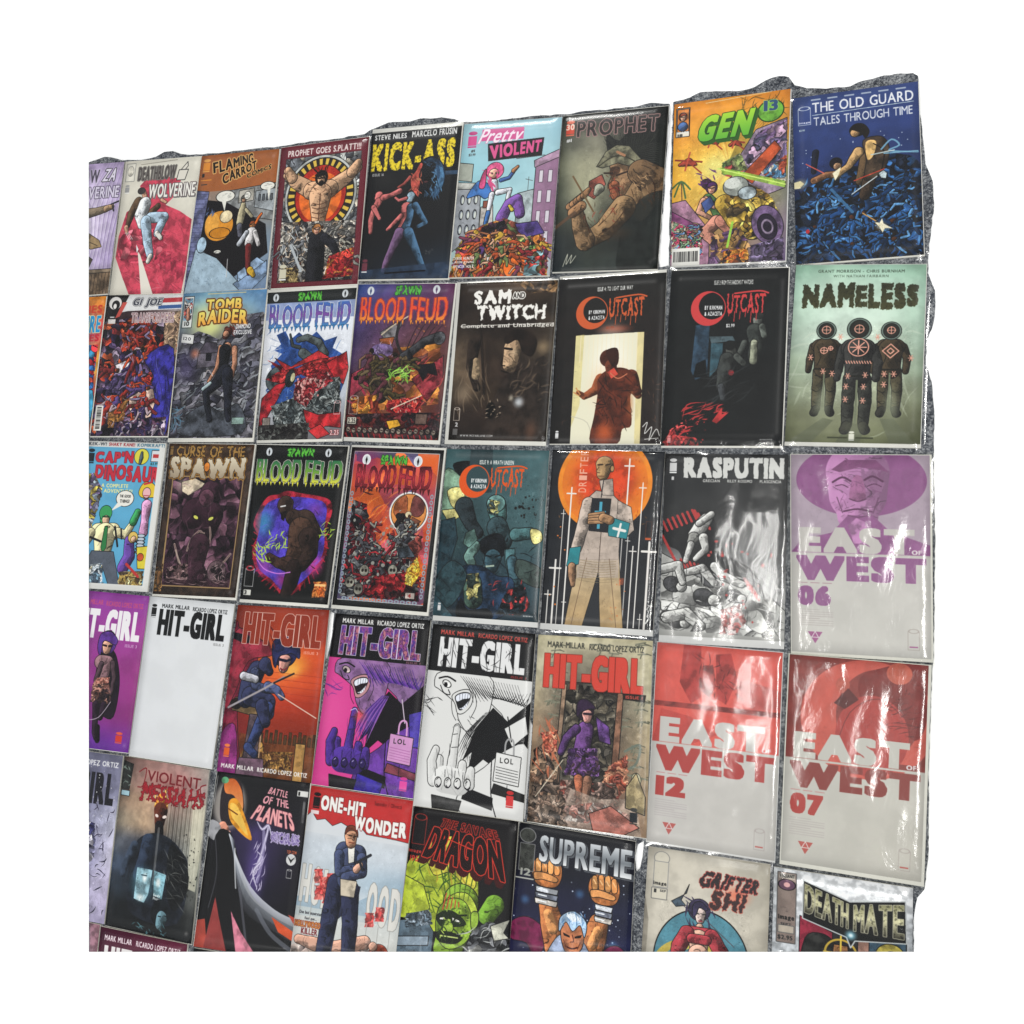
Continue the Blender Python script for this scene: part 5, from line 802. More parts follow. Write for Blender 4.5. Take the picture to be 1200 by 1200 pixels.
def a3f(c):
    c.bg('24262a 25272b/1f2125 222428/24262a 282a2e', .1, 14); c.t = .16; c.o = .4
    c.E(49, 29, 42, 43, 'dd7626', t=.06, o=0); c.B([12, 0, 90, 0, 90, 50, 60, 68, 30, 64, 14, 40], 'd86a24 e08030 d05a24 e08c34', 9, .1, k=1, al=.0); c.E(49, 26, 36, 34, 'cc4422', soft=.5, t=.15); c.E(49, 29, 42, 43, 'e8952c', ring=4, o=0, t=.12, al=.5); c.H([10, 2, 88, 66], 1, 'e08a38', 60, 0, 90, 3, .4); c.H([14, 2, 84, 60], .9, 'a83418', 40, 0, 90, 3, .5); c.R(0, -1, 100, 0, '222')
    for x, y, w, h, l in ((70, 7, 4, 7, 60), (20, 34, 4, 6, 120), (14, 54, 2, 4, 100), (83, 28, 3, 5, 120), (92, 80, 6, 9, 75), (10, 99, 5, 8, 56), (78, 84, 3, 5, 72), (73, 76, 2, 4, 80), (5, 126, 3, 4, 28), (20, 132, 2, 4, 24), (88, 142, 2, 5, 12), (97, 132, 1.6, 3, 20), (60, 60, 1, 1, 90), (68, 60, 1, 1, 90)):
        c.S([x, y, x, min(155, y+l+6)], max(.6, w*.3), 'e6e2dc', k=0); c.S([x-w, y+h*.9, x+w, y+h*.9], max(.6, w*.32), 'e6e2dc', k=0)
    coat = 'b3a498'; tan = 'b59a6c'
    c.P([34, 70, 62, 68, 66, 90, 74, 155, 53, 155, 50, 108, 38, 155, 22, 155, 28, 110], 'b9ab94/b3966a', k=0, t=.12); c.P([32, 46, 42, 36, 56, 38, 64, 46, 66, 72, 66, 96, 30, 98, 30, 72], coat, t=.14); c.P([30, 92, 66, 90, 67, 112, 30, 114], coat, o=0, t=.14, al=.75); c.S([49, 70, 49, 108], .6, '4a3c34'); c.S([38, 96, 28, 155], .5, '6a5440'); c.S([58, 96, 68, 155], .5, '6a5440'); c.P([49, 108, 54, 155, 38, 155], '2a2c30', t=0)
    for i in range(9): c.S([32, 98+i*2.2, 48, 99.5+i*2.2, 64, 98+i*2.2], .35, '8a7a5c')
    c.L([36, 48, 6, 32, 70, 5.4, 28, 88, 5], coat, t=.3); c.P([22, 88, 32, 86, 31, 102, 20, 104], '2c8088', t=.1); c.L([25, 104, 3.4, 26, 112, 3.6, 27, 120, 2], 'a07a5c', t=.3)
    c.P([62, 44, 74, 50, 78, 70, 70, 78, 62, 66], coat, t=.3); c.P([54, 68, 60, 60, 74, 64, 72, 78, 56, 76], '2c8088', t=.08); c.S([60, 69, 70, 71], 2.4, 'e6e2dc', k=0); c.S([66, 65, 64, 76], 1.8, 'e6e2dc', k=0)
    c.P([39, 43, 56, 43, 55, 73, 38, 72], '202226', t=.1); c.R(46, 46, 48.5, 54, '4aa0b8', t=0, o=0); c.R(45, 63, 47.5, 70, '4aa0b8', t=0, o=0); c.R(42, 54, 52, 55.4, '4aa0b8', t=0, o=0)
    for i in range(4): c.L([38, 58+i*2.2, 1.7, 50, 56+i*2.6, 1.6], 'a8805c', t=.2)
    c.L([50, 60, 4, 56, 62, 4], 'a8805c', t=.2); c.P([44, 27, 56, 25, 58, 40, 48, 40], coat, t=.2); c.L([48, 13, 8, 47, 21, 5.5], 'a3845c', t=.25); c.S([42, 13, 46, 12.5], 1.4, '2c2018', k=0); c.S([49, 13, 53, 12], 1.2, '2c2018', k=0); c.S([43, 15, 41, 19, 44, 20], .8, '5a4028'); c.S([43, 23, 48, 23], .8, '5a3420'); c.E(55, 16, 1.6, 3, '9a7a52'); c.S([48, 27, 47, 42], .8, '1c1c20', k=0)
    for i, ch in enumerate('DRIFTER'): c.T(ch, 0, 0, 1, 1, 'e8a890', q=[26, 38-i*5.6, 26, 34-i*5.6, 33, 34-i*5.6, 33, 38-i*5.6], bx=1, by=1)
    c.D(4, 60, 18, 150, 7, .5, .8, 'd87830'); c.S([88, 62, 88, 76, 93, 76, 93, 62, 88, 62], .4, '6a3c28', k=0); c.R(88, 76.4, 93, 78, 'c85a30', t=0, o=0); c.S([93, 138, 97, 134, 94, 144, 98, 140, 93, 150, 96, 146], .6, 'e0e0dc')
    c.D(60, 110, 74, 150, 14, .3, .7, 'c87848'); c.R(68, 112, 72, 118, 'c8603c', t=.3, o=0, al=.5)
def a3g(c):
    c.bg('2a2a2b 2c2c2d/242526 2a2a2a/2c2c2c 3c3c3c/7a7a7a 6a6a6a/bababa b0b0ae/d0d0cc c8c8c4', .08, 20); c.o = .6
    c.P([0, 86, 12, 92, 20, 100, 40, 110, 60, 104, 80, 112, 100, 130, 100, 155, 0, 155], 'b6b6b2', t=.12); c.H([0, 92, 98, 152], .5, '3c3c3c', 60, 20, 70, 16)
    c.B([0, 120, 34, 104, 60, 116, 90, 130, 96, 155, 0, 155], 'bcbcb8 adada9 c4c4c0', 18, .35, ic='3a3a3a')
    c.P([0, 64, 16, 54, 36, 50, 44, 60, 52, 84, 74, 98, 84, 120, 70, 112, 44, 102, 22, 98, 14, 84, 2, 78], '1c1c1d', k=1, t=.1, o=0)
    for x0, y0, x1, y1, n in ((2, 62, 30, 50, 7), (28, 52, 40, 62, 4), (2, 74, 14, 96, 6), (18, 94, 40, 100, 6), (70, 108, 80, 120, 4)):
        for i in range(n): t = i/n; x = x0+(x1-x0)*t; y = y0+(y1-y0)*t; c.S([x-2, y-3, x+2, y+5], 2, 'b03a38', taper=.7)
    sk = 'c6c6c2'
    c.L([26, 70, 5, 32, 62, 6, 36, 56, 5], sk); c.L([26, 72, 4.6, 24, 76, 3.5], '8c8c88'); c.L([34, 72, 4, 36, 82, 3, 28, 90, 2.4], sk); c.L([24, 78, 3, 20, 92, 2.4], sk); c.L([30, 60, 3, 40, 52, 3], sk)
    for x, y, r in ((10, 112, 8), (36, 122, 9), (40, 108, 7), (14, 142, 8), (60, 120, 7)): c.E(x, y, r, r*.8, '3e3e40', t=.7, rot=20); c.L([x+r*.9, y+2, r*.55], sk, t=.1)
    c.L([20, 102, 3, 34, 98, 4, 44, 110, 3], sk); c.L([0, 100, 4, 14, 96, 4, 18, 110, 3], sk); c.L([6, 140, 5, 22, 136, 5, 34, 146, 4], sk); c.L([44, 96, 4, 52, 104, 4, 66, 110, 3], sk)
    c.B([50, 132, 64, 126, 70, 140, 60, 155, 50, 155], 'c0706c b04844 c8b0ae', 6, .2, al=.75); c.D(36, 70, 90, 150, 26, .4, 1.6, 'b84442'); c.P([24, 155, 30, 142, 38, 155], '2a2a2a', t=0, o=0); c.P([0, 150, 100, 153, 100, 155, 0, 155], 'a8a8a4', o=0, t=0)
    c.H([0, 96, 98, 150], .45, '2a2a2a', 110, 15, 70, 12); c.H([20, 100, 98, 150], .8, 'e0e0dc', 30, 10, 60, 10)
    c.T('RASPUTIN', 16, 3, 97, 21, 'd0d0cc', bx=11, by=8, o=0, sp=3, j=.3); c.logo(4, 4, 6, 13, 'ccc'); c.T('1', 6, 20, 8, 23, 'ccc'); c.T('GRECIAN', 32, 22, 46, 24.6, 'c4c4c0', bx=6); c.T('RILEY ROSSMO', 52, 22, 72, 24.6, 'c4c4c0', bx=6); c.T('PLASCENCIA', 78, 22, 95, 24.6, 'c4c4c0', bx=6)
def eow(c, num, dark, light, paper, kind):
    c.bg(paper, .02); c.t = .1; c.o = 0
    if kind == 6:
        c.R(0, 0, 100, 78, 'a898a8', t=.04, o=0); c.E(51, 20, 47, 29, dark, t=.05); c.L([49, 14, 23, 49, 32, 21, 49, 48, 15], light, t=.3, sh=.2); c.P([30, 62, 42, 48, 60, 48, 72, 60, 100, 70, 100, 78, 0, 78, 8, 68], dark, t=.08); c.P([42, 56, 48, 50, 56, 54, 56, 70, 46, 70], light, t=.3)
        c.P([30, 12, 40, 4, 62, 4, 72, 14, 66, 12, 50, 10, 36, 14], '7c4c74', t=.1); c.S([31, 22, 38, 18, 44, 21], 1.6, '5a3454'); c.S([54, 20, 60, 17, 67, 21], 1.6, '5a3454'); c.S([33, 25, 38, 24, 42, 26], .8, '5a3454'); c.S([56, 25, 61, 23, 66, 25], .8, '5a3454'); c.P([46, 18, 52, 18, 55, 34, 49, 37, 43, 34], '946088', k=1, t=.2); c.S([43, 35, 49, 37, 55, 35], .8, '5a3454'); c.S([39, 45, 49, 43, 59, 45], 1.3, '5a3454'); c.S([42, 48, 49, 49.5, 56, 48], .8, '6a4464'); c.S([34, 34, 38, 46], .8, '6a4464'); c.S([64, 34, 60, 46], .8, '6a4464'); c.H([34, 12, 68, 46], .5, '7a4c74', 44, 40, 70, 7)
    elif kind == 7:
        c.R(0, 0, 100, 78, dark, t=.1, o=0); c.E(58, 44, 48, 44, light, t=.06); c.E(66, 40, 30, 34, dark, t=.08, rot=10); c.P([52, 14, 64, 6, 86, 0, 96, 4, 100, 40, 92, 56, 78, 40, 72, 28, 54, 30], '7a3230', k=1, t=.1); c.E(80, 8, 9, 8, 'b85c4c', t=.1); c.E(40, 20, 5, 6, 'b0584c', t=.1); c.E(62, 56, 26, 30, 'a84440', t=.06); c.P([34, 34, 44, 22, 52, 30, 42, 38], '5a2c2c', t=.1); c.H([70, 30, 96, 60], .5, '5a2828', 30, -20, 20, 12); c.S([36, 70, 46, 40, 66, 28, 84, 40], .5, '6a3030'); c.R(76, 74, 100, 78, dark, t=0)
    else:
        c.R(0, 0, 100, 78, light, t=.06, o=0); c.P([22, 0, 36, 0, 38, 40, 30, 46, 20, 30], dark, t=.15); c.P([48, 6, 60, 4, 66, 24, 58, 44, 50, 40], dark, t=.15); c.R(0, 46, 100, 50, '8a3c38', t=.2); c.P([66, 22, 100, 30, 100, 44, 80, 46, 66, 40], 'b0504a', t=.1); c.P([6, 52, 30, 56, 52, 68, 30, 78, 0, 78], dark, t=.1, al=.6); c.H([30, 4, 70, 44], .7, '4c2224', 30, 70, 40, 12); c.P([36, 18, 46, 14, 50, 30, 44, 40, 36, 34], '9a4440', t=.3)
    c.T('EAST', 6, 58, 89, 77.8, paper.split()[0], bx=11, by=8, sp=5); c.T('OF', 87, 74, 94, 77.4, 'd8d0d4', bx=8)
    c.T('WEST', 4, 80, 97, 99.5, dark, bx=11, by=8, sp=3); c.R(0, 78, 100, 79.4, paper.split()[0], t=0, o=0)
    for i in range(3): c.R(5+i*9, 101.2, 12+i*9, 101.9, 'a88a94' if kind == 6 else 'b88', t=0, o=0)
    c.T(num, 5, 104, 29, 119, dark if kind != 7 else 'a84440', bx=11, by=8, sp=4)
    for i in range(8): c.R(5, 122+i*1.7, 5+(26 if i % 4 else 16), 122.5+i*1.7, 'b0a8a8', t=0, o=0)
    cc = '9a5a88' if kind == 6 else 'b05a54'
    c.P([12, 139, 23, 139, 17.5, 148], cc, t=0); c.S([14.6, 143.4, 20.4, 143.4], .5, 'ddd', k=0); c.S([17.5, 139, 15, 143.4], .5, 'ddd', k=0); c.S([17.5, 139, 20, 143.4], .5, 'ddd', k=0)
    c.logo(84, 133, 8, 16, 'a8a09c', hollow=1); c.R(85, 146.4, 91, 147.4, cc, t=0, o=0)
def a3h(c): eow(c, '06', '8a5686', 'b07cab', 'bcb8b6 bfbcba/c2c0bd c3c1be', 6)
def a4g(c): eow(c, '12', 'a8403c', 'd0584e', 'bfbcb7 c1bfba/c1beb9 bdbab4', 12)
def a4h(c): eow(c, '07', '843e3a', 'c05a50', 'bdbbb6 bfbdb9/bfbdb8 bcb9b2', 7)
def hg(c, names, col, o=0, oc='000', box=(8, 14, 92, 44), ny=(5, 10.5), q=1, iss=None, bxx=12, **k):
    n1, n2 = ny
    if names: c.T('MARK MILLAR', box[0]+2, n1, box[0]+35, n2, names, bx=4); c.T('RICARDO LOPEZ ORTIZ', box[0]+39, n1+.5, box[2], n2+.5, names, bx=4)
    r = c.T('HIT-GIRL', *box, col, bx=bxx, by=6, o=o, oc=oc, sp=3, **k)
    if iss: c.T('ISSUE', box[2]-15, box[3]+3, box[2]-5, box[3]+5.4, iss, bx=2, sp=22); c.T('3', box[2]-3, box[3]+3, box[2]-1, box[3]+5.4, iss)
    return r
def a4a(c):
    c.bg('8a3a94 94409c/903c92 9a4090/8c3688 943a80/7c2f84 8a3478/5a2a98 6a3090', .05, 30)
    hg(c, 'c05078', 'ece8ec', box=(8, 17, 94, 47), ny=(8, 13)); c.T('ISSUE 3', 78, 50, 93, 53, 'c8a0c8', bx=2)
    c.P([48, 62, 60, 56, 70, 64, 78, 90, 76, 122, 62, 122, 48, 112], '1e1620', k=1, t=.2); c.E(56, 50, 11, 12, '50307c', t=.2); c.L([56, 53, 6.4, 56, 57, 5], 'd8a48c', t=0); c.P([44, 56, 46, 42, 58, 39, 68, 46, 66, 52, 56, 49, 50, 50, 49, 64], '5a348a', k=1, t=.2); c.S([51, 53, 55, 53.5], 2, '181018', k=0); c.S([58, 53.5, 62, 53], 2, '181018', k=0)
    c.L([50, 70, 7, 60, 70, 7, 56, 82, 7], '8c6a70', t=.5); c.L([66, 70, 3, 70, 84, 2.6, 69, 100, 2.4], '4a3840', t=.4); c.L([52, 72, 3, 48, 88, 3], '4a3840', t=.4); c.B([46, 88, 66, 86, 70, 110, 44, 110], '3a2a2e 7a5048 241a20 a87868', 4, .6, sx=3); c.B([48, 86, 64, 84, 64, 90, 48, 92], 'd89080 c87868', 4, .4)
    c.L([52, 112, 4, 54, 126, 3.4, 55, 138, 3, 58, 144, 3], '2c1e2c', t=.4); c.L([62, 112, 4, 60, 124, 3], '2c1e2c', t=.4); c.L([58, 134, 3, 60, 146, 3], '181016')
    c.S([70, 108, 58, 124, 44, 128], .6, 'c8b8c8'); c.logo(82, 136, 8, 11, 'c83c30', hat='d85a40'); c.H([30, 132, 50, 140], .6, 'b890c8', 8, -40, 40, 4)
def a4b(c):
    c.bg('dadcdf dcdee0/d7d9dc dadcde', .012, 40); hg(c, '26282a', '141516', box=(14, 11, 93, 37), ny=(6, 10)); c.T('ISSUE 3', 82, 39, 94, 41.4, '888', bx=2); c.logo(4, 7, 6, 12, '141516', hat='141516'); c.S([4, 20, 10, 20.6], .5, '999', k=0)
    c.S([4, 150, 9, 151], .3, 'c8cacc', k=0)
def a4c(c):
    c.bg('7a2c1e 9a3a26 8a2f20/6a241e a83c22 9c3422/7a2820 d8682c c84a26/8a2a20 d4602c c04224/7c2420 b83c24 a83420/6a2028 92301e 882c1c/5a1c28 6a3420 6a3020/3a1c28 5a3a22 4c2c20', .06, 40, 4)
    c.G(68, 52, 24, 16, 'f0a03c', .85); c.G(66, 58, 16, 10, 'f8c860', .6)
    for y in range(60, 110, 6): c.S([40, y, 100, y+1.5], .6, '8a2c20', k=0, al=.5)
    c.P([60, 122, 100, 112, 100, 155, 20, 155, 20, 118], '6a3c20', t=.3, o=0, al=.8)
    c.P([0, 24, 8, 26, 30, 36, 26, 60, 14, 88, 18, 120, 24, 155, 0, 155], '7a2238', k=1, t=.3); c.P([0, 120, 14, 112, 20, 155, 0, 155], '8a3074', k=1, t=.2); c.P([0, 26, 28, 30, 46, 44, 20, 52, 10, 80, 0, 96], '8c2c3c', k=1, t=.3)
    for i in range(14): x = 32+i*5; c.R(x, 112+(i*7 % 5), x+3, 124, '4a3420', t=.2, o=.3)
    c.R(80, 122, 90, 155, 'b0864c', t=.15); c.R(40, 128, 47, 150, 'b88a48', t=.15); c.E(43, 127, 3, 3, 'b88a48'); c.B([24, 134, 78, 130, 78, 150, 24, 152], '8a6230 6a4424 a87c40 4a2c1c', 5, .5, sx=.5)
    c.P([10, 86, 34, 84, 40, 92, 36, 102, 8, 98], '7c6444', t=.3); c.E(12, 92, 6, 5, '1e1614'); c.P([28, 100, 40, 100, 42, 142, 26, 142], '584a52', t=.3); c.P([22, 140, 48, 139, 50, 155, 20, 155], '6a5060', t=.2); c.S([42, 100, 43, 138], 1.2, 'a88a70')
    nv = '2f3350'
    c.L([30, 60, 9, 24, 74, 10, 22, 86, 9], nv, t=.5); c.L([38, 54, 7, 44, 60, 4], nv, t=.4); c.L([26, 84, 9, 46, 88, 8, 48, 98, 6], nv, t=.5); c.L([46, 94, 7, 38, 114, 5.5, 32, 130, 4.6], '34406a', t=.5); c.L([30, 130, 4.4, 38, 136, 3.6], '34406a'); c.L([40, 92, 7, 46, 106, 5], nv, t=.4)
    c.L([28, 62, 5, 30, 74, 4, 44, 76, 4], '3f4664', t=.4); c.L([44, 74, 5, 54, 76, 4, 60, 82, 3.4], '525c84', t=.4); c.L([16, 66, 4, 30, 68, 3.6], 'c0c0c8', t=.2)
    c.E(58, 42, 13, 13, '23244a', t=.5); c.L([59, 49, 6.6, 58, 55, 5], 'cf9488', t=.05); c.P([46, 50, 44, 32, 58, 26, 72, 34, 74, 46, 66, 42, 60, 43, 52, 46, 50, 56], '262a52', k=1, t=.4); c.S([52, 48, 60, 49], 2.6, '16142a', k=0); c.S([61, 49, 66, 47], 2.2, '16142a', k=0); c.S([55, 56, 59, 57.5, 62, 55], .9, '7a1828'); c.H([14, 18, 44, 36], 1.8, '5a1e1c', 8, 40, 12, 20)
    c.S([4, 96, 40, 76, 60, 64], 2, '9c9498', k=0); c.S([50, 70, 70, 60], 1.8, '2c2424', k=0); c.S([56, 80, 98, 98], 1, 'd8b8a8', k=0)
    c.P([0, 26, 16, 28, 26, 34, 12, 36, 0, 32], '14121a', t=.1, o=0)
    hg(c, None, None, box=(10, 6, 94, 36), o=.5, oc='e8c8bc'); hg(c, None, '8a3222', box=(10, 6, 94, 36)); c.T('ISSUE 3', 78, 39, 93, 41.6, 'e8a090', bx=2)
    c.logo(5, 129, 6, 12, 'd85c28', hat='e87a40'); c.T('MARK MILLAR', 4, 147, 39, 151, 'e8e4e0', bx=5); c.T('RICARDO LOPEZ ORTIZ', 43, 147, 95, 151, 'e8e4e0', bx=5)
def headshot(c, P_, bw):
    """close-up of a shouting face seen from the side, a raised gloved hand, a padlock on a coat"""
    ink = '101012'; t = 0 if bw else .18
    W = 'd8d8d6'
    bgc, skin, hair, coat, glove, lock, belt = (W, W, W, '141416', W, W, W) if bw else P_
    c.R(0, 40, 100, 155, bgc, t=0, o=0)
    if not bw: c.G(10, 90, 30, 50, 'e0569c', .6)
    c.P([54, 40, 100, 40, 100, 84, 84, 84, 74, 70, 60, 60], hair if bw else '80608c', t=t); c.P([14, 40, 60, 40, 64, 62, 58, 80, 50, 92, 42, 88, 34, 78, 30, 66, 14, 56, 8, 52], skin, k=1, t=t)
    c.E(20, 50, 4.4, 2.8, 'e0c8c8' if not bw else W, rot=25); c.E(19, 51, 1.8, 2.2, ink, o=0, t=0)
    c.P([26, 60, 32, 55, 41, 53, 46, 57, 45, 66, 39, 73, 33, 74, 30, 67], 'b8868c' if not bw else W, k=1, t=0, o=.5)
    c.P([29, 60, 35, 56, 42, 55.5, 44, 59, 42, 65, 38, 70, 34, 71, 31, 66], '1c1218' if not bw else '1c1c1e', k=1, t=0, o=0)
    c.P([30, 60, 35, 57, 42, 56.4, 43, 60, 37, 61.5, 31.5, 64], 'e2e6f0', k=1, t=0, o=0); c.P([34, 69.6, 37, 68.6, 41.6, 63.6, 42.6, 61.6, 41, 67, 38, 70], 'e2e6f0', k=1, t=0, o=0)
    for i in range(4): c.S([33.4+i*2.6, 57.4-i*.2, 33.8+i*2.4, 62.4-i*.6], .35, '33333a', k=0); c.S([36+i*1.6, 69-i*1.6, 37.2+i*1.6, 70.4-i*1.4], .3, '33333a', k=0)
    c.S([14, 52, 18, 58, 24, 59, 22, 55], .8, ink); c.S([26, 64, 28, 74, 32, 80], .5, ink); c.S([48, 56, 50, 66, 46, 76], .5, ink); c.S([36, 84, 44, 88, 52, 82], .5, ink); c.S([12, 46, 20, 44, 28, 47], 1.4, ink)
    c.H([34, 74, 52, 90], .45, ink, 14, 60, 30, 5)
    for i in range(22): x = 30+i*2.6; c.S([x, 40, x+12, 52+i*.5, x+18+i % 5, 66-i], .9 if bw else 1.6, ink if bw else ('4a2c84', '6a3c9c', '30205c')[i % 3], taper=1.2)
    c.P([66, 66, 80, 76, 100, 58, 100, 120, 82, 120, 50, 104, 42, 112, 52, 84], coat, k=0, t=.1); c.P([50, 104, 66, 86, 80, 78, 74, 96, 48, 122], coat, t=.1)
    if bw: c.P([78, 82, 96, 70, 99, 84, 86, 96], W, t=0, o=0)
    for i in range(12): c.S([60+i*.6, 70, 44+i*1.3, 88, 36+i*1.2, 104+i % 4*3], .8 if bw else 1.8, ink if bw else ('5a3890', '3c2470', '8a5aa8')[i % 3], taper=.9)
    c.P([62, 116, 80, 100, 100, 96, 100, 155, 44, 155, 44, 132], W if bw else '6a3c9c', t=t, k=1)
    c.P([46, 134, 72, 140, 72, 150, 44, 144], coat, t=0, o=.4); c.P([72, 128, 100, 134, 100, 140, 70, 136], belt if not bw else '222', t=t)
    if not bw: c.P([44, 140, 70, 146, 68, 155, 42, 155], '3a2c98', t=.2); c.P([88, 84, 100, 80, 100, 112, 92, 112], '4a3ca0', t=.2)
    c.S([68, 96, 70, 136, 76, 155], .9, ink); c.S([80, 72, 84, 88, 85, 92], 1, ink if bw else 'c8b8c8')
    c.S([80, 104, 80, 94, 83, 90, 87, 92, 88, 104], 1.6, '9a9a9a' if bw else 'd09ac8'); c.P([72, 102, 95, 104, 94, 128, 71, 126], lock, t=.04)
    for i in range(5): c.S([73, 114+i*2.3, 93, 116+i*2.3], .4, ink if bw else '9a5a90', k=0)
    c.T('LOL', 76, 106, 88, 110.5, '222', bx=3, sp=26); c.S([84, 128, 84, 140], .5, ink, k=0)
    c.L([34, 86, 3.2, 33, 102, 3.6, 32, 120, 4.4], glove, t=t, sh=.3 if not bw else .08)
    for i, (x, y) in enumerate(((20, 112), (42, 114), (50, 118))): c.L([x, y+2, 3.9, x, y+14, 4.6], glove, t=t, sh=.3 if not bw else .08)
    c.L([16, 106, 3.4, 13, 116, 4.2, 16, 132, 5], glove, t=t, sh=.3 if not bw else .08); c.L([27, 130, 11.5, 40, 131, 11], glove, t=t, sh=.3 if not bw else .1, o=0)
    for i in range(4): c.E(21+i*9, 133-i*.5, 3.1, 4.2, '2a1c50' if not bw else W, t=.1, o=.6); c.S([20+i*9, 135, 22+i*9, 136.5, 24+i*9, 134], .9, '120e18'); c.S([19.5+i*9, 131, 21+i*9, 129.5], .6, 'b8b0d8' if not bw else ink); c.S([17+i*9.5, 122, 18+i*9, 128], .5, ink)
    c.S([31, 92, 35, 91], .5, ink); c.S([30.5, 103, 36, 102], .5, ink); c.S([30, 86, 34.5, 84, 37.4, 87], .8, 'c8b8e0' if not bw else '888')
    c.P([16, 144, 44, 146, 42, 155, 18, 155], '18141c' if not bw else '333', t=.3)
    for i in range(4): c.S([14, 122+i*3, 8+i, 116-i*3], .01, ink)
    c.H([0, 62, 18, 74], .7, ink if bw else '4a2c84', 8, 10, 30, 14); c.H([12, 100, 50, 130], .5, ink if bw else '2c1a60', 12, 85, 8, 16)
def a4d(c):
    c.bg('121113', .03); headshot(c, ('d0408c', '8a6494', '4a2c84', '141016', '4a2f88', 'c890c0', '7a3c48'), 0)
    c.G(40, 90, 10, 8, 'd8604c', .6)
    c.R(0, 0, 100, 40, '131214', t=0, o=0)
    hg(c, None, None, box=(9, 10, 93, 37), o=.5, oc='d8d0e4'); sl_m = hg(c, None, '5a3c8c/3a2a6c', box=(9, 10, 93, 37))
    sl, m = sl_m; y, x = np.mgrid[sl[0].start:sl[0].stop, sl[1].start:sl[1].stop]; q = nz(2, x/K, y/K, 12, .5, 3); pal = np.array([hx(k) for k in ('3a2a6c', '6a4aa8', 'c05a98', '9a4a60', '2a1c40', 'd8847c')]); s_ = (m & (q > .25)).astype(np.float32); c.put(sl, s_, pal[np.clip((q*6).astype(int), 0, 5)], .75)
    c.T('MARK MILLAR', 9, 3.5, 42, 8, 'ecebe8', bx=5); c.T('RICARDO LOPEZ ORTIZ', 46, 3.5, 94, 8, 'ecebe8', bx=5); c.T('ISSUE 1', 80, 38, 94, 40, '8a5a6a', bx=2); c.logo(86, 138, 7, 12, 'd84c9c', hat='c83c8c')
def a4e(c):
    c.bg('161617', .03); headshot(c, None, 1); c.R(0, 0, 100, 40, '1b1b1c', t=0, o=0)
    hg(c, None, 'dedede', box=(9, 10, 92, 36)); c.H([10, 12, 90, 36], .6, '18181a', 44, 65, 40, 12)
    c.T('MARK MILLAR', 9, 4, 42, 8, 'c84a40', bx=5); c.T('RICARDO LOPEZ ORTIZ', 46, 4, 93, 8, 'c84a40', bx=5); c.T('ISSUE 1', 80, 37.4, 94, 39.4, '9a3434', bx=2); c.logo(84, 132, 6.4, 14, 'c83838', hat='b82c2c')
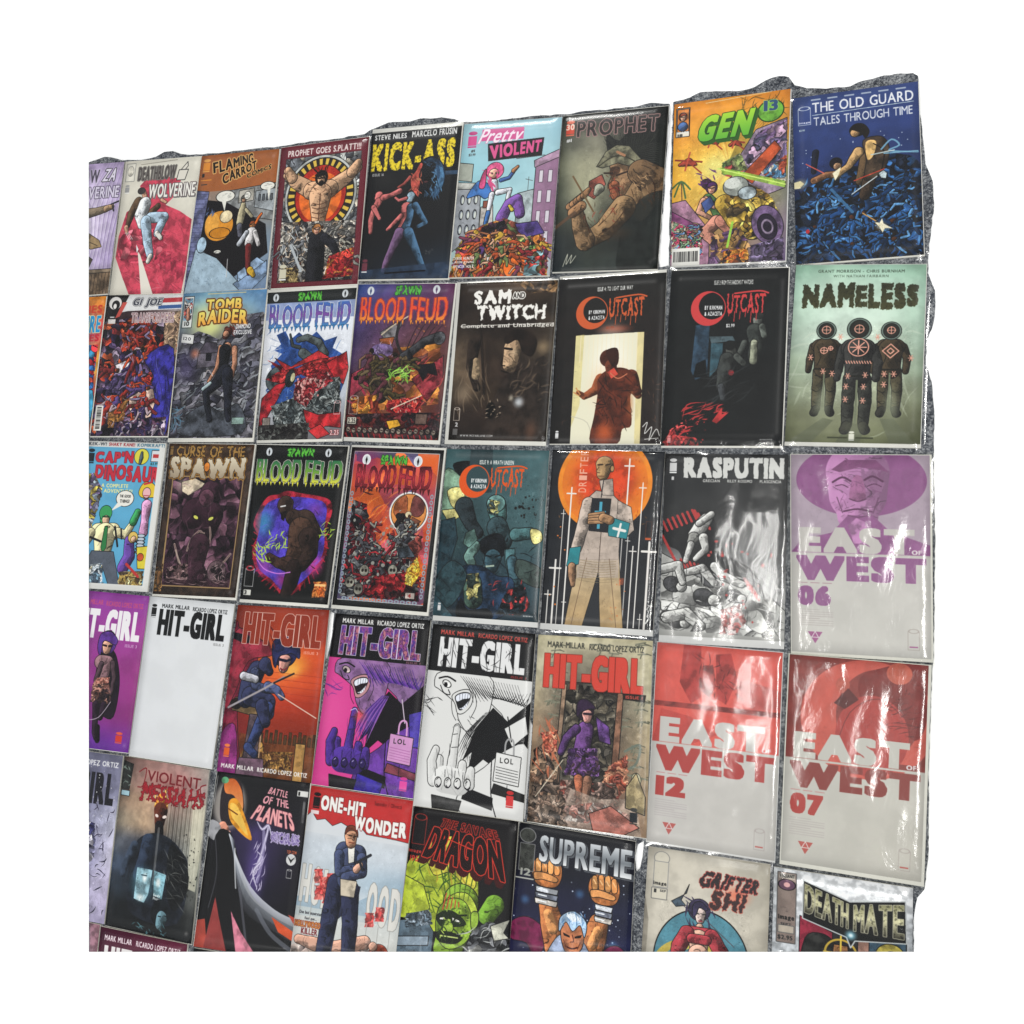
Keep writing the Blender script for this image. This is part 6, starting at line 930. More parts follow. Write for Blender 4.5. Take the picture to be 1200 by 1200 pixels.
def a4f(c):
    c.bg('c4bc9c c8c0a0 c8c0a0 bcb494/c8c0a4 7a7464 7c7464 c4bc9c/bcae90 4c4640 4a443c bdb598/a88f74 4a4038 4c423a b8a888/8a7460 504238 5a463a a8987c/7a6654 6a5044 74564a a08a70/8a7868 9a8074 9a6c5c 9c846c', .08, 12)
    for x0, y0, x1, y1, n in ((2, 14, 22, 70, 14), (74, 40, 98, 118, 18), (4, 2, 96, 14, 10)):
        r = np.random.default_rng(n)
        for _ in range(n):
            x, y = r.uniform(x0, x1), r.uniform(y0, y1); c.S([x-4, y, x+4, y+r.normal()], 1.3, '7c7c6a', k=0); c.S([x-1, y, x-2, y+3], 1.1, '6a6a5a', k=0); c.S([x+3, y-1, x+7, y], .8, '5a5a4c', k=0)
    c.S([80, 90, 92, 84, 90, 98, 82, 104, 80, 96], 2, '6c7468'); c.E(90, 112, 4, 6, 'b8b494', ring=1.6, o=.3, t=0)
    c.P([26, 38, 74, 38, 74, 120, 26, 122], '46423c', t=.4); c.B([28, 40, 74, 116], '4c4840 3a3630 5e584c 6a6254 2e2a26', 9, .6); c.P([72, 44, 77, 44, 74, 126, 68, 124], '8a6450', t=.3); c.P([24, 40, 28, 40, 24, 120, 20, 130], '8c7460', t=.3)
    c.B([2, 96, 20, 82, 24, 118, 34, 130, 20, 155, 0, 155], '5a4c42 8a6a56 3a302c a88a70 6a5a4e', 7, .7); c.H([4, 70, 24, 120], 1.8, 'b86a4c', 18, 70, 20, 18); c.B([8, 82, 22, 78, 22, 96, 12, 98], 'c06048 a85040 d89070', 5, .3)
    c.B([66, 104, 82, 92, 84, 118, 74, 130, 60, 126], 'a8503c c07054 7c4034 d09070', 6, .5); c.B([26, 118, 74, 116, 78, 136, 40, 140, 26, 134], '6a5448 8c4a40 4a3c36 a08478', 6, .7)
    pu = '6a4480'
    c.P([54, 64, 66, 72, 68, 86, 58, 84], '5c3c78', t=.5); c.L([46, 76, 7, 44, 90, 7, 44, 100, 9], pu, t=.7); c.L([38, 76, 4, 30, 84, 3.4, 26, 96, 3], '54386a', t=.5); c.E(45, 61, 7.5, 8, '2c2030', t=.3); c.L([47, 64, 4.6, 47, 67, 3.6], 'd89c94', t=.05); c.P([38, 66, 38, 54, 46, 51, 54, 58, 48, 59, 42, 62], '2c1e34', k=1, t=.3); c.S([44, 63, 51, 63], 1.8, '241826', k=0)
    c.B([32, 92, 56, 90, 60, 112, 30, 114], '5c3a74 3a2848 7c5490 4a3440', 5, .7); c.L([42, 116, 4, 44, 128, 3.4], 'b0684c', t=.5); c.L([50, 116, 4, 48, 140, 3], '8c6450', t=.6); c.L([46, 140, 3, 40, 150, 3], '5a4038')
    c.P([36, 124, 60, 130, 90, 126, 96, 155, 26, 155], 'b4a294', t=.4, o=0, al=.7); c.B([26, 140, 60, 132, 90, 140, 86, 150, 30, 150], 'd0c8c0 9a5a50 b88a80 6a5a54', 6, .6, al=.7); c.P([52, 142, 70, 134, 94, 148, 82, 155, 56, 155], 'a8685c', t=.25); c.P([82, 118, 90, 106, 98, 124, 98, 138, 82, 134], 'a0906c', t=.3); c.B([0, 134, 30, 130, 34, 155, 0, 155], '6a5a4e 4a4038 8c7464 a08c7c', 6, .7); c.S([6, 134, 28, 102], .8, 'c8bca8', k=0)
    c.logo(86, 133, 6, 13, '20242a', hat='3a3a38'); hg(c, '3a3a34', 'c84438', box=(7, 15, 93, 44), ny=(5, 10), o=.5, oc='7a2820', bxx=13); c.P([76, 44, 96, 44, 95, 50, 77, 49], '1e1a18', t=0, o=0); c.T('ISSUE 1', 79, 45.4, 93, 48, 'c85044', bx=3)
def a5a(c):
    c.bg('6a6a7c 72728a 6a6a80/55566a 5c5c74 787890/3c3c74 7a7a98 b8b8cc/28288c 6a6a98 c8c4d8/6a6a8c a8a4c0 b8b0cc/8a84a0 b8b0cc a8a0c0', .1, 16)
    c.T('RICARDO LOPEZ ORTIZ', 20, 7, 96, 12, 'dcdce0', bx=4); c.T('HIT-GIRL', 6, 18, 94, 48, '1c1c22', bx=12, by=6); c.H([50, 50, 98, 150], 1.4, 'd8d4e4', 60, -60, 40, 14); c.H([50, 50, 98, 150], 1.2, '26243a', 60, -60, 40, 12); c.B([46, 60, 76, 66, 80, 96, 60, 120, 46, 120], '5a5a78 d4d0e0 30305a 8a88a8', 8, .7); c.G(52, 100, 14, 16, '2a2c98', .8); c.D(60, 10, 98, 60, 20, .3, .7, 'ccc')
def a5b(c):
    c.bg('4a3c38 a88078 b08a84 a89c94/6a5a50 a47c74 a06c68 a0908c/7a6656 c0a084 7c6058 a8a090/8a8070 b89c80 4a4440 b8b4a4/5c6068 3a3e4a 30343c a8a898/46546a 20242c 2c323a 7c8078/2a3440 20242a 181c20 5a5c58/181c20 141618 101214 2c2e2e/121416 0e1012 0c0e10 1c1e20', .1, 14)
    for i in range(26): x = 60+i*1.5; c.S([x, 30, x, 70+(i*17 % 40)], .6, ('d8d4c4', '6a6458', 'e4e0d0')[i % 3], k=0, al=.5)
    c.P([86, 30, 100, 32, 98, 110, 88, 108], 'd8d4bc', t=.1, o=0, al=.6); c.D(78, 60, 98, 130, 50, .3, 1, '2a2a28'); c.G(52, 46, 14, 20, 'e0dcd4', .5)
    c.L([50, 34, 6, 50, 40, 8], 'd8862c', t=.6, o=0); c.H([42, 26, 60, 44], 1.4, 'f0c860', 14, -80, 20, 9); c.L([50, 44, 8, 50, 54, 6], '54281c', t=.6, o=0, sh=.5); c.E(46, 49, 2, 1.4, 'e8d8d0', rot=20, o=0, t=0); c.E(55, 49, 2.4, 1.4, 'e8d8d0', rot=-20, o=0, t=0); c.L([50, 58, 5, 51, 64, 5], '141214', o=0)
    c.P([24, 78, 40, 66, 60, 66, 78, 76, 88, 92, 82, 140, 30, 140, 20, 110], '1c2028', k=1, t=.3, o=0); c.L([40, 74, 8, 38, 90, 8, 34, 104, 8], '2a3446', t=.4, o=0); c.P([66, 72, 84, 84, 90, 108, 78, 130, 68, 120, 64, 96], '141618', k=1, t=.4, o=0); c.L([24, 80, 5, 16, 96, 4, 14, 106, 3.4], '343e4e', t=.4, o=0); c.S([50, 60, 50, 110], 2.4, 'b8b8b4', al=.35); c.H([60, 80, 86, 128], .8, '8a8c88', 24, 20, 30, 14, .6)
    c.G(38, 112, 20, 22, '4a7a8a', .9); c.P([30, 98, 48, 98, 46, 120, 42, 128, 30, 126], '8ab0bc', k=0, t=.35, o=0); c.P([50, 98, 64, 100, 62, 122, 52, 120], '7aa4b0', t=.4, o=0); c.E(40, 106, 4, 6, 'e0ecec', soft=.8); c.E(56, 108, 4, 6, 'dce8e8', soft=.8); c.S([36, 104, 42, 104], 1.2, '2c4450'); c.G(37, 124, 8, 5, 'e8f4f4', .9); c.T('Sealy', 52, 118, 60, 121, 'e0e8e8', bx=3, lc=1); c.T('Phobos', 52, 121, 62, 124, 'e0e8e8', bx=3, lc=1)
    c.E(62, 134, 11, 12, '14181c', t=.3, o=0); c.L([64, 138, 6, 63, 144, 5], '5c7a84', t=.3, o=0, sh=.6); c.S([60, 137, 63, 137], 1, '10181c'); c.S([68, 136, 70, 136], 1, '10181c'); c.H([30, 144, 70, 154], 1, '4a7078', 14, 0, 50, 6)
    c.T('VIOLENT', 30, 9, 92, 19, '6e1c22', bx=2, by=1, sp=8); c.T('MESSIAHS', 26, 20, 98, 37, '96202a', bx=5, j=1.1, jf=5, let=.1, sh=4, o=.3, oc='4a1014'); c.S([20, 12, 28, 8, 26, 24, 20, 26], 1, '7a1c24'); c.S([98, 14, 92, 18, 98, 32], 1.2, '7a1c24')
    c.P([0, 4, 12, 6, 10, 30, 0, 30], '2a2c2a', t=.3); c.H([1, 6, 10, 28], 1, '7a8a80', 8, 30, 40, 6); c.R(1, 31, 11, 36, '9fc0cc', t=0)
def a5c(c):
    c.bg('1a1a1c 1c1c1e 1e1d20/1c1b1e 1a191c 1c1b1f/161618 3a2f58 18171a/121214 30284a 16151a/101012 1c1a2c 141318/101012 141318 121214/111113 101012 101012', .05, 20); c.o = 0
    c.G(54, 84, 16, 44, '5c4a90', .7); c.E(18, 28, 21, 26, 'b8b0a8', soft=.35, al=.75); c.P([8, 14, 14, 5, 26, 6, 32, 20, 34, 34, 24, 46, 12, 44, 8, 30], '2a2428', k=1, t=.1); c.P([10, 8, 20, 5, 29, 14, 33, 28, 30, 32, 22, 20, 12, 18], 'c8602c/e09858', k=1, t=.08); c.E(10, 7, 4, 3, '5a9a70')
    c.L([14, 48, 4.4, 18, 50, 3], 'd49078'); c.P([17, 26, 24, 22, 32, 30, 46, 54, 42, 56, 28, 48, 20, 40], 'd8922c', k=1, t=.15); c.P([19, 27, 28, 30, 42, 53, 30, 45, 22, 38], 'eabc54', k=1, t=.1); c.S([18, 32, 28, 36], 1.2, '6a3a14'); c.S([10, 50, 16, 54, 22, 52], 2, 'd8a090')
    c.P([0, 44, 10, 46, 14, 54, 20, 54, 14, 62, 0, 58], 'a0a0a4', k=1, t=.2)
    c.P([8, 56, 22, 52, 30, 64, 40, 84, 54, 104, 76, 118, 98, 124, 100, 140, 90, 155, 10, 155, 2, 110], '141416', k=1, t=.1)
    for i in range(18): c.S([22+i*.35, 54+i*.3, 32+i*.2, 72+i*1.1, 52-i*.2, 98+i*1.2, 78, 114+i, 99, 120+i*1.1], 1.1, ('c8ccd4', '9aa0aa', '6a6e78')[i // 6], al=.8-.035*i)
    c.S([30, 66, 32, 80, 36, 100], 1.4, 'd8dade', al=.7); c.S([8, 60, 14, 90, 10, 120], 1, '3c3c42'); c.S([40, 100, 46, 120, 56, 155], 2.4, '55565e', al=.7); c.S([60, 116, 76, 134, 98, 146], 4, '70747e', al=.6)
    c.P([0, 132, 8, 130, 14, 155, 0, 155], 'a84438', t=.1); c.P([16, 110, 22, 126, 34, 155, 10, 155], '8c3a38', t=.1); c.P([34, 120, 46, 136, 62, 152, 44, 155], 'c8788c', t=.2); c.P([76, 120, 99, 130, 99, 138, 84, 132], 'c8502c', t=.1); c.P([92, 116, 99, 118, 99, 124], 'b04838', t=0)
    for a in ([58, 30, 62, 42, 60, 58, 56, 76, 50, 96], [50, 40, 56, 46, 62, 42, 66, 50], [54, 66, 60, 72, 52, 84, 58, 98]): c.S(a, 3.2, '8c84a4', taper=.8); c.S(a, 1.2, 'd4cee4', taper=.8)
    c.H([50, 60, 62, 100], 1.1, 'bcb4d0', 22, 110, 20, 10); c.S([58, 48, 60, 70, 57, 92], 3, 'a49cc0', al=.6)
    c.T('BATTLE', 0, 0, 1, 1, 'e09aa4', q=[60, 8, 78, 10, 78, 16, 57, 14], bx=6); c.T('OF THE', 0, 0, 1, 1, 'e09aa4', q=[55, 16, 79, 18, 81, 25, 52, 23], bx=6); c.T('PLANETS', 0, 0, 1, 1, 'e8a4a4', q=[50, 25, 84, 29, 90, 44, 42, 38], bx=6, o=.4, oc='8a5060')
    c.T('WITCHBLADE', 66, 47, 95, 56, '6e5c94', bx=4, j=.8, jf=6, o=.4, oc='c8bcdc'); c.R(88, 8, 99, 13, 'd8d8d4', t=0, o=0); c.T('1', 89, 9, 91, 12.4, '222'); c.R(95, 17, 97.4, 36, '888', t=.5, al=.6); c.T('TOP COW', 84, 61, 94, 64, 'd86a40', bx=5); c.E(89, 69, 5, 5, 'c8c8c8', t=.1); c.P([85, 66, 89, 72, 93, 66, 89, 69], '222', t=0); c.logo(86, 77, 5, 8, '999', hollow=1)
    c.S([1.5, 4, 1.2, 30], .5, 'bbb', k=0)
def a5d(c):
    c.bg('b03030 b43434/c8cacc cfd1d4/c4ccd4 c8d0d8/c4ccd2 9ab0c0/cfd0d0 ccd0d4/d0ccc8 ccc8c4/b8a49a b4a8a0', .03, 30); c.t = .12; c.o = .4
    c.R(0, 0, 100, 40, 'ced2d6', t=0, o=0)
    c.P([0, 0, 100, 0, 100, 37, 88, 36, 60, 35, 54, 30, 42, 31, 34, 28, 26, 32, 18, 27, 10, 29, 4, 22, 0, 26], 'b83030', t=.04); c.P([0, 96, 20, 92, 60, 92, 78, 82, 100, 92, 100, 108, 0, 112], '8ca6b8', t=.05, o=0, al=.75); c.P([0, 104, 100, 104, 100, 130, 0, 130], 'c8ccc8', t=.03, o=0, al=.7)
    for i, ch in enumerate('HOLLYWOOD'):
        x = 2+i*11; 
        if 34 < x < 58: continue
        c.T(ch, x, 68+i*1.2, x+9, 100+i*1.6, 'd4d2cc', bx=9, by=5, o=.5, oc='8a8a86'); 
    for x, y in ((18, 76), (24, 82), (28, 92), (20, 90), (72, 106), (80, 100), (30, 78)): c.B([x-4, y-5, x+4, y-6, x+5, y+6, x-3, y+7], 'c03a38 b02c2c d86058', 5, .1, al=.85)
    for i in range(9): c.S([4+i*11, 100+i*1.6, 4+i*11, 112+i*2], .6, 'a0a09c', k=0)
    c.B([0, 138, 20, 130, 50, 136, 70, 130, 100, 140, 100, 155, 0, 155], 'b8a49c a8968c c8b8b0 8a7c78', 12, .2); sk = 'd0a08a'
    c.L([6, 132, 4, 24, 134, 6, 40, 136, 7, 56, 130, 6, 70, 126, 6], sk, t=.15); c.L([44, 142, 5, 66, 138, 4.4], sk, t=.15); c.E(84, 134, 9, 9, '9a4028', t=.5); c.L([78, 128, 4], sk)
    nv = '2b2f48'
    c.P([36, 78, 60, 80, 58, 100, 62, 155, 50, 155, 48, 104, 42, 110, 38, 155, 28, 155], nv, t=.2); c.L([36, 80, 8, 34, 110, 8, 30, 150, 6], nv, t=.3); c.L([50, 84, 9, 54, 112, 7.5, 56, 150, 6], nv, t=.3)
    c.L([40, 52, 8, 54, 53, 8], '3c4460', t=.3); c.L([46, 58, 10, 46, 76, 9], '3c4460', t=.3); c.P([43, 46, 50, 46, 51, 60, 46, 62], 'dfdcd4', t=.1); c.L([36, 56, 5, 38, 70, 4.4, 52, 66, 4], '3f4866', t=.3); c.L([58, 56, 5, 60, 68, 4.6, 44, 74, 4], '3f4866', t=.3); c.P([40, 76, 56, 76, 55, 90, 42, 90], 'c0b4a0', t=.15)
    c.L([54, 66, 3.4, 57, 62, 3], sk, t=.1); c.S([54, 60, 66, 52], 2.6, '24262c', k=0); c.S([57, 60, 60, 66], 2.2, '24262c', k=0); c.L([45, 38, 6, 46, 44, 5], 'c99474', t=.25); c.P([39, 38, 40, 31, 46, 29, 51, 33, 52, 39, 49, 34, 43, 34], '6a3424', k=1, t=.2); c.S([43, 38, 46, 38], 1.1, '281810', k=0); c.S([48, 38, 50, 38], 1.1, '281810', k=0); c.S([44, 44, 49, 44], .9, '6a2c20', k=0)
    c.T('ONE-HIT', 12, 7, 56, 21, 'e8e6e2', bx=9, by=7, let=.08, o=.4, oc='701c1c', q=[12, 6, 56, 8, 56, 22, 12, 20]); c.T('WONDER', 48, 18, 97, 34, 'e8e6e2', bx=9, by=7, let=.1, o=.4, oc='701c1c', q=[47, 20, 97, 20, 97, 35, 47, 33]); c.T('Sapolsky / Olivetti', 64, 5, 90, 9.5, '5c1818', bx=3, lc=1); c.logo(4, 5, 7, 14, '181214', hat='181214'); c.R(3, 21, 11, 24, 'e0d0d0', t=0, o=0)
    c.T('One bad superstar', 4, 107, 26, 110.5, '2a2a30', bx=5, lc=1); c.T('fast gun...', 10, 112, 22, 115, '2a2a30', bx=5, lc=1); c.T('HOLLYWOOD', 1, 116, 26, 121, 'd0904c', bx=4, o=.4, oc='7a3020'); c.T('KILLER', 8, 122, 24, 127, '701c20', bx=6)
def a5e(c):
    c.bg('141214 161416/121112 141214', .04); c.o = .7
    c.P([0, 50, 10, 42, 20, 28, 40, 24, 62, 44, 68, 56, 66, 90, 30, 104, 0, 92], 'a8b838', k=1, t=.2); c.H([4, 40, 60, 96], 1.2, '3c5a20', 50, 50, 60, 16); c.P([16, 34, 28, 24, 44, 22, 58, 40, 66, 58, 60, 64, 42, 52, 26, 56], 'd0c848', k=1, t=.2); c.H([20, 28, 60, 60], 1.4, 'a89030', 12, 70, 20, 14)
    c.P([0, 60, 18, 66, 26, 84, 22, 96, 0, 96], 'b4c43c', t=.2); c.L([84, 74, 9, 78, 84, 8], '6f9a34', t=.4); c.L([54, 76, 16, 50, 100, 15, 46, 116, 13], '7c9c34', t=.3); c.P([34, 84, 46, 70, 60, 68, 70, 82, 68, 96, 60, 84, 50, 80, 40, 90], 'b8cc48', k=1, t=.15)
    c.P([34, 84, 44, 74, 56, 74, 64, 84, 66, 100, 58, 112, 44, 116, 34, 104], '86a636', k=1, t=.35); c.P([33, 90, 44, 84, 55, 88, 60, 94, 50, 97, 38, 98], '1d2916', k=1, t=.1); c.P([46, 89, 54, 91, 55, 93, 47, 93], 'e6e6de', t=0); c.P([36, 91, 41, 90, 41, 92.6, 36, 93], 'e6e6de', t=0)
    c.P([42, 92, 47, 92, 49, 101, 40, 102], '9cba44', k=1, t=.2); c.P([34, 104, 46, 102, 58, 105, 52, 111, 38, 111], '171d12', k=1, t=.1); c.S([38, 106, 54, 106], 1, 'c8d880'); c.P([64, 84, 70, 82, 71, 92, 66, 98], '8cac3c', k=1)
    c.H([36, 78, 62, 112], .9, '2c401a', 34, 60, 50, 6); c.H([38, 78, 62, 110], .9, 'b8d060', 16, 50, 50, 4); c.S([40, 99, 36, 104], 1, '22301a'); c.S([50, 99, 56, 104], 1, '22301a'); c.S([38, 86, 46, 89, 48, 94, 52, 88, 60, 86], 1.6, '1a2412')
    for i in range(6): c.S([40+i*4, 74, 34+i*6, 54-i, 26+i*9, 34+i*2], 1.2, '3f5a22', taper=.6)
    for i in range(5): c.S([40+i*3, 70+i*1.5, 38+i*3.6, 84-i], .9, 'c04030', k=0)
    c.P([0, 98, 24, 94, 32, 104, 32, 134, 0, 136], '5c6e7c', t=.2); c.P([0, 112, 28, 108, 28, 116, 0, 120], '8a9aa8', t=.1); c.B([4, 92, 26, 86, 30, 98, 6, 104], '5a6a76 3a4650 8a98a4', 5, .5); c.L([12, 138, 6, 24, 136, 6, 30, 142, 5], '86a63a', t=.4)
    c.B([66, 98, 80, 88, 98, 92, 100, 155, 52, 155, 56, 130], '6c6e72 8c8e92 3c3e42 b4b4b0 222426', 11, .8, rot=-35); c.H([60, 92, 100, 150], 1, 'b8bab8', 30, -40, 30, 18); c.P([82, 92, 99, 84, 94, 96, 99, 100, 86, 104], 'c4c4b4', t=.2)
    q = [22, 15, 84, 20, 92, 54, 13, 42]
    c.T('DRAGON', 0, 0, 1, 1, '1c0c0c', q=q, bx=8, by=6, o=.8, oc='c83828', ex=(-3, 5), exc='3a1010', sp=3); c.T('DRAGON', 0, 0, 1, 1, None, q=q, bx=8, by=6, o=.0); c.T('THE SAVAGE', 0, 0, 1, 1, '3a1010', q=[30, 7, 80, 11, 84, 19, 26, 14], bx=7, o=.5, oc='c03428')
    c.logo(2, 5, 12, 27, 'a83028', hollow=1); c.T('image', 0, 36, 12, 40, 'c03830', lc=1, bx=4); c.T('195', 2, 42, 10, 47, 'c03830', bx=3)
    c.S([36, 24, 60, 30], .8, 'c83828', k=0)
def a5f(c):
    c.bg('17181d 1a1b20/15161f 181a24/1a1c34 1c1f36/1f2040 1e2140/1c1a38 1c1b38/14142a 16162c', .06, 20)
    r = np.random.default_rng(9)
    for _ in range(70): k = r.uniform(.2, .7); c.E(r.uniform(0, 100), r.uniform(36, 150), k, k, 'c8d4e8', o=0, t=0)
    for x, y in ((72, 60), (30, 76), (10, 64), (86, 90), (56, 52)): c.G(x, y, 6, 6, '4a78a8', .6)
    c.P([0, 84, 14, 78, 30, 88, 28, 104, 22, 112, 14, 100, 0, 98], '6c1e44', k=1, t=.2); c.P([78, 96, 90, 90, 100, 104, 100, 140, 80, 124, 72, 116], '6c1e44', k=1, t=.2)
    for s_, x, y in ((0, 27, 37), (1, 76, 44)):
        dx = 12 if not s_ else -10
        c.L([x+(3 if not s_ else -3), y+30, 8, x+dx*.6, y+42, 10, x+dx*1.1, y+62, 11], 'b87244', t=.5); c.L([x+dx*.3, y+36, 4, x+dx*.7, y+48, 4.4], 'd8965c', t=.3, o=0)
        for j in range(3): c.P([x-9+s_*2, y+14+j*5, x+11-s_*3, y+15+j*5, x+10-s_*3, y+19.5+j*5, x-8+s_*2, y+18.5+j*5], ('c8ccd4', '7a8090', 'dcd4cc')[j], t=.3); c.S([x-6, y+16+j*5, x+1, y+16.5+j*5], 1, 'eef2f6')
        c.P([x-11, y-8, x-2, y-12, x+10, y-9, x+13, y+3, x+8, y+13, x-7, y+13, x-13, y+3], 'b8713f', k=1, t=.3)
        for i in range(4): c.P([x-10.5+i*5.4, y-8-(i in (1, 2))*1.6, x-6.5+i*5.4, y-9-(i in (1, 2))*1.6, x-5.2+i*5.4, y+1, x-9.6+i*5.4, y+2.4], ('dd9c5c', 'cf8b50')[i % 2], k=1, t=.25); c.S([x-9+i*5.4, y-6, x-7+i*5.4, y-3], 1, 'f0c088')
        c.P([x-11, y+3, x-2, y+2, x+9, y+5, x+8, y+9, x-4, y+8, x-10, y+9], 'd8955a', k=1, t=.2)
    c.P([36, 96, 44, 88, 50, 100, 58, 90, 66, 98, 76, 124, 68, 155, 32, 155, 28, 120], '8c98b0', k=1, t=.4); c.P([42, 112, 51, 120, 62, 112, 64, 155, 38, 155], '6c1e44', t=.2)
    c.P([42, 84, 46, 74, 54, 72, 61, 76, 62, 86, 60, 98, 52, 105, 45, 98], 'b5714c', k=1, t=.3); c.P([41, 86, 41, 74, 52, 67, 63, 75, 62, 88, 58, 78, 52, 84, 46, 77], 'a4c0dc', k=1, t=.3); c.P([46, 72, 52, 69, 57, 73, 53, 76], 'e8f2fa', k=1, t=.1, o=0); c.H([42, 68, 62, 80], .8, '4a78a8', 10, 80, 25, 8); c.H([44, 69, 60, 77], .7, 'f4f8fc', 8, 80, 25, 6)
    c.P([44, 86, 50, 88, 50, 89.6, 45, 88.4], '140c0c', o=0, t=0); c.P([54, 88, 60, 85.6, 59, 88.4, 54, 89.6], '140c0c', o=0, t=0); c.S([52, 87, 53.4, 92, 51, 93], .9, '5a2c20'); c.S([47, 97, 52, 98.4, 57, 96.6], 1.3, '3a1210'); c.S([45, 92, 48, 98], .8, '6a3824'); c.S([59, 92, 57, 98], .8, '6a3824')
    c.T('SUPREME', 19, 6, 99, 32, 'c8ccd0/70767c/e4e6e8', bx=6, by=3, o=.5, oc='0c0c10', ex=(1.5, 1.2), exc='50545a', sp=6, q=[19, 8, 98, 8, 98, 33, 19, 30]); c.E(8, 10, 7, 6, '3a3c38', t=.3, oc='888'); c.R(2, 17, 15, 40, '3c3e3a', t=.4, oc='777'); c.T('12', 4, 38, 13, 44, '9a9c94', bx=3); c.R(0, 46, 16, 47, 'b0b0a8', t=0, o=0)
def a5g(c):
    c.bg('b8b2a4 c0baac a8a294/beb8aa cac4b6 b0aa9c/b0aa9c c4beb0 a49e90/a8a294 bdb7a9 958f82', .06, 24); c.t = .2; c.o = .5
    c.P([0, 40, 4, 60, 3, 155, 0, 155], '6c665c', t=.2, o=0, al=.5)
    c.E(48, 88, 38, 42, '4f8494', t=.12, o=1); c.E(44, 94, 22, 24, 'c4b050', ring=7, t=.08, o=0); c.E(44, 94, 34, 24, 'c0ac4e', ring=5, t=.08, o=0)
    sk = 'caa08c'
    c.P([22, 42, 34, 34, 36, 26, 30, 40, 34, 44, 26, 46], '4a5a68', t=.3); c.S([34, 40, 74, 72], .7, '4a4a50', k=0); c.E(45, 46, 9, 9, '352f48', t=.3); c.H([34, 38, 58, 66], 1.6, '352f48', 22, 60, 40, 14); c.L([46, 49, 4.6, 46, 54, 3.4], 'd8c4bc', t=.05); c.P([40, 52, 40, 42, 46, 39, 52, 44, 50, 46, 45, 44, 43, 50], '3a3452', k=1, t=.2); c.S([43, 49, 45, 49.4], .9, '222', k=0); c.S([48, 49.4, 50, 49], .9, '222', k=0); c.S([45, 55, 47.6, 55], .8, '902030', k=0)
    c.L([46, 60, 3, 46, 66, 8], sk, t=.1); c.L([38, 66, 6, 54, 66, 6], '9c3840', t=.4); c.L([46, 70, 8, 46, 78, 7], sk, t=.15); c.L([36, 66, 6, 30, 78, 6, 27, 88, 4], '9c3840', t=.5); c.L([56, 66, 6, 64, 78, 6, 70, 90, 4], '9c3840', t=.5); c.L([28, 92, 3, 26, 106, 2.4], '6a3438', t=.4); c.L([71, 94, 3, 76, 108, 2.4], '6a3438', t=.4); c.L([40, 70, 4, 52, 70, 4], 'a83c44', t=.3)
    c.L([46, 82, 8, 46, 90, 10], sk, t=.1); c.P([40, 86, 52, 86, 54, 100, 52, 120, 42, 120, 39, 100], '2a282c', t=.3); c.L([38, 96, 7, 34, 118, 7, 32, 150, 5], sk, t=.2); c.L([56, 96, 7, 60, 118, 7, 62, 150, 5], sk, t=.2); c.S([36, 90, 28, 112], .7, '222', k=0); c.S([58, 90, 62, 108], .7, '222', k=0)
    c.G(74, 30, 16, 12, 'd86a4c', .8); c.T('GRIFTER', 0, 0, 1, 1, '30282a', q=[46, 13, 92, 15, 91, 27, 44, 27], bx=8, by=6, j=.7, jf=6, o=.5, oc='b05048', sh=3); c.T('SHI', 0, 0, 1, 1, '3c2c2c', q=[54, 28, 82, 28, 80, 43, 54, 44], bx=8, by=6, j=.8, jf=6, o=.5, oc='b86050', sh=2)
    c.E(12, 8, 6.4, 5.4, 'c8c2b2', t=.03, oc='777'); c.R(6, 11, 18, 32, 'c4beae', t=.03, oc='888'); c.T('image', 6, 27, 17, 31, '222', bx=7, lc=1); c.R(5, 33, 18, 42, 'cac4b4', t=0, oc='666'); c.T('1', 7, 34, 9, 37, '333'); c.T('SEP', 12, 34, 17, 36, '333')
